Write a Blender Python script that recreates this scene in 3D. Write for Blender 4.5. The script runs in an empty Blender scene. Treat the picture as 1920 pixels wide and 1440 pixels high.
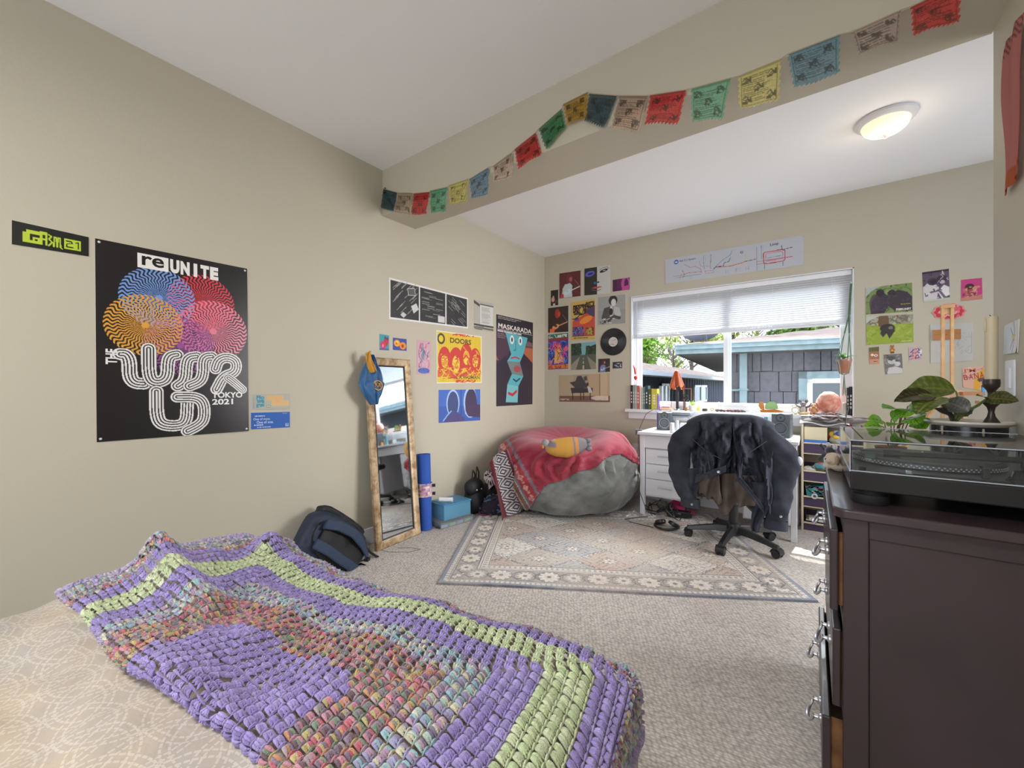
import bpy, bmesh, math, random
import numpy as np
from mathutils import Vector, Matrix, noise as mnoise

# ---------------------------------------------------------------- camera, world, sun, exposure
SC = bpy.context.scene
COL = SC.collection
random.seed(7); np.random.seed(7)
FPX, YAW, HOR, EYE = 768.0, math.radians(36.15), 724.85, 1.15
cam_data = bpy.data.cameras.new('camera')
cam = bpy.data.objects.new('camera', cam_data); COL.objects.link(cam)
cam_data.sensor_width = 36; cam_data.lens = 36*FPX/1920
cam_data.shift_y = (HOR-720)/1920; cam_data.clip_start = .02
cam.location = (0, 0, EYE); cam.rotation_euler = (math.pi/2, 0, YAW)
SC.camera = cam
SC.view_settings.view_transform = 'Standard'
SC.view_settings.look = 'None'
SC.view_settings.gamma = 1
SC.view_settings.use_curve_mapping = False
SC.view_settings.exposure = 0.5
SC.cycles.use_denoising = True
SC.cycles.max_bounces = 10
SC.cycles.diffuse_bounces = 6
SC.cycles.transparent_max_bounces = 24
SC.cycles.sample_clamp_indirect = 6
SC.cycles.caustics_reflective = False
SC.cycles.caustics_refractive = False

world = bpy.data.worlds.new('sky'); SC.world = world; world.use_nodes = True
wn = world.node_tree; wn.nodes.clear()
w_out = wn.nodes.new('ShaderNodeOutputWorld'); w_bg = wn.nodes.new('ShaderNodeBackground')
w_tc = wn.nodes.new('ShaderNodeTexCoord'); w_nz = wn.nodes.new('ShaderNodeTexNoise'); w_rp = wn.nodes.new('ShaderNodeValToRGB')
w_nz.inputs['Scale'].default_value = 3.5; w_nz.inputs['Detail'].default_value = 6
w_rp.color_ramp.elements[0].position = .36; w_rp.color_ramp.elements[0].color = (.40, .58, .88, 1)
w_rp.color_ramp.elements[1].position = .56; w_rp.color_ramp.elements[1].color = (.95, .97, 1, 1)
wn.links.new(w_tc.outputs['Generated'], w_nz.inputs['Vector']); wn.links.new(w_nz.outputs['Fac'], w_rp.inputs[0])
wn.links.new(w_rp.outputs[0], w_bg.inputs[0]); w_bg.inputs[1].default_value = 2.9
wn.links.new(w_bg.outputs[0], w_out.inputs[0])

def add_light(name, kind, loc, energy, color=(1, 1, 1), aim=None, size=None, size_y=None, spread=None):
    l = bpy.data.lights.new(name, kind); l.energy = energy; l.color = color
    o = bpy.data.objects.new(name, l); COL.objects.link(o); o.location = loc
    if aim is not None:
        o.rotation_euler = Vector(aim).to_track_quat('-Z', 'Y').to_euler()
    if kind == 'AREA':
        l.shape = 'RECTANGLE'; l.size = size; l.size_y = size_y or size
        if spread: l.spread = spread
    return o
sun = add_light('sun', 'SUN', (0, 8, 12), 5.0, (1, .96, .9), aim=(-.12, -1, -1.9)); sun.data.angle = math.radians(.6)
# fill panels added at made-up windows behind and beside the camera (added_window_2 and added_window_3)
add_light('fill_rear', 'AREA', (-.92, -2.52, 1.5), 18, (.96, .98, 1), aim=(0, 1, -.8), size=1.85, size_y=1.5)
add_light('fill_side', 'AREA', (1.83, 3.1, 1.5), 19, (1, .965, .93), aim=(-1, -.08, -.16), size=1.3, size_y=1.3, spread=math.radians(85))

# fill lamp added behind the camera, with a made-up ceiling fixture
add_light('near_fill_lamp', 'AREA', (-.75, -.55, 2.60), 31, (1, .975, .94), aim=(0, 0, -1), size=.5)
# panel added outside to boost the skylight, unseen above the blind's lower edge
add_light('sky_fill_panel', 'AREA', (-.6, 6.9, 4.0), 520, (.97, .985, 1), aim=(0, -2.6, -2.3), size=4.5, size_y=2.2)

# ---------------------------------------------------------------- helpers
_F = Vector((-math.sin(YAW), math.cos(YAW), 0)); _R = Vector((math.cos(YAW), math.sin(YAW), 0)); _U = Vector((0, 0, 1))
def ray(px, py): return _F + _R*((px-960)/FPX) + _U*((HOR-py)/FPX)
def ax(px, py, X): d = ray(px, py); return Vector((0, 0, EYE)) + d*(X/d.x)
def ay(px, py, Y): d = ray(px, py); return Vector((0, 0, EYE)) + d*(Y/d.y)
def az(px, py, Z): d = ray(px, py); return Vector((0, 0, EYE)) + d*((Z-EYE)/d.z)
PI = math.pi
def srgb(*c):
    if len(c) == 1: c = c[0]
    return tuple(((v/255)/12.92 if v/255 <= .04045 else ((v/255+.055)/1.055)**2.4) for v in c[:3])

class NX:
    """tiny expression builder for shader nodes"""
    def __init__(s, nt, out): s.nt, s.o = nt, out
    def _m(s, op, *a):
        n = s.nt.nodes.new('ShaderNodeMath'); n.operation = op
        for i, v in enumerate((s,)+a):
            if isinstance(v, NX): s.nt.links.new(v.o, n.inputs[i])
            else: n.inputs[i].default_value = v
        return NX(s.nt, n.outputs[0])
    def __add__(s, b): return s._m('ADD', b)
    def __sub__(s, b): return s._m('SUBTRACT', b)
    def __mul__(s, b): return s._m('MULTIPLY', b)
    def __truediv__(s, b): return s._m('DIVIDE', b)
    def lt(s, b): return s._m('LESS_THAN', b)
    def gt(s, b): return s._m('GREATER_THAN', b)
    def abs(s): return s._m('ABSOLUTE')
    def sin(s): return s._m('SINE')
    def sqrt(s): return s._m('SQRT')
    def fract(s): return s._m('FRACT')
    def floor(s): return s._m('FLOOR')
    def max(s, b): return s._m('MAXIMUM', b)
    def min(s, b): return s._m('MINIMUM', b)
    def pow(s, b): return s._m('POWER', b)
    def atan2(s, b): return s._m('ARCTAN2', b)
    def mod(s, b): return s._m('FLOORED_MODULO', b)

def new_mat(name):
    m = bpy.data.materials.new(name); m.use_nodes = True
    nt = m.node_tree; b = nt.nodes['Principled BSDF']
    return m, nt, b
def coords(nt, kind='Object'):
    tc = nt.nodes.new('ShaderNodeTexCoord'); sp = nt.nodes.new('ShaderNodeSeparateXYZ')
    nt.links.new(tc.outputs[kind], sp.inputs[0])
    return tuple(NX(nt, sp.outputs[i]) for i in range(3)), tc.outputs[kind]
def noise_node(nt, vec, scale, detail=3, rough=.5, dist=0):
    n = nt.nodes.new('ShaderNodeTexNoise'); n.inputs['Scale'].default_value = scale
    n.inputs['Detail'].default_value = detail; n.inputs['Roughness'].default_value = rough; n.inputs['Distortion'].default_value = dist
    nt.links.new(vec, n.inputs['Vector']); return NX(nt, n.outputs['Fac'])
def bump(nt, b, h, strength=.3, dist=.01):
    n = nt.nodes.new('ShaderNodeBump'); n.inputs['Strength'].default_value = strength; n.inputs['Distance'].default_value = dist
    nt.links.new(h.o if isinstance(h, NX) else h, n.inputs['Height']); nt.links.new(n.outputs[0], b.inputs['Normal'])
def mix(nt, fac, a, c):
    n = nt.nodes.new('ShaderNodeMix'); n.data_type = 'RGBA'
    if isinstance(fac, NX): nt.links.new(fac.o, n.inputs[0])
    else: n.inputs[0].default_value = fac
    for v, i in ((a, 6), (c, 7)):
        if isinstance(v, (tuple, list)): n.inputs[i].default_value = (*v[:3], 1)
        else: nt.links.new(v, n.inputs[i])
    return n.outputs[2]
_mats = {}
def M(name, col=None, rough=.6, metal=0, nscale=0, ncol=None, nstr=.15, bscale=0, bstr=.2, spec=None, trans=0, alpha=1, emit=0, sheen=0, coat=0, ior=None):
    """plain material with optional colour mottling and bump; col as sRGB 0-255"""
    if name in _mats: return _mats[name]
    m, nt, b = new_mat(name)
    c = srgb(col); b.inputs['Base Color'].default_value = (*c, 1)
    b.inputs['Roughness'].default_value = rough; b.inputs['Metallic'].default_value = metal
    if spec is not None: b.inputs['Specular IOR Level'].default_value = spec
    if trans: b.inputs['Transmission Weight'].default_value = trans
    if ior: b.inputs['IOR'].default_value = ior
    if alpha < 1: b.inputs['Alpha'].default_value = alpha
    if emit: b.inputs['Emission Color'].default_value = (*c, 1); b.inputs['Emission Strength'].default_value = emit
    if sheen: b.inputs['Sheen Weight'].default_value = sheen
    if coat: b.inputs['Coat Weight'].default_value = coat
    vec = None
    if nscale or bscale: (_, vec) = coords(nt)
    if nscale:
        f = noise_node(nt, vec, nscale, 5)
        c2 = srgb(ncol) if ncol else tuple(v*(1-nstr*2) for v in c)
        nt.links.new(mix(nt, ((f-.35)*3).max(0).min(1), c, c2), b.inputs['Base Color'])
    if bscale: bump(nt, b, noise_node(nt, vec, bscale, 4), bstr, .004)
    _mats[name] = m; return m
def MV(name='printed_paper', rough=.6, trans=0, bscale=0, bstr=.2, sheen=0, tl=0, coat=0, fine=0):
    """material that takes its colour from the mesh's own colour attribute"""
    if name in _mats: return _mats[name]
    m, nt, b = new_mat(name)
    a = nt.nodes.new('ShaderNodeAttribute'); a.attribute_name = 'Col'
    src = a.outputs['Color']
    b.inputs['Roughness'].default_value = rough; b.inputs['Sheen Weight'].default_value = sheen; b.inputs['Coat Weight'].default_value = coat
    (_, vec) = coords(nt)
    if fine:
        f = noise_node(nt, vec, fine, 2)
        n = nt.nodes.new('ShaderNodeMix'); n.data_type = 'RGBA'; n.blend_type = 'MULTIPLY'; n.inputs[0].default_value = .7
        nt.links.new(src, n.inputs[6])
        cb = nt.nodes.new('ShaderNodeCombineColor'); g = f*1.6+.25
        for i in range(3): nt.links.new(g.o, cb.inputs[i])
        nt.links.new(cb.outputs[0], n.inputs[7]); src = n.outputs[2]
    nt.links.new(src, b.inputs['Base Color'])
    if bscale: bump(nt, b, noise_node(nt, vec, bscale, 4), bstr, .004)
    if tl:
        t = nt.nodes.new('ShaderNodeBsdfTranslucent'); nt.links.new(src, t.inputs[0])
        ms = nt.nodes.new('ShaderNodeMixShader'); ms.inputs[0].default_value = tl
        out = nt.nodes['Material Output']
        nt.links.new(b.outputs[0], ms.inputs[1]); nt.links.new(t.outputs[0], ms.inputs[2]); nt.links.new(ms.outputs[0], out.inputs[0])
    _mats[name] = m; return m

class MB:
    """collects shapes in world (or local) coordinates and links them as ONE mesh"""
    def __init__(s): s.v = []; s.f = []; s.mi = []; s.c = []; s.X = Matrix(); s.cur = 0; s.col = None; s.anycol = False
    def mat(s, i): s.cur = i; return s
    def color(s, *c): s.col = srgb(*c); s.anycol = True; return s
    def tf(s, X): s.X = X; return s
    def add(s, vs, fs, cols=None):
        n = len(s.v); X = s.X
        s.v += [tuple(X @ Vector(p)) for p in vs]
        s.f += [tuple(n+i for i in f) for f in fs]; s.mi += [s.cur]*len(fs)
        if cols is not None: s.c += list(cols); s.anycol = True
        else: s.c += [s.col or (.5, .5, .5)]*len(vs)
        return s
    def box(s, c, d, rz=0, R=None):
        x, y, z = (k/2 for k in d)
        vs = [Vector((i*x, j*y, k*z)) for i in (-1, 1) for j in (-1, 1) for k in (-1, 1)]
        Rm = R or Matrix.Rotation(rz, 3, 'Z'); c = Vector(c)
        vs = [Rm @ v + c for v in vs]
        return s.add(vs, [(0, 1, 3, 2), (4, 6, 7, 5), (0, 4, 5, 1), (2, 3, 7, 6), (0, 2, 6, 4), (1, 5, 7, 3)])
    def bx(s, a, b): return s.box([(p+q)/2 for p, q in zip(a, b)], [abs(q-p) for p, q in zip(a, b)])
    def tube(s, pts, r, n=8, caps=True, flat=1.0):
        pts = [Vector(p) for p in pts]; rs = r if isinstance(r, (list, tuple)) else [r]*len(pts)
        vs = []; fs = []; prev = None
        for i, p in enumerate(pts):
            t = (pts[min(i+1, len(pts)-1)]-pts[max(i-1, 0)])
            t = t.normalized() if t.length > 1e-9 else Vector((0, 0, 1))
            if prev is None:
                a = t.cross(Vector((0, 0, 1)));
                if a.length < .05: a = t.cross(Vector((1, 0, 0)))
            else: a = prev - t*prev.dot(t)
            a.normalize(); prev = a; b = t.cross(a)
            for k in range(n):
                w = 2*PI*k/n; vs.append(p + a*(math.cos(w)*rs[i]) + b*(math.sin(w)*rs[i]*flat))
        for i in range(len(pts)-1):
            for k in range(n):
                k2 = (k+1) % n; fs.append((i*n+k, i*n+k2, (i+1)*n+k2, (i+1)*n+k))
        if caps: fs.append(tuple(range(n))[::-1]); fs.append(tuple((len(pts)-1)*n+k for k in range(n)))
        return s.add(vs, fs)
    def lathe(s, prof, c=(0, 0, 0), n=24, R=None, sx=1, sy=1, wob=None):
        c = Vector(c); vs = []; fs = []; R = R or Matrix.Identity(3)
        for (r, z) in prof:
            for k in range(n):
                w = 2*PI*k/n; rr = r*(wob(w, z) if wob else 1)
                vs.append(R @ Vector((math.cos(w)*rr*sx, math.sin(w)*rr*sy, z)) + c)
        m = len(prof)
        for i in range(m-1):
            for k in range(n):
                k2 = (k+1) % n; fs.append((i*n+k, i*n+k2, (i+1)*n+k2, (i+1)*n+k))
        (ra, za), (rb_, zb_) = prof[0], prof[-1]
        ring = ra > 1e-6 and rb_ > 1e-6 and abs(ra-rb_) < .25*ra and abs(za-zb_) < .6*ra   # an open ring has no end caps
        if ra > 1e-6 and not ring: fs.append(tuple(range(n))[::-1])
        if rb_ > 1e-6 and not ring: fs.append(tuple((m-1)*n+k for k in range(n)))
        return s.add(vs, fs)
    def ball(s, c, r, n=12, m=8, R=None, wob=None):
        r = (r, r, r) if isinstance(r, (int, float)) else r
        c = Vector(c); vs = []; fs = []; R = R or Matrix.Identity(3)
        for i in range(m+1):
            th = PI*i/m
            for k in range(n):
                w = 2*PI*k/n; d = Vector((math.sin(th)*math.cos(w), math.sin(th)*math.sin(w), -math.cos(th)))
                q = wob(d) if wob else 1
                vs.append(R @ Vector((d.x*r[0]*q, d.y*r[1]*q, d.z*r[2]*q)) + c)
        for i in range(m):
            for k in range(n):
                k2 = (k+1) % n; fs.append((i*n+k, i*n+k2, (i+1)*n+k2, (i+1)*n+k))
        return s.add(vs, fs)
    def grid(s, fn, nu, nv, cf=None):
        vs = []; cols = [] if cf else None
        for j in range(nv+1):
            for i in range(nu+1):
                vs.append(fn(i/nu, j/nv))
                if cf: cols.append(cf(i/nu, j/nv))
        fs = [(j*(nu+1)+i, j*(nu+1)+i+1, (j+1)*(nu+1)+i+1, (j+1)*(nu+1)+i) for j in range(nv) for i in range(nu)]
        return s.add(vs, fs, cols)
    def prism(s, poly, vec):
        """closed polygon (3-D points) extruded by vec"""
        n = len(poly); p = [Vector(q) for q in poly]; v = Vector(vec)
        return s.add(p+[q+v for q in p], [tuple(range(n))[::-1], tuple(range(n, 2*n))]+[(i, (i+1) % n, n+(i+1) % n, n+i) for i in range(n)])
    def build(s, name, mats, parent=None, smooth=True, bevel=0, solid=0, sub=0, keep=False, recalc=False):
        me = bpy.data.meshes.new(name)
        o = bpy.data.objects.new(name, me); COL.objects.link(o)
        V = np.array(s.v, float)
        if keep: org = Vector((0, 0, 0))
        elif parent is not None: org = parent['_org'] if '_org' in parent else Vector((0, 0, 0)); org = Vector(org)
        else: org = Vector(((V[:, 0].min()+V[:, 0].max())/2, (V[:, 1].min()+V[:, 1].max())/2, V[:, 2].min()))
        V = V-np.array(org)
        me.from_pydata(V.tolist(), [], s.f)
        if not isinstance(mats, (list, tuple)): mats = [mats]
        for m in mats: me.materials.append(m)
        if len(mats) > 1: me.polygons.foreach_set('material_index', s.mi)
        if s.anycol:
            at = me.color_attributes.new('Col', 'FLOAT_COLOR', 'POINT')
            a = np.ones((len(s.v), 4), np.float32); a[:, :3] = np.array(s.c, np.float32); at.data.foreach_set('color', a.ravel())
        me.validate()
        if recalc:
            bm = bmesh.new(); bm.from_mesh(me); bmesh.ops.recalc_face_normals(bm, faces=bm.faces[:]); bm.to_mesh(me); bm.free()
        if smooth:
            me.polygons.foreach_set('use_smooth', [True]*len(me.polygons))
            try: me.set_sharp_from_angle(angle=math.radians(38))
            except Exception: pass
        if parent is not None: o.parent = parent; o['_org'] = list(org)
        else: o.location = org; o['_org'] = list(org)
        if solid: md = o.modifiers.new('solid', 'SOLIDIFY'); md.thickness = solid; md.offset = 0
        if sub: md = o.modifiers.new('sub', 'SUBSURF'); md.levels = sub; md.render_levels = sub
        if bevel: md = o.modifiers.new('bevel', 'BEVEL'); md.width = bevel; md.segments = 2; md.limit_method = 'ANGLE'
        return o
def tag(o, label, cat, group=None, kind=None):
    if label: o['label'] = label
    if cat: o['category'] = cat
    if group: o['group'] = group
    if kind: o['kind'] = kind
    return o
def thing(name, label, cat, loc=(0, 0, 0), rz=0, group=None, local=False):
    o = bpy.data.objects.new(name, None); COL.objects.link(o); o.location = loc; o.rotation_euler = (0, 0, rz)
    o.empty_display_size = .1
    o['_org'] = [0, 0, 0] if (local or rz) else list(loc)
    return tag(o, label, cat, group)
def struct(o): o['kind'] = 'structure'; return o
def dup(o, parent=None, loc=None, rz=None, label=None):
    c = o.copy(); COL.objects.link(c)
    if parent is not None: c.parent = parent
    if loc is not None: c.location = loc
    if rz is not None: c.rotation_euler = (0, 0, rz)
    if label: c['label'] = label
    for ch in [x for x in bpy.data.objects if x.parent == o]: dup(ch, c)
    return c
def lerp(a, b, t): return a+(b-a)*t
def fbm(x, y, z=0, s=1.0): return mnoise.fractal(Vector((x*s, y*s, z*s)), 1.0, 2.0, 4)
# ---------------------------------------------------------------- the room
XL, XR, YB, YF0, YF1 = -2.62, .533, 4.257, 1.926, 2.243     # left wall, right wall, window wall, beam faces
ZC, ZF, ZB = 2.785, 2.72, 2.44                                # ceilings, beam underside
def wall_mat():
    m, nt, b = new_mat('beige_wall_paint')
    (_, vec) = coords(nt)
    b.inputs['Base Color'].default_value = (*srgb(191, 185, 168), 1); b.inputs['Roughness'].default_value = .62
    n = noise_node(nt, vec, 26, 6, .6); n2 = noise_node(nt, vec, 95, 3, .6)
    bump(nt, b, n*.6+n2*.4, .28, .004); return m
WALL = wall_mat()
CEIL = M('white_ceiling_paint', (243, 244, 247), .8, bscale=40, bstr=.12)
TRIM = M('white_trim_paint', (226, 228, 232), .4)
def carpet_mat():
    m, nt, b = new_mat('loop_carpet')
    (x, y, z), vec = coords(nt)
    # twisted loops laid in slanted rows, a little irregular
    cb = nt.nodes.new('ShaderNodeCombineXYZ'); wx = noise_node(nt, vec, 30, 2); wy = noise_node(nt, vec, 37, 2)
    u = (x*.88+y*.47)*62.0+(wx-.5)*.9; v = (y*.88-x*.47)*92.0+(wy-.5)*.9
    nt.links.new(u.o, cb.inputs[0]); nt.links.new((v+u*.5).o, cb.inputs[1])
    vo = nt.nodes.new('ShaderNodeTexVoronoi'); vo.feature = 'F1'; vo.inputs['Scale'].default_value = 1.0; vo.inputs['Randomness'].default_value = .5
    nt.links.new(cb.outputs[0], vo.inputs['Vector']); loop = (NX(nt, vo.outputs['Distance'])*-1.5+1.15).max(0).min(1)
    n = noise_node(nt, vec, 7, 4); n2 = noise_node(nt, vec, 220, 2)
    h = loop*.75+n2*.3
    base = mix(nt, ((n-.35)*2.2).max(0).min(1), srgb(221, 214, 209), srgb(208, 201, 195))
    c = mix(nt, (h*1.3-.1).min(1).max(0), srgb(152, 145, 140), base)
    nt.links.new(c, b.inputs['Base Color']); b.inputs['Roughness'].default_value = .95
    b.inputs['Specular IOR Level'].default_value = .1
    bump(nt, b, h, .35, .005); return m
CARPET = carpet_mat()
def solid_box(name, a, b, mat): return struct(MB().bx(a, b).build(name, mat, smooth=False))
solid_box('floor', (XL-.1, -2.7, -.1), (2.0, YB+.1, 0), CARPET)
solid_box('wall_left', (XL-.12, -2.7, 0), (XL, YB, 2.95), WALL)
solid_box('ceiling', (XL, -2.6, ZC), (XR, YF0+.05, ZC+.12), CEIL)
solid_box('ceiling.001', (XL, YF1-.05, ZF), (1.95, YB, ZF+.12), CEIL)
solid_box('trim_1', (XL, YF0, ZB), (XR, YF1, ZC+.1), WALL)
# right wall ends in a rounded corner
rw = MB(); rr = .018
poly = [(XR, -2.6, 0), (XR+.14, -2.6, 0), (XR+.14, YF1, 0)]
for k in range(7):
    w = PI/2+PI/2*k/6; poly.append((XR+rr+rr*math.cos(w), YF1-rr+rr*math.sin(w), 0))
rw.prism(poly, (0, 0, 2.95)); struct(rw.build('wall_right', WALL))
# the alcove beyond the beam: its own side wall, with an opening for the added added_window_3
WX0, WX1, WZ0, WZ1 = -1.545, .275, .915, 2.103               # window_1 opening
wb = MB()
wb.bx((XL-.1, YB, 0), (WX0, YB+.16, 2.95)); wb.bx((WX1, YB, 0), (2.05, YB+.16, 2.95))
wb.bx((WX0, YB, 0), (WX1, YB+.16, WZ0-.035)); wb.bx((WX0, YB, WZ1), (WX1, YB+.16, 2.95))
struct(wb.build('wall_back', WALL, smooth=False))
ws = MB(); ws.bx((1.95, YF1-.14, 0), (2.05, YB, .85)); ws.bx((1.95, YF1-.14, 2.15), (2.05, YB, 2.95))
ws.bx((1.95, YF1-.14, .85), (2.05, 2.45, 2.15)); ws.bx((1.95, 3.75, .85), (2.05, YB, 2.15))
ws.bx((XR+.14, YF1-.14, 0), (1.95, YF1, 2.95))
struct(ws.build('wall_alcove', WALL, smooth=False))
wr = MB(); wr.bx((XL-.1, -2.7, 0), (XR+.14, -2.6, .7)); wr.bx((XL-.1, -2.7, 2.2), (XR+.14, -2.6, 2.95))
wr.bx((XL-.1, -2.7, .7), (-2.3, -2.6, 2.2)); wr.bx((0, -2.7, .7), (XR+.14, -2.6, 2.2))
struct(wr.build('wall_rear', WALL, smooth=False))
for nm, a, b_ in (('baseboard_left', (XL, -2.6, 0), (XL+.014, YB, .115)), ('baseboard_back', (XL+.014, YB-.014, 0), (1.95, YB, .115)),
                  ('baseboard_right', (XR-.014, -2.6, 0), (XR, YF1-.02, .115))):
    struct(MB().bx(a, b_).build(nm, TRIM, smooth=False, bevel=.004))
# window_1
VIN = M('white_vinyl', (236, 238, 243), .35)
GLASS, gnt, gb = new_mat('window_glass')
gnt.nodes.clear(); go = gnt.nodes.new('ShaderNodeOutputMaterial'); gt = gnt.nodes.new('ShaderNodeBsdfTransparent'); gg = gnt.nodes.new('ShaderNodeBsdfGlossy')
gm = gnt.nodes.new('ShaderNodeMixShader'); gg.inputs['Roughness'].default_value = .02; gm.inputs[0].default_value = .003
gt.inputs[0].default_value = (.96, .98, .98, 1)
gnt.links.new(gt.outputs[0], gm.inputs[1]); gnt.links.new(gg.outputs[0], gm.inputs[2]); gnt.links.new(gm.outputs[0], go.inputs[0])
win = thing('window_1', None, None, (WX0, YB, WZ0)); struct(win); 
YG = YB+.10
fr = MB(); w = .045
fr.bx((WX0, YG-.03, WZ0), (WX0+w, YG+.05, WZ1)); fr.bx((WX1-w, YG-.03, WZ0), (WX1, YG+.05, WZ1))
fr.bx((WX0+w, YG-.03, WZ1-w), (WX1-w, YG+.05, WZ1)); fr.bx((WX0+w, YG-.03, WZ0), (WX1-w, YG+.05, WZ0+w))
XM = ay(1364, 700, YG)[0]
fr.build('window_frame', VIN, win, smooth=False)
for (x0, x1, yy) in ((WX0+w, XM+.03, YG+.012), (XM-.03, WX1-w, YG-.012)):
    s_ = MB(); q = .036
    s_.bx((x0, yy-.014, WZ0+w), (x0+q, yy+.014, WZ1-w)); s_.bx((x1-q, yy-.014, WZ0+w), (x1, yy+.014, WZ1-w))
    s_.bx((x0+q, yy-.014, WZ0+w), (x1-q, yy+.014, WZ0+w+q)); s_.bx((x0+q, yy-.014, WZ1-w-q), (x1-q, yy+.014, WZ1-w))
    so = s_.build('window_sash', VIN, win, smooth=False)
    g_ = MB(); g_.bx((x0+q, yy-.002, WZ0+w+q), (x1-q, yy+.002, WZ1-w-q)); g_.build('pane', GLASS, so, smooth=False)
si = MB(); si.bx((WX0-.045, YB-.055, WZ0-.03), (WX1+.035, YB, WZ0)); si.bx((WX0, YB, WZ0-.03), (WX1, YG-.03, WZ0))
si.bx((WX0-.02, YB-.018, WZ0-.10), (WX1+.012, YB, WZ0-.03)); si.build('window_sill', TRIM, win, smooth=False)
rv = MB(); rv.bx((WX0, YB-.004, WZ0), (WX0+.008, YG-.03, WZ1)); rv.bx((WX1-.008, YB-.004, WZ0), (WX1, YG-.03, WZ1)); rv.bx((WX0, YB-.004, WZ1-.008), (WX1, YG-.03, WZ1))
rv.build('window_reveal', TRIM, win, smooth=False)
# unseen windows added to go with the fill panels
for nm, a, b_, q in (('added_window_2', (-2.3, -2.68, .7), (0, -2.62, 2.2), 'x'), ('added_window_3', (1.97, 2.45, .85), (2.03, 3.75, 2.15), 'y')):
    wo = MB(); 
    if q == 'x':
        for xx in (a[0]+.025, (a[0]+b_[0])/2, b_[0]-.025): wo.bx((xx-.025, a[1], a[2]), (xx+.025, b_[1], b_[2]))
        for zz in (a[2]+.025, b_[2]-.025): wo.bx((a[0], a[1], zz-.025), (b_[0], b_[1], zz+.025))
    else:
        for xx in (a[1]+.025, b_[1]-.025): wo.bx((a[0], xx-.025, a[2]), (b_[0], xx+.025, b_[2]))
        for zz in (a[2]+.025, b_[2]-.025): wo.bx((a[0], a[1], zz-.025), (b_[0], b_[1], zz+.025))
    struct(wo.build(nm, VIN, smooth=False))

# venetian blind
BL = M('white_blind_slats', (235, 236, 240), .45)
bt, bnt, bb = new_mat('translucent_blind'); bb.inputs['Base Color'].default_value = (.58, .59, .62, 1); bb.inputs['Roughness'].default_value = .5
tt = bnt.nodes.new('ShaderNodeBsdfTranslucent'); tt.inputs[0].default_value = (.8, .82, .85, 1); tm = bnt.nodes.new('ShaderNodeMixShader'); tm.inputs[0].default_value = .13
bnt.links.new(bb.outputs[0], tm.inputs[1]); bnt.links.new(tt.outputs[0], tm.inputs[2]); bnt.links.new(tm.outputs[0], bnt.nodes['Material Output'].inputs[0])
bl = thing('window_blind', 'white venetian blind lowered over the top third of the window', 'blind', ((WX0+WX1)/2, YB+.035, 1.66))
bx0, bx1, byy = WX0+.012, WX1-.012, YB+.036
MB().bx((bx0, byy-.022, WZ1-.05), (bx1, byy+.022, WZ1-.01)).build('head_rail', BL, bl, smooth=False, bevel=.003)
zbot = 1.66
sl = MB(); nsl = 19
for k in range(nsl):
    z = lerp(zbot+.05, WZ1-.058, k/(nsl-1)); tilt = math.radians(56)
    prof = [(math.cos(tilt)*a-math.sin(tilt)*h, math.sin(tilt)*a+math.cos(tilt)*h) for a, h in ((-.013, 0), (-.007, .0022), (0, .003), (.007, .0022), (.013, 0))]
    for (a0, h0), (a1, h1) in zip(prof[:-1], prof[1:]): sl.add([(bx0+.002, byy+a0, z+h0), (bx1-.002, byy+a0, z+h0), (bx1-.002, byy+a1, z+h1), (bx0+.002, byy+a1, z+h1)], [(0, 1, 2, 3)])
sl.build('slats', bt, bl, smooth=False)
brl = MB()
for k in range(5): brl.bx((bx0+.002, byy-.013, zbot+.012+k*.006), (bx1-.002, byy+.013, zbot+.0145+k*.006))
brl.bx((bx0, byy-.012, zbot-.005), (bx1, byy+.012, zbot+.010)); brl.build('bottom_rail', BL, bl, smooth=False, bevel=.002)
for fx in (.06, .2, .36, .52, .70, .93): MB().tube([(lerp(bx0, bx1, fx), byy-.014, zbot), (lerp(bx0, bx1, fx), byy-.014, WZ1-.05)], .0008, 5).build('ladder_cord', BL, bl)
MB().tube([(bx0+.045, byy-.02, WZ1-.05), (bx0+.046, byy-.022, 1.02)], .003, 6).build('tilt_wand', M('clear_plastic_rod', (215, 220, 225), .2), bl)

# ceiling light
lp = az(1660, 222, ZF); lc = Vector((lp.x, lp.y, ZF))
WM = M('white_enamel', (225, 226, 230), .4)
cl = thing('ceiling_light', 'round ribbed glass ceiling light with a white rim and finial, lit', 'ceiling light', lc)
MB().lathe([(.05, 0), (.137, 0), (.141, -.006), (.139, -.016), (.131, -.022), (.124, -.03), (.113, -.034), (.108, -.03)], lc, 40).build('mounting_ring', WM, cl)
dm, dnt, db = new_mat('ribbed_lamp_glass')
(_x, _y, _z), _v = coords(dnt)
ang = _y.atan2(_x); rib = (ang*46.0).sin()
db.inputs['Base Color'].default_value = (1, .9, .75, 1); db.inputs['Roughness'].default_value = .35
db.inputs['Emission Color'].default_value = (1, .80, .52, 1)
rad = (_x*_x+_y*_y).sqrt()
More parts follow.
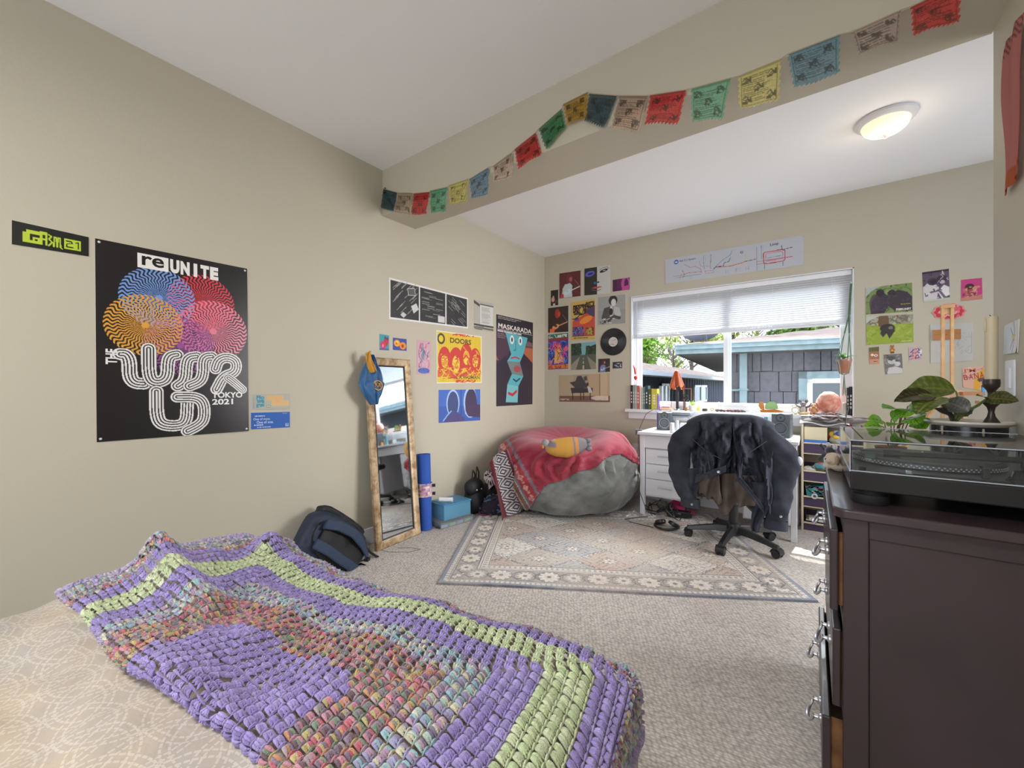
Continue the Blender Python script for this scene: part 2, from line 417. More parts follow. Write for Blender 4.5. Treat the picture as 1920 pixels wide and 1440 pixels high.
# two bulbs behind the frosted glass glow through it
b1 = ((_x-.045)*(_x-.045)+(_y+.02)*(_y+.02)).sqrt(); b2 = ((_x+.045)*(_x+.045)+(_y-.03)*(_y-.03)).sqrt()
glow = ((b1*-16+1.2).max(0).pow(1.5)+(b2*-16+1.2).max(0).pow(1.5))*.8
dnt.links.new((glow+.55+rib*.06).o, db.inputs['Emission Strength'])
bump(dnt, db, rib, .5, .003)
MB().lathe([(.110, -.028), (.108, -.042), (.099, -.062), (.080, -.079), (.052, -.090), (.018, -.095), (.0, -.096)], lc, 64).build('glass_dome', dm, cl)
MB().lathe([(.014, -.092), (.015, -.098), (.009, -.103), (.006, -.110), (.008, -.114), (.006, -.118), (.0, -.120)], lc, 16).build('finial', WM, cl)
add_light('ceiling_bulb', 'POINT', (lc.x, lc.y, ZF-.24), 1.0, (1, .82, .6)).data.shadow_soft_size = .08

l2 = Vector((-.75, -.55, ZC)); c2_ = thing('ceiling_light', 'added square white flush ceiling light, unseen, in the near part of the room', 'ceiling light', l2)  # unseen fixture added to carry the fill lamp
MB().bx((l2.x-.29, l2.y-.29, ZC-.05), (l2.x+.29, l2.y+.29, ZC)).build('added_housing', WM, c2_, smooth=False, bevel=.01)
m_ = MB(); m_.bx((l2.x-.26, l2.y-.26, ZC-.16), (l2.x-.25, l2.y+.26, ZC-.05)); m_.bx((l2.x+.25, l2.y-.26, ZC-.16), (l2.x+.26, l2.y+.26, ZC-.05)); m_.bx((l2.x-.25, l2.y-.26, ZC-.16), (l2.x+.25, l2.y-.25, ZC-.05)); m_.bx((l2.x-.25, l2.y+.25, ZC-.16), (l2.x+.25, l2.y+.26, ZC-.05)); m_.build('added_shade_frame', WM, c2_, smooth=False)
# ---------------------------------------------------------------- outside the window
GROUND = M('gravel_and_grass', (120, 125, 95), .9, nscale=2, ncol=(140, 130, 115))
struct(MB().bx((-16, YB+.5, -1.15), (14, 45, -1.0)).build('ground', GROUND, smooth=False))
e1 = Vector((math.cos(math.radians(6)), math.sin(math.radians(6)), 0)); n1 = Vector((-e1.y, e1.x, 0))
P1 = Vector((-1.85, 7.32, 0))
def hw(s, d, z): v = P1+e1*s+n1*d; return Vector((v.x, v.y, z))
PALE = M('pale_blue_house_trim', (122, 140, 150), .6, nscale=9, ncol=(104, 122, 130))
SHG = M('grey_shingle_siding', (92, 91, 100), .85, nscale=14, ncol=(78, 77, 86), bscale=60, bstr=.4)
ROOFM = M('weathered_roof_shingles', (108, 92, 88), .95, nscale=5, ncol=(84, 72, 70), bscale=20, bstr=.8)
SOF = M('soffit_boards', (88, 82, 84), .8)
DARKGL = M('dark_window_pane', (70, 80, 95), .08, spec=.8)
hb = thing('neighbour_house', 'grey shingled neighbour house with pale blue gutter filling the right window pane', 'house', hw(0, 0, -1))
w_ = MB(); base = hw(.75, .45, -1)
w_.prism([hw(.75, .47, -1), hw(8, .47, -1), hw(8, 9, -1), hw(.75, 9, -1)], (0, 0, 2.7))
random.seed(3); w_.mat(1)
for k in range(9):
    z0 = 1.39-.33*k if k else 1.39; s = .72
    ztop = z0+.345
    while s < 5.2:
        wd = random.uniform(.12, .30); dz = random.uniform(-.008, .008); t = random.uniform(.004, .014)
        a = hw(s+.005, .455-t, z0+dz+.008); b = hw(s+wd-.006, .455-t, z0+dz+.008); c = hw(s+wd-.006, .457, ztop-.012); d = hw(s+.005, .457, ztop-.012)
        n_ = len(w_.v); w_.prism([a, b, c, d], n1*(.012)); s += wd
w_.build('wall', [M('siding_gap_shade', (34, 33, 38), .9), SHG], hb, smooth=False)  # near-black backing puts the shade of the shingle gaps into the colour
rf = MB()
def hip(s, d): return 1.84+.18*max(0, min(s+.05, d, 10-d))
rf.grid(lambda u, v: (lambda s, d: hw(s, d, hip(s+.0, d)+.03*fbm(s*1.3, d*2.1)+.012*((d*4) % 1)))(lerp(-.04, 9, u), lerp(-.03, 10, v)), 120, 110)
rf.build('roof', ROOFM, hb, smooth=False)
sf = MB(); sf.prism([hw(0, 0, 1.70), hw(9, 0, 1.70), hw(9, 10, 1.70), hw(0, 10, 1.70)], (0, 0, .02)); sf.build('soffit', SOF, hb, smooth=False)
gt_ = MB(); gt_.prism([hw(-.03, -.08, 1.775), hw(9, -.08, 1.775), hw(9, .0, 1.775), hw(-.03, 0, 1.775)], (0, 0, .07))
gt_.prism([hw(-.045, -.095, 1.838), hw(9, -.095, 1.838), hw(9, -.06, 1.838), hw(-.045, -.06, 1.838)], (0, 0, .014))
gt_.prism([hw(-.03, -.02, 1.70), hw(9, -.02, 1.70), hw(9, .02, 1.70), hw(-.03, .02, 1.70)], (0, 0, .08))
gt_.prism([hw(-.03, 0, 1.70), hw(.02, 0, 1.70), hw(.02, 10, 1.70), hw(-.03, 10, 1.70)], (0, 0, .13)); gt_.build('gutter', PALE, hb, smooth=False)
ds = MB(); q = hw(.98, .37, 0); ds.box((q.x, q.y, .3), (.11, .09, 2.8), rz=math.radians(6)); ds.box((q.x, q.y, 1.1), (.14, .11, .03), rz=math.radians(6)); ds.box((q.x-.07, q.y, 1.09), (.3, .03, .03), rz=math.radians(6))
ds.build('downspout', PALE, hb, smooth=False, bevel=.008)
# its window: left trim at px 1497
wf = MB()
def fac(px):  # distance along the facade of a picture column
    d = ray(px, 700); o = hw(0, .44, 0); return (d.x*o.y-d.y*o.x)/(e1.x*d.y-e1.y*d.x)
sL = fac(1497); 
def fb(m, s0, s1, z0, z1, d0, d1): m.prism([hw(s0, d0, z0), hw(s1, d0, z0), hw(s1, d1, z0), hw(s0, d1, z0)], (0, 0, z1-z0))
sw = 1.5
for a in ((sL, sL+.11, .2, 1.385), (sL+sw-.11, sL+sw, .2, 1.385), (sL, sL+sw, 1.275, 1.385), (sL, sL+sw, .2, .3)): fb(wf, *a, .40, .47)
wo_ = wf.build('window_trim', PALE, hb, smooth=False)
wf = MB(); i0 = sL+.11; i1 = sL+sw-.11
for a in ((i0, i0+.07, .3, 1.275), (i1-.07, i1, .3, 1.275), (i0, i1, 1.205, 1.275), (i0, i1, .3, .37), ((i0+i1)/2-.03, (i0+i1)/2+.03, .3, 1.27)): fb(wf, *a, .425, .47)
wf.build('window_frame', VIN, wo_, smooth=False)
wf = MB(); fb(wf, i0+.05, i1-.05, .33, 1.25, .44, .465); wf.build('pane', DARKGL, wo_, smooth=False)

# lower house further back
h2 = thing('blue_house', 'low dark blue house beyond the yard with two white windows', 'house', (-3.5, 9, -1))
DB = M('dark_blue_board_siding', (54, 62, 82), .85)
w2 = MB(); w2.bx((-7, 8.2, -1), (-3.5, 23, 1.5))
for k in range(36): yy = 8.3+k*.4; w2.bx((-3.5, yy, -1), (-3.485, yy+.02, 1.5))
w2.build('wall', DB, h2, smooth=False)
r2 = MB(); r2.grid(lambda u, v: Vector((lerp(-3.1, -5.3, u), lerp(7.8, 23.4, v), 1.52+.55*u+.02*fbm(u*9, v*30)+.012*((u*16) % 1))), 48, 120)
r2.grid(lambda u, v: Vector((lerp(-5.3, -7.3, u), lerp(7.8, 23.4, v), 2.07-.55*u)), 4, 4); r2.build('roof', ROOFM, h2, smooth=False)
g2 = MB(); g2.bx((-3.14, 7.8, 1.42), (-3.05, 23.4, 1.53)); g2.bx((-3.5, 7.8, 1.42), (-3.1, 23.4, 1.44)); g2.build('fascia', M('white_fascia', (190, 196, 205), .6), h2, smooth=False)
for (p0, p1, y0, y1) in ((1237, 1253, 719, 757), (1300, 1324, 722, 756)):
    a = ax(p0, y0, -3.48); b = ax(p1, y0, -3.48); z0 = .55; z1 = a.z
    f2 = MB(); t = .07
    for q in ((a.y, a.y+t), (b.y-t, b.y), ((a.y+b.y)/2-.03, (a.y+b.y)/2+.03)): f2.bx((-3.5, q[0], z0), (-3.43, q[1], z1))
    for q in ((z0, z0+t), (z1-t, z1)): f2.bx((-3.5, a.y, q[0]), (-3.43, b.y, q[1]))
    fo = f2.build('window_frame', VIN, h2, smooth=False)
    MB().bx((-3.5, a.y+t, z0+t), (-3.46, b.y-t, z1-t)).build('pane', M('pale_reflecting_pane', (150, 165, 180), .1), fo, smooth=False)

# satellite dish on the roof edge
dc = Vector((0, 0, EYE))+ray(1313, 606)*7.45
dish = thing('satellite_dish', 'grey oval satellite dish seen from behind on the neighbour roof', 'satellite dish', (dc.x, dc.y, 1.86))
DG = M('grey_dish_paint', (105, 112, 128), .5); DK = M('dark_bracket', (60, 62, 72), .5)
look = Vector((-.25, .95, .35)).normalized(); Rq = look.to_track_quat('Z', 'Y').to_matrix()
dd = MB(); prof = [(a_*1.18, b_*1.18) for a_, b_ in [(.0, 0), (.10, .008), (.2, .03), (.28, .06), (.335, .085), (.34, .092), (.33, .09), (.28, .068), (.2, .038), (.10, .016), (0, .008)]]
dd.lathe(prof, dc-look*.05, 48, R=Rq, sx=1.0, sy=.88); dd.build('reflector', DG, dish)
br = MB(); bc = dc-look*.10+Vector((.06, 0, -.04))
br.box(bc, (.09, .05, .17), R=Rq); br.box(bc+Vector((0, -.05, -.03)), (.05, .08, .10), R=Rq)
br.tube([bc+Vector((.0, -.04, -.04)), bc+Vector((.03, -.05, -.16)), bc+Vector((.03, .02, -.30)), Vector((bc.x+.03, bc.y+.02, 1.845))], .022, 10); br.build('bracket', DK, dish)

# trees
LEAF = MV('leaves_outdoor', .6, tl=.45)
BARK = M('bark', (90, 80, 72), .9)
def tree(px, py, t, r, label, col, n=900, kind='leafy_tree', dens=.09, group=None, flat=.85):
    c = Vector((0, 0, EYE))+ray(px, py)*t
    o = thing(kind, label, 'tree', (c.x, c.y, -1), group=group)
    tr = MB(); tr.tube([(c.x, c.y, -1), (c.x+.05, c.y, (c.z-1)/2), (c.x, c.y, c.z+r*.3)], [r*.09, r*.07, r*.02], 8)
    for k in range(16):
        a = random.uniform(0, 2*PI); zz = c.z+random.uniform(-.6, .3)*r; q = random.uniform(.6, .95)*r
        p0 = Vector((c.x, c.y, zz-.3*r)); p1 = Vector((c.x+math.cos(a)*q, c.y+math.sin(a)*q, zz+.35*q))
        tr.tube([p0, p0.lerp(p1, .5)+Vector((0, 0, .06*r)), p1], [r*.03, r*.018, r*.005], 5)
        for j in range(6):
            m_ = p0.lerp(p1, random.uniform(.4, 1)); tr.tube([m_, m_+Vector((random.uniform(-.3, .3), random.uniform(-.3, .3), random.uniform(0, .35)))*r], [r*.008, r*.003], 4)
    tr.build('trunk', BARK, o)
    lf = MB(); cl = [(Vector((random.gauss(0, .42), random.gauss(0, .42), random.gauss(0, .36*flat)))*r, random.uniform(.18, .34)*r) for _ in range(26)]
    for k in range(n):
        cc, rr_ = random.choice(cl); d = Vector((random.gauss(0, 1), random.gauss(0, 1), random.gauss(0, 1))).normalized()
        p = c+cc+d*rr_*random.uniform(.5, 1); s = random.uniform(.5, 1)*dens*r
        a = Vector((random.gauss(0, 1), random.gauss(0, 1), random.gauss(0, 1))).normalized()*s; b = a.orthogonal().normalized()*s*.6
        g = random.uniform(.75, 1.25); lf.color(*[min(255, v*g) for v in col]); lf.add([p-a, p-b, p+a, p+b], [(0, 1, 2, 3)])
    lf.build('foliage', LEAF, o, smooth=False); return o
random.seed(5)
tree(1197, 655, 31, 2.5, 'bright green leafy tree at the left edge of the window view', (128, 165, 62), 2600)
tree(1296, 642, 38, 2.9, 'yellow green tree behind the satellite dish', (150, 165, 80), 1400)
tree(1376, 612, 27, 1.5, 'olive tree rising behind the roof beside the window mullion', (118, 128, 58), 1400)
tree(1500, 605, 24, 2.0, 'dense green tree above the neighbour roof', (92, 118, 48), 3000)
tree(1572, 598, 34, 2.0, 'lime green tree at the right edge of the window view', (140, 165, 70), 1400)
tree(1262, 668, 27, 2.0, 'thin bare tree with sparse white blossom below the satellite dish', (225, 215, 205), 260, kind='bare_tree', dens=.035)
tree(1418, 622, 36, 1.9, 'thin pinkish blossoming tree above the roof ridge', (200, 175, 165), 260, kind='bare_tree', dens=.04)
# ---------------------------------------------------------------- printed sheets on the walls
PAPER = MV('printed_paper', .55); GLOSSY = MV('glossy_print', .32)
_font_cache = {}
def text_shape(txt, bold=0.0, extr=0.0):
    key = (txt, bold, extr)
    if key in _font_cache: return _font_cache[key]
    cu = bpy.data.curves.new('t', 'FONT'); cu.body = txt; cu.size = 1; cu.resolution_u = 3; cu.offset = bold; cu.extrude = extr
    ob = bpy.data.objects.new('t', cu); COL.objects.link(ob)
    dg = bpy.context.evaluated_depsgraph_get(); me = ob.evaluated_get(dg).to_mesh()
    v = np.array([tuple(p.co) for p in me.vertices]); f = [tuple(p.vertices) for p in me.polygons]
    ob.evaluated_get(dg).to_mesh_clear(); bpy.data.objects.remove(ob); bpy.data.curves.remove(cu)
    v[:, :2] -= v[:, :2].min(0); _font_cache[key] = (v, f); return v, f
class Sheet:
    """a printed sheet; colours on a fine grid, u to the right, v downwards, both 0..1"""
    def __init__(s, corners, res=420, bg=(240, 240, 240)):
        s.c = [Vector(p) for p in corners]                      # TL TR BR BL
        s.W = (s.c[1]-s.c[0]).length; s.H = (s.c[3]-s.c[0]).length
        s.nx = max(4, int(s.W*res)); s.ny = max(4, int(s.H*res))
        s.u, s.v = np.meshgrid(np.linspace(0, 1, s.nx+1), np.linspace(0, 1, s.ny+1))
        s.img = np.zeros((s.ny+1, s.nx+1, 3)); s.img[:] = bg; s.ov = []
        s.asp = s.H/s.W                                         # v*asp has the unit of u
    def put(s, m, c, a=1.0):
        c = np.array(c, float)
        s.img[m] = s.img[m]*(1-a)+c*a; return s
    def rect(s, u0, v0, u1, v1, c, a=1): return s.put((s.u >= u0) & (s.u <= u1) & (s.v >= v0) & (s.v <= v1), c, a)
    def ell(s, cu, cv, ru, rv, c, rot=0, a=1):
        x = (s.u-cu); y = (s.v-cv)*s.asp; r = math.radians(rot)
        X = x*math.cos(r)+y*math.sin(r); Y = -x*math.sin(r)+y*math.cos(r)
        return s.put((X/ru)**2+(Y/(rv))**2 <= 1, c, a)
    def poly(s, pts, c, a=1):
        m = np.zeros(s.u.shape, bool); n = len(pts)
        for i in range(n):
            (x0, y0), (x1, y1) = pts[i], pts[(i+1) % n]
            if y0 == y1: continue
            cr = ((y0 <= s.v) != (y1 <= s.v)) & (s.u < (x1-x0)*(s.v-y0)/(y1-y0)+x0); m ^= cr
        return s.put(m, c, a)
    def dist(s, pts):
        d = np.full(s.u.shape, 9.0); Y = s.v*s.asp
        for (x0, y0), (x1, y1) in zip(pts[:-1], pts[1:]):
            y0 *= s.asp; y1 *= s.asp; L = (x1-x0)**2+(y1-y0)**2+1e-12
            t = np.clip(((s.u-x0)*(x1-x0)+(Y-y0)*(y1-y0))/L, 0, 1)
            d = np.minimum(d, np.hypot(s.u-x0-t*(x1-x0), Y-y0-t*(y1-y0)))
        return d
    def line(s, pts, w, c, a=1): return s.put(s.dist(pts) < w, c, a)
    def scribble(s, n, box, w, c, seed=1, wob=.03, a=1):
        r = random.Random(seed); u0, v0, u1, v1 = box
        for _ in range(n):
            p = [(r.uniform(u0, u1), r.uniform(v0, v1))]
            for k in range(3): p.append((min(u1, max(u0, p[-1][0]+r.uniform(-wob, wob)*3)), min(v1, max(v0, p[-1][1]+r.uniform(-wob, wob)*3))))
            s.line(p, w, c if not isinstance(c, list) else r.choice(c), a)
        return s
    def lines_of_text(s, box, n, c, fill=.5, seed=1, a=1, col=1):
        r = np.random.RandomState(seed); u0, v0, u1, v1 = box
        for k in range(n):
            va = v0+(v1-v0)*k/n; vb = va+(v1-v0)/n*fill; x = u0
            e = u0+(u1-u0)*r.uniform(.6, 1)
            while x < e:
                w = r.uniform(.02, .09)*(u1-u0)*2; s.rect(x, va, min(x+w, e), vb, c, a); x += w+.012
        return s
    def speckle(s, amt, seed=1):
        r = np.random.RandomState(seed); s.img += r.normal(0, amt, s.u.shape)[..., None]; return s
    def blur(s, k=1):
        for _ in range(k):
            p = np.pad(s.img, ((1, 1), (1, 1), (0, 0)), 'edge')
            s.img = (p[:-2, 1:-1]+p[2:, 1:-1]+p[1:-1, :-2]+p[1:-1, 2:]+p[1:-1, 1:-1]*2)/6
        return s
    def text(s, t, u, v, h, c, w=None, bold=0.0, rot=0, lift=.0006):
        """text with its lower left corner at (u, v), height h in v units of the sheet"""
        vv, ff = text_shape(t, bold); hh = vv[:, 1].max() or 1; ww = vv[:, 0].max()
        k = h*s.H/hh; kx = (w*s.W/ww) if w else k
        x = vv[:, 0]*kx; y = vv[:, 1]*k; r = math.radians(rot)
        X = (x*math.cos(r)-y*math.sin(r))/s.W; Y = (x*math.sin(r)+y*math.cos(r))/s.H
        s.ov.append((np.stack([u+X, v-Y], 1), ff, c, lift)); return s
    def at(s, u, v, out=0.0):
        a = s.c[0].lerp(s.c[1], u); b = s.c[3].lerp(s.c[2], u); return a.lerp(b, v)+s.n*out
    def build(s, name, label, cat, normal, group=None, mat=None, off=.003, curl=0, pins=None, skip_skirt=False, shape=None):
        s.n = Vector(normal); mb = MB()
        img = np.clip(s.img, 0, 255)/255.0
        lin = np.where(img <= .04045, img/12.92, ((img+.055)/1.055)**2.4)
        vs = []
        for j in range(s.ny+1):
            v = j/s.ny
            a = s.c[0].lerp(s.c[3], v); b = s.c[1].lerp(s.c[2], v)
            for i in range(s.nx+1):
                u = i/s.nx; o = off
                if curl: o += curl*(.5+.5*math.sin(u*5+v*3))*min(1, 4*min(u, 1-u)+.2)+curl*2*max(0, v-.8)*max(0, u-.7)*8
                vs.append(a.lerp(b, u)+s.n*o)
        N = s.nx+1; fs = []
        for j in range(s.ny):
            for i in range(s.nx):
                if shape is not None and not shape((i+.5)/s.nx, (j+.5)/s.ny): continue
                fs.append((j*N+i, (j+1)*N+i, (j+1)*N+i+1, j*N+i+1))
        mb.v += [tuple(p) for p in vs]; mb.f += fs; mb.mi += [0]*len(fs); mb.c += [tuple(x) for x in lin.reshape(-1, 3)]; mb.anycol = True
        if shape is None:                                       # paper edge back to the wall
            e = [s.c[i] for i in range(4)]; mb.color(225, 222, 215)
            for i in range(4):
                a, b = e[i], e[(i+1) % 4]; mb.add([a+s.n*off*.98, b+s.n*off*.98, b+s.n*.0005, a+s.n*.0005], [(0, 1, 2, 3)])
        for (uv, ff, c, lift) in s.ov:
            mb.color(*c); pts = []
            for (u, v) in uv:
                o = off+lift
                if curl: o += curl*(.5+.5*math.sin(u*5+v*3))*min(1, 4*min(u, 1-u)+.2)+curl*2*max(0, v-.8)*max(0, u-.7)*8
                pts.append(s.at(float(u), float(v), o))
            mb.add(pts, ff)
        o = mb.build(name, mat or PAPER, smooth=False)
        if pins:
            for (u, v) in pins:
                pb = MB(); p = s.at(u, v, off+curl); R = s.n.to_track_quat('Z', 'Y').to_matrix()
                pb.lathe([(.005, -.002), (.0055, .002), (.004, .004), (0, .0045)], p, 10, R=R)
                pb.build('pin', M('clear_push_pin', (200, 205, 210), .2), o)
        return tag(o, label, cat, group)
def LW(*pp): return [ax(x, y, XL) for x, y in pp]
def BW(*pp): return [ay(x, y, YB) for x, y in pp]
NL, NB = (1, 0, 0), (0, -1, 0)

# --- big black festival poster
S = Sheet(LW((178, 447), (463, 504), (466, 808), (181, 829)), 520, (22, 18, 22))
def z2(zx, zy):                                                 # close-up picture coordinates to sheet coordinates
    p = ax(zx/3, 380+zy/3, XL); return ((p.y-S.c[0].y)/(S.c[1].y-S.c[0].y), (S.c[0].z-p.z)/(S.c[0].z-S.c[3].z))
def disc(zx, zy, r, c, seed):
    u, v = z2(zx, zy); x = (S.u-u)*S.W; y = (S.v-v)*S.H; rr = np.hypot(x, y); th = np.arctan2(y, x)
    wv = np.sin(44*th+2.2*np.sin(rr/r*26)*np.clip(rr/r*1.6, 0, 1))
    S.put((rr < r) & ((wv > -.05) | (rr < r*.1)), c)
disc(1135, 570, .15, (214, 58, 74), 1); disc(890, 538, .148, (118, 156, 222), 2); disc(1195, 725, .163, (226, 124, 150), 3)
disc(1010, 805, .148, (150, 74, 150), 4); disc(813, 690, .148, (222, 160, 62), 5)
def stripes(pts, w=.049, n=5):
    q = [z2(*p) for p in pts]
    # round the path
    for _ in range(2):
        q2 = [q[0]]
        for a, b in zip(q[:-1], q[1:]): q2 += [(a[0]*.75+b[0]*.25, a[1]*.75+b[1]*.25), (a[0]*.25+b[0]*.75, a[1]*.25+b[1]*.75)]
        q = q2+[q[-1]]
    d = S.dist(q); pitch = w/(n/2)
    S.put(d < w, (22, 18, 22)); S.put((d < w) & (((d/pitch+.25) % 1.0) < .56), (232, 230, 230))
stripes([(672, 852), (702, 853), (722, 890), (722, 980), (750, 1015), (800, 1018)])
stripes([(830, 822), (830, 960), (850, 1006), (900, 1008), (935, 980), (938, 890), (955, 862), (990, 856)])
stripes([(992, 1030), (1036, 1000), (1042, 900), (1060, 872), (1100, 866)])
stripes([(1060, 1030), (1120, 1005), (1136, 960), (1136, 890), (1155, 868), (1186, 866)])
stripes([(1205, 935), (1222, 885), (1275, 868), (1325, 895), (1318, 955), (1250, 975), (1210, 1050)])
stripes([(1275, 985), (1310, 1010), (1355, 1050)], .04)
stripes([(872, 1062), (872, 1200), (900, 1250), (990, 1256), (1040, 1230), (1045, 1130)])
stripes([(990, 1092), (1100, 1092), (1140, 1130), (1140, 1215), (1110, 1250), (1045, 1282)])
b0 = z2(770, 283); b1 = z2(944, 410); b2 = z2(1222, 455)
S.rect(b0[0], b0[1], b1[0], b1[1]-.015, (236, 234, 232))
tw = b1[0]-b0[0]
S.text('re', b0[0]+tw*.14, b1[1]-.030, .050, (22, 18, 22), w=tw*.72, bold=.02)
for k, ch in enumerate('UNITE'):
    u0 = b1[0]+.012+k*(b2[0]-b1[0])/5; S.text(ch, u0+(.02 if ch == 'I' else 0), b1[1]-.015, (b1[1]-.015)-b0[1], (236, 234, 232), w=(b2[0]-b1[0])/5*(.38 if ch == 'I' else .9), bold=.07 if ch != 'I' else 0)
a = z2(592, 908); S.text('THE', a[0]+.058, a[1], .042, (232, 230, 230), bold=.03, rot=90, w=.115)
a = z2(1184, 1098); S.text('TOKYO', a[0], a[1], .034, (232, 230, 230), w=.235, bold=.03)
a = z2(1184, 1136); S.text('2021', a[0], a[1], .034, (232, 230, 230), w=.16, bold=.03)
S.build('concert_poster', 'large black poster with five wavy coloured discs and THE WORLD TOKYO 2021 lettering', 'poster', NL, mat=GLOSSY, curl=.0015, pins=[(.02, .015), (.98, .015), (.98, .985), (.02, .985)])

# --- black strip with lime lettering
S = Sheet(LW((22, 413), (166, 445), (166, 481), (22, 458)), 520, (22, 22, 18)); L_ = (186, 208, 60)
S.rect(.13, .38, .34, .80, L_).rect(.17, .25, .34, .4, L_); S.rect(.22, .42, .34, .52, (22, 22, 18)); S.rect(.22, .42, .255, .68, (22, 22, 18)); S.rect(.28, .62, .31, .7, (22, 22, 18))
S.rect(.345, .22, .44, .82, L_); S.rect(.375, .35, .41, .50, (22, 22, 18)); S.rect(.375, .60, .41, .84, (22, 22, 18))
S.line([(.455, .3), (.49, .35), (.46, .5), (.50, .62), (.455, .8)], .012, L_)
S.line([(.52, .8), (.53, .35), (.555, .35), (.565, .8), (.58, .36), (.605, .36), (.61, .8), (.635, .85)], .011, L_)
S.rect(.66, .32, .89, .80, L_); D_ = (22, 22, 18)
S.line([(.69, .42), (.76, .42), (.77, .5), (.70, .56), (.69, .7), (.78, .7)], .009, D_); S.line([(.82, .45), (.85, .40), (.85, .72)], .009, D_)
S.build('strip_sign', 'long black strip with lime green pixel lettering left of the big poster', 'sign', NL, mat=GLOSSY)

S = Sheet(LW((470, 739), (543, 738), (543, 767), (470, 768)), 500, (176, 176, 168)); T_ = (62, 150, 176)
S.text('FIELD OF', .075, .92, .055, (120, 130, 135), rot=90, w=.30*.95, bold=.01)
for (t, y) in (('Flo', .34), ('we', .60), ('rs', .88)): S.text(t, .13, y, .25, T_, w=.2, bold=.06)
S.rect(.38, .10, .82, .42, (216, 176, 120)).rect(.52, .42, .98, .78, (218, 180, 126)).rect(.6, .3, .75, .6, (222, 170, 120)); S.rect(.38, .72, .49, .88, (120, 130, 120)); S.rect(.39, .74, .43, .86, (190, 190, 180)).rect(.44, .74, .48, .86, (190, 190, 180))
S.build('event_ticket', 'grey and orange ticket strip beside the big black poster, above the blue one', 'ticket', NL)
S = Sheet(LW((470, 774), (543, 772), (543, 801), (470, 805)), 500, (34, 92, 178)); w_ = (200, 215, 235)
S.lines_of_text((.1, .18, .42, .24), 1, w_, 1, 2); S.text('One of many.', .06, .50, .17, w_, w=.42, bold=.01); S.text('One of one.', .14, .68, .17, w_, w=.42, bold=.01)
S.lines_of_text((.08, .74, .35, .80), 1, w_, 1, 3).lines_of_text((.15, .88, .5, .92), 1, w_, 1, 4).lines_of_text((.8, .07, .98, .1), 1, w_, 1, 5); S.rect(.88, .74, .97, .92, (150, 180, 220)); S.rect(.9, .78, .95, .82, (34, 92, 178))
S.build('event_ticket', 'bright blue ticket strip with white lettering beside the big black poster', 'ticket', NL)

# --- liner notes in three panels
S = Sheet(LW((729, 520), (877, 559), (877, 616), (729, 598)), 420, (226, 226, 226))
for k in range(3):
    u0 = (.015, .345, .685)[k]; u1 = (.33, .67, .985)[k]; S.rect(u0, .05, u1, .95, (48, 48, 50))
r_ = random.Random(4)
for k in range(70):
    j = k % 3; u0 = (.03, .36, .70)[j]; u1 = (.31, .65, .96)[j]; u = r_.uniform(u0, u1-.05); v = r_.uniform(.1, .85)
    if j == 1: S.line([(u, v), (min(u1, u+.09), v)], .0022, (150, 150, 150))
    else: S.line([(u, v), (min(u1, u+.06), v-.16 if j == 0 else v+.12)], .0022, (160, 160, 160))
S.poly([(.24, .6), (.30, .5), (.33, .65), (.27, .78)], (205, 205, 205)); S.poly([(.12, .86), (.15, .78), (.19, .84), (.155, .93)], (200, 200, 200)); S.rect(.57, .74, .66, .92, (205, 205, 205))
S.poly([(.2, .16), (.28, .12), (.29, .3), (.21, .33)], (90, 90, 90)); S.line([(.2, .16), (.28, .12), (.29, .3), (.21, .33), (.2, .16)], .003, (190, 190, 190))
S.speckle(10).build('liner_sheet', 'wide dark lyric sheet in three folded panels with a white edge', 'poster', NL)
S = Sheet(LW((888, 562), (925, 570), (925, 623), (888, 617)), 420, (176, 174, 166))
S.rect(.3, .13, .98, .8, (205, 205, 200)); S.lines_of_text((.38, .2, .9, .76), 16, (140, 140, 138), .4, 3); S.poly([(0, .0), (.3, .12), (.28, .2), (0, .1)], (70, 70, 66)); S.rect(.3, .09, 1, .12, (60, 60, 60)); S.rect(0, .8, 1, .86, (70, 70, 66)); S.rect(0, .9, 1, .95, (90, 88, 80)); S.poly([(.1, .88), (.5, .86), (.4, 1), (.05, 1)], (120, 118, 108))
S.build('typed_page', 'small grey typed page between the dark lyric sheet and the blue-faced poster', 'poster', NL)
S = Sheet(LW((711, 626), (729, 629), (729, 657), (711, 656)), 700, (60, 150, 165))
S.ell(.68, .45, .26, .42, (190, 40, 70), 20).ell(.38, .7, .28, .36, (205, 50, 90), -10).ell(.36, .72, .08, .14, (235, 150, 170)).scribble(10, (.4, .1, .9, .3), .03, [(60, 90, 50), (30, 60, 150)], 2).rect(0, .9, 1, 1, (60, 90, 170))
S.blur().build('art_card', 'tiny card with two red strawberries above the mirror', 'card', NL)
S = Sheet(LW((736, 633), (762, 636), (762, 658), (736, 656)), 700, (52, 74, 160))
S.ell(.3, .42, .22, .2, (235, 160, 50)).ell(.3, .36, .09, .08, (250, 215, 80)).ell(.72, .6, .24, .22, (232, 140, 45)).ell(.70, .62, .09, .10, (150, 70, 40)).ell(.27, .44, .06, .06, (200, 90, 50))
S.blur().build('art_card', 'tiny blue card with two orange peaches above the mirror', 'card', NL)
S = Sheet(LW((781, 637), (807, 640), (807, 702), (781, 702)), 600, (205, 160, 178))
S.ell(.42, .38, .14, .3, (120, 150, 165)).poly([(.40, .05), (.5, .25), (.55, .65), (.3, .65)], (120, 140, 160), .6).scribble(26, (.15, .05, .9, .8), .02, [(150, 90, 130), (215, 180, 200), (110, 110, 140), (190, 110, 120)], 5, .05).ell(.5, .89, .42, .16, (88, 112, 190)).scribble(8, (.15, .83, .85, .95), .02, (70, 90, 170), 4)
S.build('sketch', 'narrow pink pastel drawing with a blue base beside the red and yellow poster', 'drawing', NL)
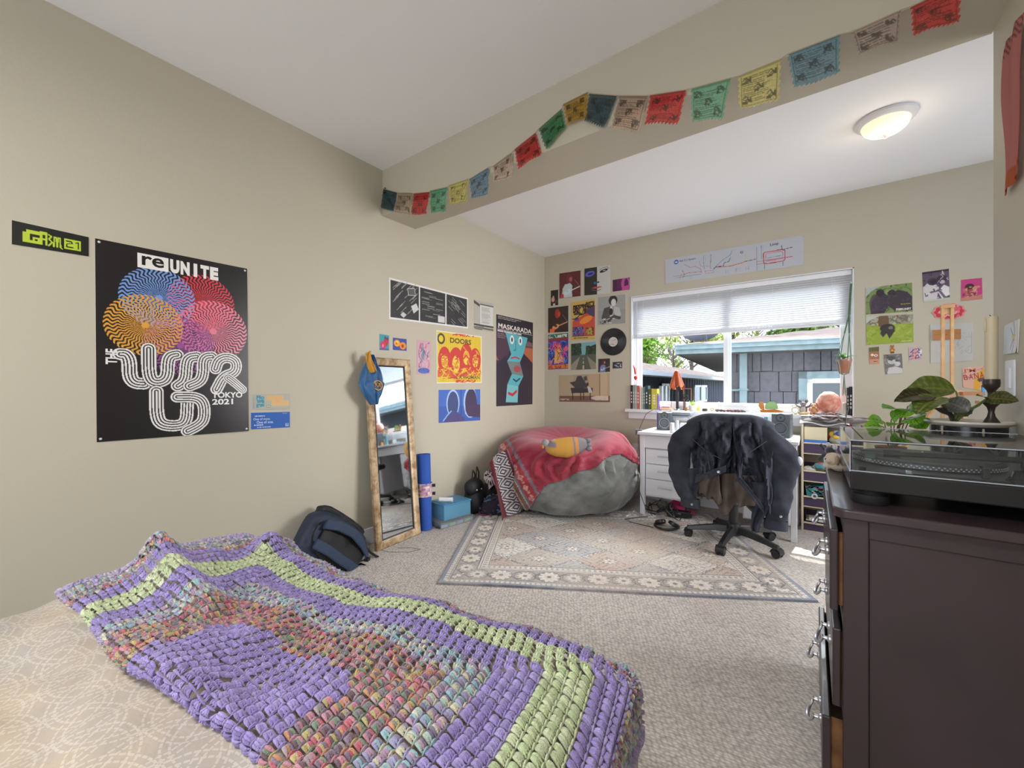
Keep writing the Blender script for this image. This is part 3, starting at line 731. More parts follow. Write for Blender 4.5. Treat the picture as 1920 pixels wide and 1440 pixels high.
# --- red and yellow band poster
S = Sheet(LW((818, 619), (903, 631), (903, 718), (818, 719)), 460, (226, 224, 214))
Y_, R_ = (226, 200, 60), (206, 66, 60)
S.rect(.02, .02, .98, .98, Y_); r_ = random.Random(8)
for k in range(26): u = .02+k*.037; S.line([(u, .03), (u+.02*math.sin(k), .97)], .004, (206, 160, 60))
for (cu, cv, ru, col) in ((.16, .55, .13, R_), (.40, .60, .16, R_), (.63, .46, .14, R_), (.84, .52, .13, R_)):
    S.ell(cu, cv, ru, ru*1.5, col); S.ell(cu, cv+.02, ru*.5, ru*.8, (232, 205, 75)); S.scribble(7, (cu-.05, cv-.08, cu+.05, cv+.10), .007, [R_, (214, 130, 64)], int(cu*90), .02); S.scribble(5, (cu-.10, cv-.2, cu+.10, cv+.2), .010, [(222, 150, 60), R_], int(cu*70), .03)
S.poly([(.02, .75), (.2, .72), (.45, .85), (.7, .72), (.98, .75), (.98, .84), (.02, .88)], (212, 90, 60), .8)
S.scribble(40, (.04, .7, .96, .9), .006, [R_, Y_], 6, .04); S.ell(.09, .15, .075, .08, (70, 70, 50)).ell(.09, .15, .045, .05, Y_); S.scribble(6, (.3, .02, .8, .05), .008, R_, 3)
S.text('DOORS', .27, .21, .105, (96, 66, 40), w=.47, bold=.03); S.text('L.A.WOMAN', .40, .92, .075, (110, 84, 44), w=.54, bold=.02); S.scribble(14, (.4, .94, .97, .98), .006, R_, 9)
S.speckle(5).build('band_poster', 'square red and yellow poster reading DOORS', 'poster', NL, curl=.001)
S = Sheet(LW((822, 731), (900, 730), (900, 788), (822, 793)), 460, (70, 110, 196))
S.put(S.v > .5, (60, 84, 160), .5); S.rect(.505, 0, .52, 1, (48, 70, 150)).ell(.32, .42, .15, .22, (180, 205, 240)).ell(.32, .44, .125, .20, (66, 80, 130)).poly([(.1, 1), (.2, .78), (.3, .62), (.42, .7), (.6, .9), (.6, 1)], (80, 76, 130)).line([(.1, .95), (.2, .77), (.28, .66)], .01, (140, 190, 240))
S.ell(.74, .4, .17, .26, (170, 200, 240)).ell(.76, .42, .15, .23, (70, 58, 90)).poly([(.6, .6), (.8, .45), (1, .5), (1, .9), (.68, .85)], (78, 60, 92)).line([(.6, .55), (.62, .75), (.68, .85)], .012, (170, 190, 230)).speckle(5)
S.blur().build('photo_print', 'blue print of two backlit bearded men below the red and yellow poster', 'poster', NL)
# --- dark poster with a folded blue face
S = Sheet(LW((930, 589), (999, 605), (998, 758), (930, 762)), 420, (62, 52, 66))
S.put((S.v > .25) & (S.v < .5), (176, 104, 70)).put((S.v > .22) & (S.v < .32), (110, 76, 80)); S.poly([(.0, .55), (.25, .42), (.5, .3), (.75, .40), (1, .5), (1, 1), (0, 1)], (56, 48, 62)); S.rect(0, 0, 1, .25, (52, 50, 58)); S.ell(.15, .3, .2, .3, (80, 60, 76)).poly([(0, .55), (.25, .43), (.3, .6), (0, .8)], (56, 48, 62))
B_ = (92, 176, 188)
S.poly([(.22, .17), (.84, .2), (.72, .4), (.62, .5), (.27, .5), (.38, .42)], B_); S.poly([(.27, .5), (.62, .5), (.72, .66), (.40, .64)], (120, 130, 132)); S.poly([(.40, .64), (.72, .66), (.58, .78), (.28, .76)], B_); S.poly([(.28, .76), (.58, .78), (.56, .97), (.24, .96)], (120, 190, 195))
for u in (.40, .63): S.ell(u, .25, .055, .07, (220, 225, 225)).ell(u, .25, .02, .035, (30, 40, 50))
S.line([(.5, .26), (.5, .36), (.46, .37)], .012, (70, 130, 150)); S.line([(.38, .46), (.5, .445), (.6, .46)], .012, (190, 60, 80)); S.ell(.55, .58, .1, .05, (170, 80, 90)).line([(.44, .70), (.52, .725), (.62, .69)], .012, (40, 60, 70)).line([(.32, .86), (.42, .88), (.52, .84)], .022, (190, 60, 80))
S.text('MASKARADA', .05, .145, .055, (225, 222, 215), w=.9, bold=.015); S.lines_of_text((.04, .015, .8, .05), 2, (170, 170, 170), .4, 3).lines_of_text((.03, .165, .95, .19), 1, (200, 200, 200), .7, 5).lines_of_text((.03, .2, .28, .26), 3, (160, 160, 160), .4, 5).lines_of_text((.8, .24, .98, .30), 4, (160, 160, 160), .4, 7); S.rect(.03, .155, .97, .16, (210, 210, 205))
S.blur().build('theatre_poster', 'tall dark poster of a folded pale blue face titled MASKARADA', 'poster', NL, mat=GLOSSY)

# --- window wall, left group
def guitarist(S, bg, body, skin, hair, gtr, seed=1):
    S.put(S.v > -1, bg); S.speckle(6, seed)
    S.poly([(.1, 1), (.15, .7), (.3, .48), (.5, .42), (.62, .55), (.6, .8), (.62, 1)], body); S.ell(.5, .28, .11, .15, skin).ell(.46, .26, .12, .2, hair).ell(.53, .29, .06, .09, skin)
    S.ell(.38, .78, .18, .10, gtr, -20); S.line([(.4, .78), (.95, .62)], .022, gtr).line([(.3, .5), (.2, .65), (.4, .75)], .05, body).line([(.72, .33), (.95, .6)], .008, (150, 120, 120)); return S.blur()
S = guitarist(Sheet(BW((1049, 513), (1089, 507), (1089, 555), (1049, 560)), 420), (96, 40, 44), (190, 205, 205), (170, 100, 100), (120, 40, 50), (205, 220, 225)); S.poly([(.02, 1), (.1, .8), (.2, .85), (.22, 1)], (190, 60, 90))
S.build('photo_print', 'photo of a long-haired guitarist in white on dark red', 'photo', NB)
S = Sheet(BW((1033, 545), (1047, 543), (1047, 572), (1033, 574)), 420, (40, 30, 26)); S.ell(.3, .6, .22, .3, (200, 150, 140)).ell(.7, .75, .15, .2, (110, 60, 45)).rect(.3, .85, .6, 1, (190, 190, 190)).ell(.35, .42, .1, .1, (200, 180, 160))
S.blur().build('photo_print', 'tiny tall dark stage photo nearest the room corner', 'photo', NB)
S = Sheet(BW((1096, 504), (1144, 497), (1144, 550), (1096, 554)), 520, (200, 200, 196)); S.rect(0, 0, .5, 1, (46, 42, 34))
S.ell(.22, .22, .19, .10, (96, 96, 200), -8).ell(.24, .22, .11, .04, (40, 40, 80), -8).ell(.42, .58, .05, .05, (60, 110, 150)); S.ell(.76, .17, .16, .05, (24, 24, 26), -14).ell(.78, .165, .07, .025, (150, 150, 150)).line([(.6, .13), (.72, .06), (.9, .05), (.95, .12)], .01, (120, 120, 120))
S.poly([(.28, .76), (.42, .71), (.5, .73), (.6, .71), (.7, .74), (.5, .79)], (186, 74, 74)); S.line([(.3, .82), (.5, .87), (.65, .83)], .012, (110, 100, 100)).ell(.55, .56, .04, .03, (40, 40, 40)).blur()
S.build('record_sleeve', 'record sleeve with a face split into a black half and a white half', 'record sleeve', NB)
S = Sheet(BW((1149, 525), (1181, 520), (1181, 543), (1149, 547)), 420, (96, 30, 88)); S.ell(.75, .45, .25, .4, (180, 80, 150)).ell(.8, .5, .12, .3, (90, 30, 80)).poly([(.5, 1), (.6, .7), (.95, .6), (1, 1)], (190, 80, 140)).put(S.u < .25, (50, 16, 50), .5)
S.blur().build('photo_print', 'small purple stage photo at the top right of the group', 'photo', NB)
S = guitarist(Sheet(BW((1028, 578), (1066, 573), (1066, 622), (1028, 624)), 420), (52, 34, 28), (60, 34, 28), (200, 70, 40), (150, 50, 30), (216, 150, 110)); S.poly([(.08, 1), (.1, .85), (.35, .85), (.3, 1)], (220, 110, 50))
S.build('photo_print', 'dark photo of a seated guitarist lit orange', 'photo', NB)
S = Sheet(BW((1072, 567), (1116, 560), (1116, 636), (1072, 638)), 460, (205, 168, 86))
S.poly([(.05, .5), (.3, .42), (.5, .38), (.7, .2), (1, .18), (1, .9), (.03, .9)], (200, 76, 60)).poly([(.6, .3), (.8, .18), (.98, .2), (.98, .45), (.8, .4)], (70, 64, 96)).ell(.62, .5, .28, .12, (226, 140, 50), -20).ell(.22, .46, .1, .08, (96, 70, 140)).poly([(.05, .66), (.5, .66), (.55, .9), (.05, .9)], (50, 60, 120)).scribble(30, (.06, .68, .52, .88), .012, [(110, 130, 190), (20, 26, 70), (150, 70, 110)], 3)
S.line([(.05, .45), (.2, .45), (.35, .36), (.5, .36), (.7, .2), (.98, .17)], .018, (40, 30, 28)); S.scribble(34, (.08, .1, .62, .34), .014, (44, 34, 30), 4, .05); S.scribble(16, (.62, .06, .95, .18), .013, (44, 34, 30), 5, .04); S.rect(.62, .7, .94, .88, (70, 60, 30)).scribble(14, (.64, .71, .92, .87), .01, (190, 160, 70), 6); S.rect(.03, .895, .97, .91, (60, 40, 36)).lines_of_text((.1, .94, .9, .97), 1, (90, 80, 50), .8)
S.build('concert_poster', 'yellow and red swirling psychedelic poster in the centre of the group', 'poster', NB, curl=.0008)
S = Sheet(BW((1122, 558), (1173, 552), (1173, 606), (1122, 609)), 460, (150, 152, 148)); S.put(S.v < .5, (166, 168, 165), .5)
S.ell(.55, .16, .16, .17, (48, 46, 46)).ell(.57, .24, .09, .13, (214, 214, 210)).poly([(.12, .75), (.22, .42), (.45, .36), (.46, .95), (.2, .95)], (80, 80, 80)).poly([(.6, .38), (.78, .44), (.84, .7), (.7, .78), (.58, .6)], (190, 190, 186)).line([(.48, .4), (.52, .6), (.45, .8)], .04, (214, 214, 210)).ell(.48, .56, .07, .12, (40, 40, 40)).line([(.12, .92), (.6, .74), (.78, .8)], .05, (70, 70, 70)).scribble(12, (.12, .8, .6, .97), .012, [(210, 210, 210), (60, 60, 60)], 5)
S.blur().build('record_sleeve', 'grey record sleeve with a portrait of a curly-haired person playing', 'record sleeve', NB)
S = Sheet(BW((1028, 628), (1066, 624), (1066, 691), (1028, 693)), 460, (60, 64, 150))
S.rect(0, 0, 1, .12, (60, 110, 96)).rect(0, .12, 1, .2, (150, 40, 60)).scribble(14, (.05, .03, .95, .1), .012, (210, 220, 210), 2, .03); S.ell(.42, .36, .25, .2, (190, 50, 130)).ell(.42, .37, .16, .12, (220, 90, 60)).poly([(.35, .5), (.6, .42), (.75, .8), (.3, .85)], (226, 180, 90)).line([(.45, .5), (.6, .6), (.45, .75)], .03, (200, 70, 90)).ell(.88, .44, .11, .11, (226, 96, 120)).ell(.12, .8, .1, .1, (210, 90, 120)); S.scribble(36, (.02, .22, .98, .85), .014, [(80, 150, 220), (230, 160, 60), (40, 36, 110), (220, 80, 150)], 7, .05); S.rect(0, .87, 1, .98, (216, 120, 50)).scribble(10, (.03, .89, .97, .97), .012, (150, 40, 40), 8)
S.build('concert_poster', 'blue and magenta psychedelic poster below the orange guitarist photo', 'poster', NB, curl=.0008)
# a generic sleeve: grey road between trees
S = Sheet(BW((1071, 645), (1118, 640), (1118, 692), (1071, 694)), 460, (120, 170, 180)); S.poly([(0, 0), (.38, 0), (.44, .42), (0, .55)], (44, 62, 44)).poly([(.62, .2), (1, .1), (1, .6), (.58, .45)], (40, 56, 40)).poly([(0, .45), (1, .45), (1, 1), (0, 1)], (86, 90, 80)).scribble(30, (0, .0, .4, .4), .02, [(60, 84, 56), (34, 46, 34)], 3).scribble(20, (.62, .15, 1, .42), .02, [(60, 80, 56), (30, 44, 32)], 4)
for a_, b_, w_2 in ((.98, .84, .035), (.78, .68, .022), (.63, .56, .014)): S.poly([(.5-w_2, a_), (.5-w_2*.8, b_), (.5+w_2*.8, b_), (.5+w_2, a_)], (196, 178, 150))
S.poly([(.0, .8), (.0, 1), (.2, 1), (.36, .5)], (150, 142, 124)).poly([(1, .8), (1, 1), (.8, 1), (.64, .5)], (140, 134, 118))
S.blur().build('record_sleeve', 'record sleeve showing a tree-lined grey street, left of the black record', 'record sleeve', NB)
S = guitarist(Sheet(BW((1122, 673), (1144, 672), (1144, 697), (1122, 698)), 420), (54, 40, 42), (120, 130, 170), (190, 120, 90), (90, 40, 30), (190, 200, 210)); S.build('photo_print', 'small photo of a stage guitarist below the black record', 'photo', NB)
S = Sheet(BW((1149, 679), (1167, 678), (1167, 690), (1149, 691)), 600, (36, 38, 42)); S.scribble(12, (.1, .2, .9, .8), .04, [(190, 195, 200), (120, 124, 130)], 3, .04); S.build('photo_print', 'tiny black and white group photo below the black record', 'photo', NB)
S = Sheet(BW((1048, 704), (1144, 700), (1144, 754), (1049, 753)), 420, (186, 160, 130)); S.put(S.v > .78, (120, 88, 78)).rect(.0, .0, .3, .78, (178, 160, 132)).rect(.82, 0, .95, .8, (196, 176, 146)).rect(.8, 0, .82, .85, (150, 122, 92)).rect(.3, 0, .6, .6, (170, 150, 126))
S.poly([(.24, .48), (.68, .5), (.68, .66), (.26, .68)], (62, 56, 60)).poly([(.22, .28), (.34, .24), (.38, .05), (.46, .05), (.6, .48), (.34, .5)], (70, 64, 68)).poly([(.5, .1), (.56, .05), (.58, .2), (.52, .24)], (84, 78, 80))
for u in (.28, .44, .5, .63): S.line([(u, .65), (u, .92)], .008, (40, 36, 40))
S.ell(.58, .36, .02, .03, (60, 40, 40)).poly([(.57, .42), (.64, .5), (.68, .66), (.6, .68)], (200, 196, 192)).ell(.8, .86, .16, .04, (196, 176, 160)).scribble(10, (.66, .8, .96, .92), .01, (216, 200, 186), 3).scribble(8, (.02, .9, .2, .93), .005, (200, 180, 170), 4)
S.blur().build('photo_print', 'wide print of a grand piano in a beige room at the bottom of the group', 'poster', NB)
# --- vinyl record
rc = ay(1150, 641, YB); rc.y = YB-.004
vm, vnt, vb = new_mat('vinyl'); vb.inputs['Base Color'].default_value = (.008, .008, .01, 1); vb.inputs['Roughness'].default_value = .28
(_x, _y, _z), _v = coords(vnt); rad = (_x*_x+_z*_z).sqrt(); bump(vnt, vb, (rad*3000.0).sin(), .25, .0008)
Rv = Vector(NB).to_track_quat('Z', 'Y').to_matrix(); RR = (ay(1174, 641, YB)-ay(1125.5, 641, YB)).length/2
rec = thing('vinyl_record', 'black vinyl record with a pale label pinned on the wall', 'record', rc)
MB().lathe([(0, 0), (RR, 0), (RR, .002), (RR*.96, .003), (RR*.4, .0028), (0, .003)], rc, 64, R=Rv).build('disc', vm, rec)
lb = MB(); lb.color(205, 198, 192).lathe([(RR*.35, .003), (RR*.35, .0036), (0, .0036)], rc, 32, R=Rv)
for k in range(12):
    a_ = rc+Vector((random.uniform(-.6, .6)*RR*.4, -.0042, random.uniform(-.6, .6)*RR*.4)); lb.color(*random.choice([(120, 60, 70), (110, 110, 120)])); lb.box(a_, (random.uniform(.004, .02), .0006, .003))
lb.build('label_disc', PAPER, rec)

# --- transit map above the window
S = Sheet(BW((1247, 487), (1507, 441), (1507, 497), (1248, 532)), 330, (188, 192, 202))
def mp(zx, zy):
    p = ay(1180+zx/3.89, 430+zy/3.89, YB); a, b = S.c[0], S.c[1]; u = (p.x-a.x)/(b.x-a.x)
    t = S.c[0].lerp(S.c[1], u).z; bo = S.c[3].lerp(S.c[2], u).z; return (u, (t-p.z)/(t-bo))
def rt(pts, c, w=.0016): S.line([mp(*p) for p in pts], w, c)
RD, BLU, GR, BK, YL, PK = (190, 60, 70), (70, 150, 180), (50, 120, 90), (40, 40, 44), (215, 200, 70), (190, 120, 140)
rt([(400, 258), (430, 270), (440, 280), (480, 272), (520, 290), (525, 320)], RD); rt([(320, 345), (380, 335), (430, 318), (520, 310)], RD); rt([(360, 350), (400, 345), (520, 328)], GR); rt([(385, 300), (400, 330), (388, 355)], GR)
rt([(545, 190), (540, 220), (545, 290)], BLU); rt([(595, 185), (590, 285)], GR); rt([(610, 290), (680, 225), (740, 185), (745, 160)], BLU, .002); rt([(615, 290), (635, 272), (685, 268), (690, 245), (725, 235), (735, 210)], BK, .002)
rt([(640, 280), (740, 265), (800, 258), (842, 235), (850, 185), (860, 178)], YL); rt([(630, 278), (740, 268), (820, 245), (845, 235)], RD, .0022); rt([(845, 235), (920, 218)], BK, .002); rt([(510, 230), (520, 270), (585, 270)], PK); rt([(550, 305), (615, 300), (610, 318), (555, 322), (550, 305)], PK)
rt([(928, 110), (930, 315)], (110, 110, 115), .0008); rt([(962, 120), (965, 215)], BLU)
rt([(985, 170), (1110, 148), (1135, 155), (1135, 220), (1120, 232), (1000, 252), (980, 245), (978, 180), (985, 170)], RD, .0032); rt([(996, 180), (1105, 160), (1120, 170), (1118, 215), (1000, 235), (992, 225), (996, 180)], PK, .002); rt([(1110, 120), (1115, 150), (1190, 130)], BK, .002)
rt([(928, 238), (980, 230), (1140, 205), (1190, 198)], RD, .0018); rt([(928, 256), (1000, 246)], (120, 90, 60), .002); rt([(1000, 212), (1112, 190)], BLU, .002); rt([(985, 245), (985, 290)], (130, 130, 135), .003); rt([(1120, 232), (1120, 265)], (130, 130, 135), .003)
for (a, b, c_, d) in ((700, 295, 740, 325), (790, 285, 825, 310), (845, 270, 900, 290), (505, 225, 515, 265), (600, 185, 620, 235), (553, 190, 575, 240), (745, 150, 775, 165), (742, 205, 765, 225), (1150, 165, 1185, 190), (975, 120, 990, 160), (330, 352, 380, 362), (440, 345, 470, 365)):
    p, q = mp(a, b), mp(c_, d); S.lines_of_text((p[0], min(p[1], q[1]), q[0], max(p[1], q[1])), 4, (150, 152, 158), .4, a)
for z in (288, 298, 308): p = mp(776, z); S.rect(p[0]-.005, p[1]-.01, p[0]+.006, p[1]+.01, BK)
p = mp(342, 240); S.ell(p[0], p[1], .019, .019, (40, 90, 170)); S.text('cta', p[0]-.012, p[1]+.035, .075, (235, 235, 240), w=.024, bold=.03)
p = mp(820, 167); S.ell(p[0], p[1], .010, .010, BK).ell(p[0], p[1], .006, .006, (188, 192, 202))
p = mp(367, 243); S.text("Rail ('L') System", p[0], p[1], .10, (60, 62, 70), w=.13, bold=.01)
p = mp(1027, 128); S.text('Loop', p[0], p[1], .12, (60, 62, 70), w=.055, bold=.02)
S.build('transit_map', 'long pale transit map titled Loop pinned above the window', 'map', NB, curl=.001, pins=[(.004, .03), (.996, .03)])

# --- window wall, right group
S = Sheet(BW((1623, 540), (1710, 530), (1711, 584), (1624, 590)), 460, (120, 140, 84)); S.scribble(60, (0, 0, 1, 1), .012, [(90, 116, 60), (150, 165, 110), (70, 90, 50)], 3)
S.poly([(.1, 1), (.12, .55), (.25, .25), (.38, .22), (.5, .4), (.55, .3), (.7, .2), (.9, .3), (1, .5), (1, .95), (.62, .92), (.5, .75), (.4, 1)], (58, 48, 62)); S.ell(.32, .24, .09, .1, (44, 36, 48)).ell(.57, .3, .09, .1, (50, 42, 54)); S.ell(.2, .65, .12, .3, (66, 56, 72), a=.7).poly([(0, 0), (.35, 0), (.12, .15), (0, .35)], (170, 180, 175)); S.scribble(26, (.15, .35, .95, .9), .006, (76, 64, 84), 6)
S.blur().text('FEBRUARY', .655, .93, .075, (235, 235, 235), w=.32, bold=.03); S.text('Month Event', .76, .73, .035, (190, 200, 60), w=.2, bold=.01)
S.build('calendar_page', 'calendar page of two dark chimpanzees marked FEBRUARY', 'calendar page', NB)
S = Sheet(BW((1624, 594), (1712, 589), (1713, 642), (1625, 647)), 460, (150, 170, 60)); S.rect(0, 0, 1, .32, (150, 150, 130)).scribble(40, (0, 0, 1, .3), .014, [(110, 116, 100), (180, 180, 165), (120, 100, 80)], 4).ell(.38, .2, .12, .26, (110, 84, 60)).scribble(40, (0, .35, 1, 1), .01, [(130, 155, 50), (165, 185, 80)], 5)
S.ell(.46, .45, .16, .13, (50, 46, 46)).poly([(.3, .62), (.36, .42), (.6, .4), (.62, .55), (.5, .82), (.44, .62), (.36, .76)], (56, 52, 52)).ell(.53, .44, .05, .05, (130, 110, 100)).poly([(0, 0), (.3, 0), (.1, .12), (0, .25)], (190, 195, 190))
S.blur().text('February', .75, .96, .045, (225, 230, 210), w=.22, bold=.0)
S.build('calendar_page', 'calendar page of a chimpanzee crouching on green grass', 'calendar page', NB)
S = Sheet(BW((1729, 511), (1779, 504), (1781, 561), (1732, 567)), 460, (90, 76, 100)); S.poly([(0, .5), (.3, .3), (.6, .55), (.5, 1), (0, 1)], (205, 200, 205)).ell(.38, .35, .2, .2, (64, 52, 70)).ell(.4, .36, .12, .12, (40, 30, 44)).ell(.72, .3, .2, .2, (56, 44, 60)).ell(.74, .4, .1, .1, (190, 180, 190)).poly([(.55, .7), (.8, .5), (1, .6), (1, .85), (.7, .95)], (225, 225, 228)).line([(.3, .7), (.6, .66), (.8, .9)], .05, (110, 96, 116)).rect(0, .0, 1, .06, (44, 34, 50)).scribble(20, (0, 0, 1, 1), .012, [(40, 30, 46), (215, 210, 215)], 7, .04)
S.rect(0, .94, 1, 1, (190, 195, 180)).blur().build('photo_print', 'purple-tinted photo of two monkeys above the oval sticker', 'photo', NB)
S = Sheet(BW((1802, 525), (1841, 521), (1842, 561), (1802, 565)), 460, (196, 60, 130)); S.ell(.4, .35, .22, .2, (60, 30, 30)).ell(.45, .65, .3, .25, (150, 70, 70)).ell(.75, .4, .15, .08, (205, 150, 60)).scribble(26, (.1, .4, .8, .9), .025, [(110, 40, 50), (190, 110, 110), (220, 160, 140)], 4).poly([(0, .85), (.8, .8), (1, .75), (1, 1), (0, 1)], (190, 130, 110)).ell(.45, .38, .08, .06, (190, 130, 110))
S.blur().build('photo_print', 'small bright pink photo of a heap of fruit, farthest right on the window wall', 'photo', NB)
S = Sheet(BW((1746, 571), (1813, 566), (1813, 599), (1746, 602)), 600, (226, 130, 140)); C1_ = (196, 52, 66)
def scal(k): return lambda u, v: (lambda x, y: math.hypot(x, y) < k*(1+.05*math.cos(10*math.atan2(y, x))))((u-.5)*2, (v-.5)*2)
m = np.vectorize(scal(.82))(S.u, S.v); S.put(m, C1_); S.ell(.5, .5, .3, .13, (226, 130, 140)).ell(.36, .3, .1, .05, (226, 130, 140)).scribble(12, (.2, .2, .8, .8), .014, [(226, 130, 140), (240, 190, 195)], 3, .05); S.ell(.72, .35, .11, .09, (220, 100, 115))
S.build('oval_sticker', 'pink and red scalloped oval sticker behind the top of the wooden easel', 'sticker', NB, shape=scal(.93))
S = Sheet(BW((1744, 609), (1824, 605), (1824, 676), (1745, 681)), 300, (190, 190, 188)); S.scribble(9, (.62, .25, .97, .8), .004, (160, 162, 165), 3, .08).scribble(5, (.1, .6, .6, .9), .003, (172, 172, 174), 5, .08)
S.build('sketch', 'large white pencil drawing taped up behind the wooden easel', 'drawing', NB, curl=.003)
S = Sheet(BW((1748, 619), (1801, 617), (1801, 636), (1748, 639)), 400, (176, 122, 70)); S.line([(0, .45), (1, .42)], .008, (150, 98, 52)).ell(.5, .5, .03, .03, (140, 90, 50)).speckle(6)
S.build('wood_card', 'brown wood-coloured strip stuck over the white pencil drawing', 'card', NB, off=.012)
S = Sheet(BW((1629, 652), (1648, 650), (1649, 682), (1631, 683)), 500, (170, 110, 74)); S.rect(0, 0, 1, .25, (96, 100, 60)).ell(.3, .45, .16, .16, (225, 225, 220)).ell(.66, .5, .18, .16, (225, 225, 222)).ell(.66, .5, .07, .07, (60, 50, 60)).rect(0, .72, 1, 1, (200, 150, 122)).lines_of_text((.4, .82, .9, .88), 1, (120, 60, 60), .8)
S.build('photo_card', 'small brown card with two white cups below the calendar pages', 'card', NB)
S = Sheet(BW((1657, 665), (1691, 663), (1693, 700), (1660, 702)), 500, (112, 112, 112)); S.ell(.4, .35, .22, .24, (190, 190, 190)).ell(.36, .2, .26, .16, (80, 80, 80)).ell(.72, .5, .17, .18, (205, 205, 205)).ell(.4, .33, .03, .03, (50, 50, 50)).poly([(.1, 1), (.2, .68), (.6, .62), (1, .75), (1, 1)], (200, 200, 200)).scribble(10, (0, 0, 1, 1), .02, [(70, 70, 70), (160, 160, 160)], 4)
S.blur().build('photo_print', 'black and white portrait of two smiling people below the bear sticker', 'photo', NB)
S = Sheet(BW((1704, 652), (1728, 650), (1728, 674), (1705, 676)), 600, (190, 170, 190)); S.scribble(30, (0, .1, 1, .9), .04, [(200, 70, 80), (60, 90, 160), (225, 225, 230), (80, 60, 90), (210, 150, 90)], 6, .05); S.build('stamp_card', 'tiny multicoloured square card to the right of the bear sticker', 'card', NB)
def bear(u, v):
    x, y = u-.5, v-.5
    return math.hypot(x/1.1, y-.2) < .27 or math.hypot(x, y+.14) < .22 or math.hypot(abs(x)-.18, y+.33) < .1 or math.hypot(abs(x)-.3, y-.12) < .12 or math.hypot(abs(x)-.2, y-.42) < .11
S = Sheet(BW((1667, 646), (1679, 645), (1679, 662), (1667, 663)), 900, (170, 110, 50)); S.ell(.5, .7, .2, .2, (214, 160, 80)).ell(.42, .32, .04, .04, (50, 30, 20)).ell(.58, .32, .04, .04, (50, 30, 20)).rect(.25, .82, .8, 1, (110, 60, 40))
S.build('bear_sticker', 'tiny brown teddy bear sticker below the grass calendar page', 'sticker', NB, shape=bear)
S = Sheet(BW((1850, 619), (1905, 614), (1905, 661), (1850, 664)), 300, (205, 205, 202)); S.rect(.0, .7, .6, .9, (186, 186, 190)); S.build('paper_note', 'pale paper note half hidden behind the edge of the right wall', 'note', NB)
S = Sheet(BW((1804, 690), (1912, 678), (1912, 748), (1806, 726)), 300, (224, 178, 156))
S.scribble(30, (.02, .02, .98, .5), .005, [(190, 120, 110), (235, 205, 190), (170, 110, 130)], 5); S.ell(.45, .9, .26, .42, (226, 170, 50)).ell(.45, .98, .14, .3, (224, 178, 156)).ell(.78, .85, .32, .5, (228, 172, 52), 10).ell(.82, 1.0, .2, .4, (224, 178, 156)).ell(.33, .55, .07, .04, (100, 74, 90), -20)
S.text("I'M", .04, .24, .17, (196, 90, 80), w=.2, bold=.015)
for k, ch in enumerate('BANANA'): S.text(ch, .02+k*.098, .62-.042*k, .26, (170, 70, 70), w=.08, bold=.015, rot=6)
S.build('banana_poster', "orange hand-drawn poster reading I'M BANANA", 'poster', NB)
# --- on the right wall
S = Sheet([ax(1886, 612, XR), ax(1913, 598, XR), ax(1909.5, 661, XR), ax(1884, 665, XR)], 700, (214, 216, 222)); NRW = (-1, 0, 0)
S.ell(.35, .5, .42, .75, (120, 130, 140)).ell(.33, .5, .405, .73, (206, 216, 226)); S.line([(.52, .18), (.62, .38), (.75, .5), (.62, .66), (.5, .86)], .012, (70, 80, 90))
S.poly([(.72, .34), (.77, .43), (.9, .42), (.8, .5), (.84, .62), (.72, .55), (.6, .62), (.64, .5), (.55, .43), (.68, .43)], (196, 190, 120))
S.build('moon_drawing', 'small drawing of a moon and star behind the candle', 'drawing', NRW, curl=.003)
sw = thing('light_switch', 'white rocker light switch on the right wall behind the candlestick', 'light switch', ax(1897, 707, XR))
pc = ax(1897, 709, XR)
MB().box(pc+Vector((-.003, 0, 0)), (.006, .075, .118)).build('plate', M('white_plastic', (225, 228, 234), .35), sw, smooth=False, bevel=.002)
MB().box(pc+Vector((-.008, 0, 0)), (.005, .034, .068)).build('rocker', M('white_plastic'), sw, smooth=False, bevel=.0015)
# ---------------------------------------------------------------- helpers that look at finished surfaces
from mathutils.bvhtree import BVHTree
def pj(p):
    q = Vector(p)-Vector((0, 0, EYE)); t = q.dot(_F); return (960+FPX*q.dot(_R)/t, HOR-FPX*q.z/t)
def inpoly(x, y, P):
    r = False; n = len(P)
    for i in range(n):
        (a, b), (c, d) = P[i], P[(i+1) % n]
        if (b <= y) != (d <= y) and x < (c-a)*(y-b)/(d-b)+a: r = not r
    return r
def bvh(mb): return BVHTree.FromPolygons([Vector(v) for v in mb.v], mb.f)
def drop(tree, x, y, top=3):
    h = tree.ray_cast(Vector((x, y, top)), Vector((0, 0, -1))); return h[0].z if h[0] else 0
def hash2(i, j, k=0):
    v = math.sin(i*127.1+j*311.7+k*74.7)*43758.5453; return v-math.floor(v)

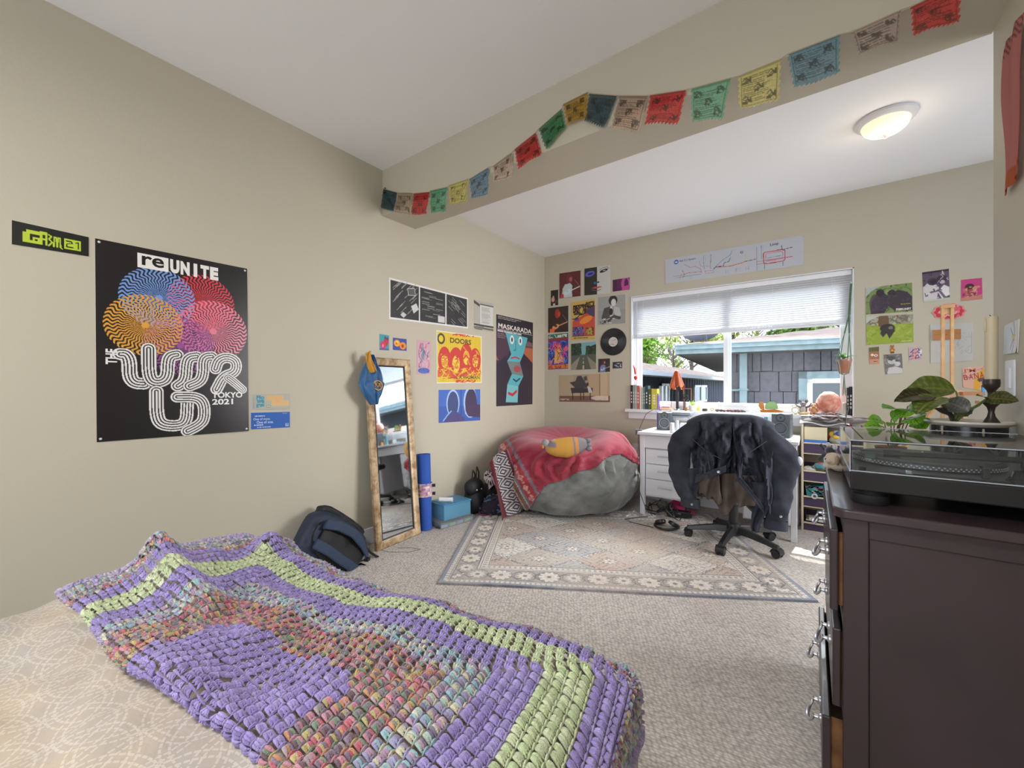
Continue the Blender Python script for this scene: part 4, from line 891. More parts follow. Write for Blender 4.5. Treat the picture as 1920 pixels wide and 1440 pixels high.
# ---------------------------------------------------------------- rug
RUG0, RUGA = Vector((-1.759, 1.662, 0)), math.atan2(1.058, 1.795)
rug_n = (820, 600); RW_, RH_ = 2.084, 1.53
gx, gy = np.meshgrid(np.linspace(0, RW_, rug_n[0]+1), np.linspace(0, RH_, rug_n[1]+1))
def sm(n, s):                                                   # smooth value noise field on the rug grid
    a = np.random.RandomState(n).rand(int(RH_*s)+3, int(RW_*s)+3); X = gx*s; Y = gy*s; i = X.astype(int); j = Y.astype(int); fx = X-i; fy = Y-j
    fx = fx*fx*(3-2*fx); fy = fy*fy*(3-2*fy)
    return (a[j, i]*(1-fx)+a[j, i+1]*fx)*(1-fy)+(a[j+1, i]*(1-fx)+a[j+1, i+1]*fx)*fy
ed = np.minimum(np.minimum(gx, RW_-gx), np.minimum(gy, RH_-gy))
IV, GY_, BG, DGY, RS, BLG = [np.array(c, float) for c in ((208, 202, 194), (140, 139, 143), (180, 167, 154), (80, 78, 86), (186, 156, 140), (126, 132, 146))]
rim = np.zeros(gx.shape+(3,)); rim[:] = IV
fxx = (gx-RW_/2); fyy = (gy-RH_/2)
def setc(m, c, a=1.0): rim[m] = rim[m]*(1-a)+c*a
# field: lattice of stepped diamonds filled with flowers
L1 = .46; p_ = (fxx+fyy*1.25)/L1; q_ = (fxx-fyy*1.25)/L1; ci = np.floor(p_+.5); cj = np.floor(q_+.5)
k_ = np.abs(np.sin(ci*12.9+cj*78.2)*43758.5) % 1
setc(k_ < .33, BG); setc((k_ >= .33) & (k_ < .5), RS*.6+BG*.4); setc(k_ > .72, GY_*.6+IV*.4)
dp = np.abs((p_+.5) % 1-.5); dq = np.abs((q_+.5) % 1-.5); dd_ = np.minimum(.5-dp, .5-dq); zig = .012*np.sign(np.sin(gx*110))*np.sign(np.sin(gy*110))
setc(dd_+zig < .030, DGY, .75); setc(dd_+zig < .012, IV)
cu = ((p_+.5) % 1-.5)*L1; cv = ((q_+.5) % 1-.5)*L1; rr_ = np.hypot(cu, cv); an = np.arctan2(cv, cu)
pet = rr_ < .055*(1+.35*np.cos(an*8)); setc(rr_ < .085*(1+.15*np.cos(an*8)), DGY, .45); setc(pet, IV); setc(rr_ < .022, RS); setc(rr_ < .01, DGY)
vine = np.abs(np.sin(gx*58+3*np.sin(gy*31))*np.sin(gy*62+3*np.cos(gx*27))); setc((vine < .10) & (rr_ > .09), DGY, .5)
dot = np.hypot(((gx*24) % 1)-.5, ((gy*24+.5*(np.floor(gx*24) % 2)) % 1)-.5); setc((dot < .2) & (rr_ > .09), GY_, .6); setc((dot < .09) & (rr_ > .09), IV)
# border bands
bd = ed < .27
setc(bd, IV*.85+BG*.15); along = np.where(np.minimum(gx, RW_-gx) < np.minimum(gy, RH_-gy), gy, gx)
mid = (ed > .065) & (ed < .20); setc(mid, BG*.5+GY_*.5)
fu = ((along/.145) % 1-.5)*.145; fv = ed-.132; fr_ = np.hypot(fu, fv); fa = np.arctan2(fv, fu); big = (np.floor(along/.145) % 2) == 0
fl = fr_ < np.where(big, .056, .040)*(1+.18*np.cos(fa*10)); setc(mid & fl, IV); setc(mid & (fr_ < np.where(big, .030, .018)) & (np.cos(fa*10) > -.2), RS*.5+IV*.5); setc(mid & (fr_ < .013), DGY, .7)
vi = np.abs(np.abs(fv)-.028*np.sin(along*44)-.014); setc(mid & ~fl & (vi < .006), DGY, .6); setc(mid & ~fl & (np.abs(np.abs(fr_-.066)) < .004), DGY, .4)
for a, b, c in ((.052, .058, DGY), (.062, .067, DGY), (.198, .204, DGY), (.214, .219, DGY), (.262, .268, DGY)): setc((ed > a) & (ed < b), c, .8)
tk = (np.sin(along*190) > 0); setc((ed > .219) & (ed < .262) & tk & (np.abs(ed-.24) < .013), GY_, .8); setc((ed > .028) & (ed < .05) & (np.sin(along*210) > .3), GY_, .7)
setc(ed < .028, BLG); setc(ed < .010, DGY*.5+BLG*.5)
wear = sm(3, 5)*.6+sm(4, 17)*.4; fade = np.clip((wear-.38)*1.1, 0, .42); rim = rim*(1-fade[..., None])+(IV*.92)*fade[..., None]
ws_ = np.clip((sm(8, 2.2)-.45)*1.6, 0, .5)*np.clip((gx/RW_-.3)*3, 0, 1); rim = rim*(1-ws_[..., None])+np.array((176, 152, 134))*ws_[..., None]
rim *= (.86+.26*np.random.RandomState(1).rand(*gx.shape))[..., None]
rlin = (np.clip(rim*1.02, 0, 255)/255)**2.2
hz = .009+.0012*np.random.RandomState(2).rand(*gx.shape)+.003*(sm(5, 3)-.5); hz[ed < .004] = .001
cR, sR = math.cos(RUGA), math.sin(RUGA); wv = .006*np.sin(gx*3.1)*(gy < .3)
RX = RUG0.x+gx*cR-(gy+wv)*sR; RY = RUG0.y+gx*sR+(gy+wv)*cR
rb = MB(); rb.v = list(zip(RX.ravel().tolist(), RY.ravel().tolist(), hz.ravel().tolist())); rb.c = [tuple(c) for c in rlin.reshape(-1, 3)]; rb.anycol = True
n0, n1 = rug_n; rb.f = [(j*(n0+1)+i, j*(n0+1)+i+1, (j+1)*(n0+1)+i+1, (j+1)*(n0+1)+i) for j in range(n1) for i in range(n0)]; rb.mi = [0]*len(rb.f)
tag(rb.build('area_rug', MV('woven_pile', .95, sheen=.2), smooth=True), 'faded grey and cream oriental rug with floral border on the carpet', 'rug')

# ---------------------------------------------------------------- bed
BX0, BX1, BY1, BZ = -1.87, -.33, .86, .53
BROT = Matrix.Translation((-.33, .82, 0)) @ Matrix.Rotation(math.radians(5.5), 4, 'Z') @ Matrix.Translation((.33, -.82, 0))   # the bed stands slightly askew
bed = thing('bed', 'wide bed with a taupe patterned comforter in the lower left foreground', 'bed', (-1.06, -.2, 0))
MB().tf(BROT).bx((BX0+.05, -1.2, .02), (BX1-.05, BY1-.06, .24)).build('box_spring', M('grey_bed_base', (120, 112, 108), .9), bed, bevel=.02)
MB().tf(BROT).bx((BX0+.03, -1.22, .24), (BX1-.03, BY1-.03, .49)).build('mattress', M('white_mattress', (215, 212, 208), .9), bed, bevel=.04)
def bed_z(x, y):
    z = BZ+.018*fbm(x, y, 1, 3.2)+.009*fbm(x, y, 4, 9)
    z -= .03*math.exp(-((y-.05-.12*x)/.02)**2)*.5
    ex = min(x-BX0, BX1-x); ey = BY1-y; e = min(ex, ey)
    if e < .07: z -= (.07-max(e, -.2))**2*6
    return z
def over_edge(x, y, zf, up=0.0):
    """follow the top, then hang down past the foot and the right side"""
    dx = max(0, x-BX1, BX0-x); dy = max(0, y-BY1); sgn = 1 if x > BX1 else -1
    d = math.hypot(dx, dy)
    if d == 0: return BROT @ Vector((x, y, zf(x, y)+up))
    cx = min(max(x, BX0), BX1); cy = min(y, BY1); r = .035; ang = min(d/r, PI/2); down = max(0, d-r*PI/2)
    nx_, ny_ = (dx*sgn/d, dy/d); o = r*math.sin(ang)+up*math.sin(ang)
    return BROT @ Vector((cx+nx_*o, cy+ny_*o, zf(cx, cy)-r*(1-math.cos(ang))-down+up*math.cos(ang)))
cb = MB(); cb.grid(lambda u, v: over_edge(lerp(BX0-.3, BX1+.3, u), lerp(-1.2, BY1+.3, v), bed_z), 110, 120)
cm_, cnt, cbs = new_mat('taupe_ring_print_cotton')
(_x, _y, _z), cvec = coords(cnt)
def rings(ox, oy, P):
    a = ((_x+ox)/P).fract()-.5; b = ((_y+oy)/P).fract()-.5; d = (a*a+b*b).sqrt(); th = b.atan2(a)
    o = None
    for r_0 in (.485, .42):
        m = ((d-r_0).abs()).lt(.010); o = m if o is None else o.max(m)
    dash = (th*46.0).sin().gt(-.75); return o*dash
pat = rings(0, 0, .2).max(rings(.1, .1, .2)).max(rings(.1, 0, .2)).max(rings(0, .1, .2))
nn = noise_node(cnt, cvec, 5, 3)
base = mix(cnt, ((nn-.4)*4).max(0).min(1), srgb(182, 166, 146), srgb(168, 161, 153))
cnt.links.new(mix(cnt, pat*.34, base, srgb(222, 214, 204)), cbs.inputs['Base Color']); cbs.inputs['Roughness'].default_value = .85
bump(cnt, cbs, noise_node(cnt, cvec, 14, 4), .35, .02)
cb.build('comforter', cm_, bed)

# ---------------------------------------------------------------- crocheted blanket: every stitch cluster is a small bundle of yarn
YARN = MV('wool_yarn', .95, bscale=420, bstr=.9, sheen=.35)
kx, ky, kcx, kcy = .71, .456, -.99, .383
PURP = [(154, 138, 200), (146, 130, 194), (162, 148, 208)]; PALEG = [(196, 208, 164), (188, 204, 158), (204, 214, 176)]
MULB = [(142, 180, 190), (176, 196, 188), (184, 152, 178), (160, 158, 196), (200, 196, 172), (134, 124, 152)]
MULR = [(190, 100, 116), (196, 142, 108), (184, 170, 116), (136, 114, 138), (198, 136, 154), (124, 140, 122), (112, 86, 96), (170, 150, 160)]
EDGE = [(176, 164, 206), (204, 196, 214), (170, 150, 200)]
def ring_col(r, t, rnd):
    w = r+.006*math.sin(t*9)
    if w < .30: return rnd.choice(PURP)
    if w < .51: return rnd.choice(MULR)
    if w < .62: return rnd.choice(MULB)
    if w < .77: return rnd.choice(PURP)
    if w < .90: return rnd.choice(PALEG)
    if w < .99: return rnd.choice(PURP)
    if w < 1.06: return rnd.choice(MULR+MULB)
    return rnd.choice(EDGE+MULB)
def ridge(x, y):
    def seg(ax_, ay_, bx_, by_, h, w):
        L = (bx_-ax_)**2+(by_-ay_)**2; t = ((x-ax_)*(bx_-ax_)+(y-ay_)*(by_-ay_))/L; t_ = min(1, max(0, t)); d = math.hypot(x-ax_-t_*(bx_-ax_), y-ay_-t_*(by_-ay_))
        return h*math.exp(-(d/w)**2)*(1-.55*t_)
    z = seg(-1.76, .53, -1.32, .50, .085, .05)+seg(-1.68, .64, -1.76, .53, .03, .06)
    z += .05*math.exp(-(math.hypot((x+1.62)/1.1, y-.83)/.055)**2)
    z += .022*math.sin(x*5+1.2)*math.sin(y*6+.4)+.012*fbm(x, y, 2, 4)
    z += .012*math.exp(-((y-.33)/.05)**2)
    return z
def blz(x, y): return bed_z(x, y)+.012+max(0, ridge(x, y)+.012)
def fold_b(a): return -.10+.05*max(0, a)+.02*math.sin(a*6)
def bl_pt(a, b, up=0.0):
    x = kcx+a*kx; y = kcy+b*ky
    x += .015*math.sin(b*3+a); y += .012*math.sin(a*4)
    e = (fold_b(a)-b)*ky
    if e > 0:                                                   # the near edge is folded under: follow a small roll
        r = .017; w = min(e/r, PI); q = over_edge(x, y+e, blz, 0)
        return q+Vector((0, -(r+up)*math.sin(w), -r+(r+up)*math.cos(w)))
    return over_edge(x, y, blz, up)
bk = MB(); NR = 34; ST = 1.15/NR; rnd = random.Random(11)
def yarn(a, b, da, db, w, col, h=.010):
    """one plump strand from (a,b) along (da,db)"""
    pts = []; n = 5; L = 6
    A = bl_pt(a, b); B = bl_pt(a+da, b+db)
    t = (B-A); 
    if t.length < 1e-6: return
    up = (bl_pt(a+da*.5, b+db*.5, .02)-bl_pt(a+da*.5, b+db*.5)).normalized(); s = t.cross(up).normalized()
    vs = []; prof = ((-.08, .35, .1), (.18, .85, .75), (.5, 1.05, 1.0), (.82, .85, .75), (1.08, .35, .1))
    for (f, wf, hf) in prof:
        c = A+t*f
        for k in range(L):
            q = 2*PI*k/L; vs.append(c+s*(math.cos(q)*w*wf)+up*(h*hf*(.5+.62*math.sin(q))))
    fs = [(i*L+k, i*L+(k+1) % L, (i+1)*L+(k+1) % L, (i+1)*L+k) for i in range(4) for k in range(L)]+[tuple(range(L))[::-1], tuple(4*L+k for k in range(L))]
    bk.color(*col); bk.add(vs, fs)
for k in range(1, NR+1):
    r = k*ST
    for side in range(4):
        n = max(1, int(round(2*r/ST/1.12)))
        for i in range(n):
            t = -r+2*r*(i+.5)/n; jt = rnd.uniform(-.1, .1)*ST; t += jt
            if side == 0: a, b, ta, tb, oa, ob = t, r, 1, 0, 0, 1
            elif side == 1: a, b, ta, tb, oa, ob = r, t, 0, 1, 1, 0
            elif side == 2: a, b, ta, tb, oa, ob = -r, t, 0, 1, -1, 0
            else: a, b, ta, tb, oa, ob = t, -r, 1, 0, 0, -1
            if b < fold_b(a)-.17: continue
            base = ring_col(r, math.atan2(b, a), rnd); multi = (.30 <= r < .62) or r > .99
            for m in (-1, 0, 1):                                # three posts that fan outward from one gap
                col = ring_col(r, math.atan2(b, a), rnd) if multi else base
                g = rnd.uniform(.9, 1.08); col = tuple(min(255, c*g) for c in col)
                sp = ST*.36*m
                yarn(a-oa*ST*.55+ta*sp*.45, b-ob*ST*.55+tb*sp*.45, oa*ST*.74+ta*sp*.55, ob*ST*.74+tb*sp*.55, .0034, col, .008)
            yarn(a+oa*ST*.36-ta*ST*.5, b+ob*ST*.36-tb*ST*.5, ta*ST*1.0, tb*ST*1.0, .0026, tuple(c*.95 for c in base), .007)
# soft border of loops round the rest
for i in range(900):
    u = rnd.uniform(-1.15, 1.15); sd = rnd.choice((0, 1, 2))
    a, b = ((u, 1.16), (1.16, abs(u)), (-1.16, lerp(-.17, 1.15, abs(u)/1.15)))[sd]
    yarn(a, b, rnd.uniform(-.02, .02), rnd.uniform(-.012, .03), .005, rnd.choice(EDGE), .014)
tag(bk.build('crochet_blanket', YARN), 'crocheted granny-square blanket in purple, pale green and mixed colours spread over the bed', 'blanket')

# ---------------------------------------------------------------- dresser
PLUM = M('dark_plum_paint', (62, 48, 52), .38, nscale=4, ncol=(52, 41, 44), bscale=30, bstr=.08, coat=.15)
RAW = M('raw_drawer_wood', (128, 88, 52), .8, nscale=18, ncol=(96, 62, 34))
PULL = M('silver_pull', (200, 200, 205), .3, metal=.8)
DX, DY0, DY1, DZ = .068, 1.395, 2.105, .83
dr = thing('dresser', 'dark plum painted chest of drawers with slightly open drawers on the right', 'dresser', (.3, 1.75, 0))
tp = MB(); poly = [(DX-.022, DY0-.0, 0), (XR-.006, DY0-.022, 0), (XR-.006, DY1+.015, 0), (DX-.022, DY1+.015, 0)]
rc_ = .035; poly = [(DX-.022+rc_*(1-math.cos(w)), DY0-.022+rc_*(1-math.sin(w)), DZ-.026) for w in [PI/2*k/6 for k in range(7)]][::1]+[(XR-.006, DY0-.022, DZ-.026), (XR-.006, DY1+.012, DZ-.026), (DX-.022, DY1+.012, DZ-.026)]
tp.prism(poly, (0, 0, .026)); tp.build('dresser_top', PLUM, dr, bevel=.005, recalc=True)
cs = MB()
for yy in (DY0, DY1-.022):
    y0_, y1_ = (yy, yy+.022)
    cs.bx((DX, y0_, .0), (DX+.052, y1_, DZ-.026)); cs.bx((XR-.062, y0_, 0), (XR-.01, y1_, DZ-.026)); cs.bx((DX+.052, y0_+.004, DZ-.075), (XR-.062, y1_-.004, DZ-.026)); cs.bx((DX+.052, y0_+.004, .06), (XR-.062, y1_-.004, .12)); cs.bx((DX+.052, y0_+.011, .12), (XR-.062, y1_-.006, DZ-.075))
for zz in (DZ-.055, .516, .266, .03): cs.bx((DX, DY0+.022, zz-.012), (DX+.03, DY1-.022, zz+.012))
cs.bx((XR-.022, DY0+.022, .05), (XR-.014, DY1-.022, DZ-.03)); cs.build('carcass', PLUM, dr, smooth=False, bevel=.003)
for k, (z0, z1, xf) in enumerate(((.545, .765, .040), (.288, .498, .046), (.045, .252, .024))):
    d_ = MB(); d_.bx((xf, DY0+.012, z0), (xf+.019, DY1-.012, z1))
    do = d_.build('drawer', PLUM, dr, smooth=False, bevel=.004)
    sd_ = MB()
    for yy in (DY0+.026, DY1-.038): sd_.bx((xf+.019, yy, z0+.012), (xf+.40, yy+.012, z1-.012))
    sd_.bx((xf+.019, DY0+.038, z0+.012), (xf+.40, DY1-.038, z0+.018)); sd_.build('drawer_box', RAW, do, smooth=False)
    for yy in (1.575, 1.93):
        zc = (z0+z1)/2+.01; h_ = MB()
        for s_ in (-1, 1):
            h_.lathe([(.013, 0), (.012, .004), (.006, .008), (.005, .016), (.009, .02), (0, .023)], (xf, yy+s_*.042, zc), 14, R=Vector((-1, 0, 0)).to_track_quat('Z', 'Y').to_matrix())
        pts = [Vector((xf-.018-.016*math.sin(PI*t), yy+.042*math.cos(PI*t)*1.0, zc-.030*math.sin(PI*t)**.8)) for t in [i/14 for i in range(15)]]
        h_.tube(pts, [.0035+.0018*math.sin(PI*i/14) for i in range(15)], 8)
        h_.build('pull', PULL, do)

# ---------------------------------------------------------------- desk
WH = M('white_desk_lacquer', (214, 215, 222), .35)
DK0, DK1, DYF, DYB, DKZ = -1.245, -.083, 3.625, 4.195, .748
dk = thing('desk', 'white desk with drawers standing under the window', 'desk', ((DK0+DK1)/2, 3.9, 0))
MB().bx((DK0-.015, DYF, DKZ-.028), (DK1+.012, DYB, DKZ)).build('desk_top', WH, dk, smooth=False, bevel=.005)
for xx, yy in ((DK0, DYF+.03), (DK1-.04, DYF+.03), (DK0, DYB-.06), (DK1-.04, DYB-.06)):
    MB().bx((xx, yy, 0), (xx+.04, yy+.04, DKZ-.028)).build('leg', WH, dk, smooth=False, bevel=.003)
ap = MB(); ap.bx((DK0+.04, DYF+.035, .605), (DK1-.04, DYF+.055, DKZ-.028)); ap.bx((DK0+.01, DYF+.07, .62), (DK0+.03, DYB-.06, DKZ-.028)); ap.bx((DK1-.03, DYF+.07, .62), (DK1-.01, DYB-.06, DKZ-.028)); ap.build('apron', WH, dk, smooth=False)
pd = MB(); pd.bx((DK0+.042, DYF+.06, .17), (DK0+.40, DYB-.07, .60)); pd.build('cabinet', WH, dk, smooth=False, bevel=.002)
HM = M('brushed_handle', (190, 192, 198), .35, metal=.5)
for (z0, z1) in ((.465, .592), (.333, .458), (.185, .326)):
    q = MB().bx((DK0+.05, DYF+.042, z0), (DK0+.392, DYF+.06, z1)).build('drawer', WH, dk, smooth=False, bevel=.003)
    zc = (z0+z1)/2+.012; hx = DK0+.222; h_ = MB(); h_.tube([(hx-.062, DYF+.018, zc), (hx+.062, DYF+.018, zc)], .0055, 8); h_.tube([(hx-.05, DYF+.02, zc), (hx-.05, DYF+.043, zc)], .004, 6); h_.tube([(hx+.05, DYF+.02, zc), (hx+.05, DYF+.043, zc)], .004, 6); h_.build('handle', HM, q)
pd = MB(); pd.bx((DK1-.36, DYF+.10, .10), (DK1-.045, DYB-.07, .60)); pd.build('cabinet', WH, dk, smooth=False, bevel=.002)
q = MB(); q.bx((DK1-.352, DYF+.078, .112), (DK1-.053, DYF+.10, .592)).build('door', WH, dk, smooth=False, bevel=.003)
hk = MB(); hk.ball((DK1+.012, DYF+.03, .605), (.022, .012, .034), 12, 8); hk.build('side_hook', M('pale_plastic', (205, 212, 225), .3), dk)

# ---------------------------------------------------------------- storage shelf with plum bins
CR = M('cream_wood', (216, 200, 172), .6); BINM = M('plum_bin', (70, 56, 84), .7)
SX0, SX1, SY0, SY1, SH = -.064, .33, 4.02, 4.235, .85
sh = thing('storage_rack', 'cream wooden rack with four plum bins between desk and dresser', 'shelf unit', ((SX0+SX1)/2, (SY0+SY1)/2, 0))
for xx in (SX0, SX1-.014): MB().bx((xx, SY0, 0), (xx+.014, SY1, SH)).build('side_panel', CR, sh, smooth=False)
for k, (z0, z1) in enumerate(((.622, .705), (.402, .482), (.200, .278), (-.0, .07))):
    z0 = max(z0, .008)
    b_ = MB().bx((SX0+.016, SY0+.004, z0), (SX1-.016, SY0+.014, z1-.008)); b_.bx((SX0+.016, SY0+.014, z0), (SX1-.016, SY1-.02, z0+.008)); b_.bx((SX0+.016, SY1-.02, z0), (SX1-.016, SY1-.012, z0+.12)); b_.build('bin', BINM, sh, smooth=False)
    MB().bx((SX0+.014, SY0-.004, z1-.008), (SX1-.014, SY0+.012, z1+.002)).build('rail', CR, sh, smooth=False)
    MB().bx((SX0+.014, SY0+.0, z0-.008), (SX1-.014, SY1-.01, z0-.001)).build('shelf', CR, sh, smooth=False)
# ---------------------------------------------------------------- office chair
BP = M('black_plastic', (34, 35, 38), .38); CB = M('chair_fabric', (28, 29, 33), .85)
CHC = Vector((-.46, 3.385, 0))
ch = thing('office_chair', 'black swivel chair on a five-star caster base in front of the desk', 'chair', CHC)
for k in range(5):
    a = math.radians(191+72*k); d = Vector((math.cos(a), math.sin(a), 0)); e = Vector((-d.y, d.x, 0))
    lg = MB(); vs = []; 
    for t, w, z0, z1 in ((.02, .030, .085, .135), (.12, .027, .085, .128), (.24, .023, .072, .104), (.315, .021, .060, .086)):
        c = CHC+d*t; vs += [c+e*w+Vector((0, 0, z0)), c-e*w+Vector((0, 0, z0)), c-e*w*.6+Vector((0, 0, z1)), c+e*w*.6+Vector((0, 0, z1))]
    fs = [(0, 1, 2, 3), (15, 14, 13, 12)]+[(i*4+j, (i+1)*4+j, (i+1)*4+(j+1) % 4, i*4+(j+1) % 4) for i in range(3) for j in range(4)]
    lg.add(vs, fs).build('leg', BP, ch, smooth=False, bevel=.004, recalc=True)
    ca = MB(); c = CHC+d*.305+Vector((0, 0, .032))
    Rc = e.to_track_quat('Z', 'Y').to_matrix()
    for s_ in (-1, 1): ca.lathe([(0, -.010), (.027, -.010), (.029, -.006), (.029, .006), (.027, .010), (0, .010)], c+e*s_*.016, 20, R=Rc)
    ca.lathe([(0, -.008), (.022, -.008), (.022, .008), (0, .008)], c+Vector((0, 0, .004)), 16, R=Rc)
    hood = [(c+d*math.cos(w)*.033+Vector((0, 0, math.sin(w)*.034+.002))) for w in [PI*j/10*1.0 for j in range(11)]]
    for a0, b0 in zip(hood[:-1], hood[1:]): ca.prism([a0-e*.028, b0-e*.028, b0+e*.028, a0+e*.028], (d*0+Vector((0, 0, .004))))
    ca.tube([c+Vector((0, 0, .03)), c+Vector((0, 0, .06))], .007, 8); ca.build('caster', BP, ch)
cy_ = MB(); cy_.lathe([(.05, .07), (.052, .12), (.045, .15), (.032, .16), (.030, .28), (.020, .282), (.020, .42)], CHC, 24); cy_.build('gas_column', BP, ch)
mt = MB(); mt.box(CHC+Vector((0, 0, .425)), (.18, .22, .03)); mt.tube([CHC+Vector((.06, 0, .42)), CHC+Vector((.24, .03, .41))], .006, 8); mt.build('seat_plate', BP, ch)
st_ = MB(); st_.ball(CHC+Vector((0, .0, .475)), (.25, .245, .045), 28, 12, wob=lambda d: 1/max(.001, (abs(d.x)**5+abs(d.y)**5+abs(d.z)**5)**.2)**1*.93); st_.build('seat', CB, ch)
cbk = Vector((CHC.x, 3.175, .73))
sp_ = MB(); sp_.tube([CHC+Vector((0, -.08, .42)), Vector((CHC.x, 3.15, .43)), Vector((CHC.x, 3.135, .50)), Vector((CHC.x, 3.15, .70))], [.02, .02, .018, .015], 10); sp_.build('back_bracket', BP, ch)
bk_ = MB(); bk_.ball(cbk, (.215, .035, .215), 28, 14, wob=lambda d: 1/max(.001, (abs(d.x)**4+abs(d.y)**4+abs(d.z)**4)**.25)*.97); bk_.build('backrest', CB, ch)

# ---------------------------------------------------------------- denim jacket hung over the backrest
DEN, dnt_, dbs = new_mat('black_denim')
(_x, _y, _z), dv = coords(dnt_)
n_a = noise_node(dnt_, dv, 9, 5, .6); n_b = noise_node(dnt_, dv, 300, 2)
tw_ = ((_x+_z)*900.0).sin()
dnt_.links.new(mix(dnt_, ((n_a-.36)*2.0).max(0).min(1), srgb(46, 49, 59), srgb(74, 78, 90)), dbs.inputs['Base Color']); dbs.inputs['Roughness'].default_value = .9
dbs.inputs['Specular IOR Level'].default_value = .25
bump(dnt_, dbs, tw_*.2+n_b*.8+n_a*2.0, .5, .003)
LIN = M('brown_lining', (98, 86, 80), .9, nscale=12, ncol=(74, 63, 58)); SEAM = M('denim_seam', (82, 84, 94), .9); BTN = M('metal_button', (170, 172, 178), .3, metal=.9)
jk = thing('denim_jacket', 'faded black denim jacket draped over the back of the swivel chair', 'jacket', (CHC.x, 3.13, .2))
YJ = 3.13
def jy(x, z, extra=0):                                          # depth of the cloth: closer to the camera in the middle
    return YJ-.045*(1-min(1, abs(x-CHC.x)/.36)**2)-extra
def shell(fn, nu, nv, name, mat=DEN, par=None, th=.006, cf=None):
    m = MB(); m.grid(fn, nu, nv, cf); return m.build(name, mat, par or jk, solid=th)
def folds(u, v, s=1.0): w = fbm(u*2, v*2, 5); return (.034*math.sin(u*12+v*3+w*5+1)+.016*math.sin(u*27-v*5+w*7))*min(1, v*2.2+.1)*s+.014*fbm(u*4, v*3, 3)
# back yoke wraps the top of the chair and falls as one broad panel on each side of the dark opening
def panel(x0, x1, xb0, xb1, ztop, zb, seed):
    def fn(u, v):
        xt = lerp(x0, x1, u); xb = lerp(xb0, xb1, u); x = lerp(xt, xb, v**.8)
        if v < .12:                                             # over the top edge
            w = v/.12*PI/2; top = ztop(xt); return Vector((x, YJ+.055-.075*math.sin(w)-folds(u, v)*.3, top-.045*(1-math.cos(w))-.0))
        zt = ztop(xt)-.045; z = lerp(zt, zb(u), (v-.12)/.88)
        return Vector((x, jy(x, z)+.012+folds(u+seed, v), z))
    return fn
zt_ = lambda x: .957-2.2*max(0, abs(x-CHC.x)-.11)**2
shell(panel(CHC.x-.27, CHC.x+.035, CHC.x-.215, CHC.x+.02, zt_, lambda u: .50+.10*u+.02*math.sin(u*7), .3), 44, 44, 'left_panel')
shell(panel(CHC.x+.03, CHC.x+.27, CHC.x+.05, CHC.x+.25, zt_, lambda u: .56-.10*u-.14*u*u, .9), 36, 44, 'right_panel')
# gathered brown lining behind the opening
shell(lambda u, v: Vector((lerp(CHC.x-.2, CHC.x+.22, u), YJ+.035+.02*math.sin(u*17), lerp(.9, .36, v))), 30, 14, 'inner_back', LIN)
# waistbands with a button tab
def band(pts, w, name, mat=DEN):
    def fn(u, v):
        k = u*(len(pts)-1); i = min(int(k), len(pts)-2); p = pts[i].lerp(pts[i+1], k-i); return p+Vector((0, -.014+.004*math.sin(v*PI), -w*v))
    return shell(fn, 30, 6, name, mat, th=.008)
band([Vector((CHC.x-.20, jy(CHC.x-.2, .5), .515)), Vector((CHC.x-.10, jy(CHC.x-.1, .55)-.01, .575)), Vector((CHC.x+.0, jy(CHC.x, .6)-.012, .625))], .048, 'waistband')
band([Vector((CHC.x+.06, jy(CHC.x+.06, .56), .58)), Vector((CHC.x+.13, jy(CHC.x+.13, .5)-.01, .50)), Vector((CHC.x+.215, jy(CHC.x+.2, .4), .375))], .048, 'waistband')
def button(p, r=.0095):
    b_ = MB(); b_.lathe([(r, 0), (r, .003), (r*.7, .005), (0, .0045)], p, 16, R=Vector((0, -1, .1)).to_track_quat('Z', 'Y').to_matrix()); b_.build('button', BTN, jk)
button(Vector((CHC.x-.045, jy(CHC.x, .6)-.032, .575)))
# pointed front corners hanging below the waist
for (xx, z0, z1, s_) in ((CHC.x-.235, .56, .27, -1), (CHC.x+.185, .52, .20, 1)):
    shell(lambda u, v: Vector((xx+s_*.0+(u-.5)*lerp(.13, .035, v**1.2)+.02*math.sin(v*5), jy(xx, .5)-.004+.014*math.sin(u*8+v*6)+.01*v, lerp(z0, z1, v)+.02*u*(1-v))), 14, 26, 'front_corner')
# lining pulled out below, in ragged brown flaps
shell(lambda u, v: Vector((lerp(CHC.x-.17, CHC.x+.17, u)*1+(.0), YJ-.005+.02*math.sin(u*19+2)+.01*math.sin(v*9), lerp(.56, .315+.05*math.sin(u*11)+.08*abs(u-.5), v))), 44, 16, 'lining_hem', LIN)
shell(lambda u, v: Vector((lerp(CHC.x-.19, CHC.x-.05, u)+.02*v, YJ-.045+.018*math.sin(u*9+v*4), lerp(.53+.05*u, .40-.04*u+.02*math.sin(u*13), v))), 22, 12, 'lining_flap', LIN)
shell(lambda u, v: Vector((lerp(CHC.x+.04, CHC.x+.15, u)+.03*v, YJ-.04+.016*math.sin(u*8+v*5), lerp(.53-.06*u, .35+.03*u, v))), 18, 12, 'lining_flap', LIN)
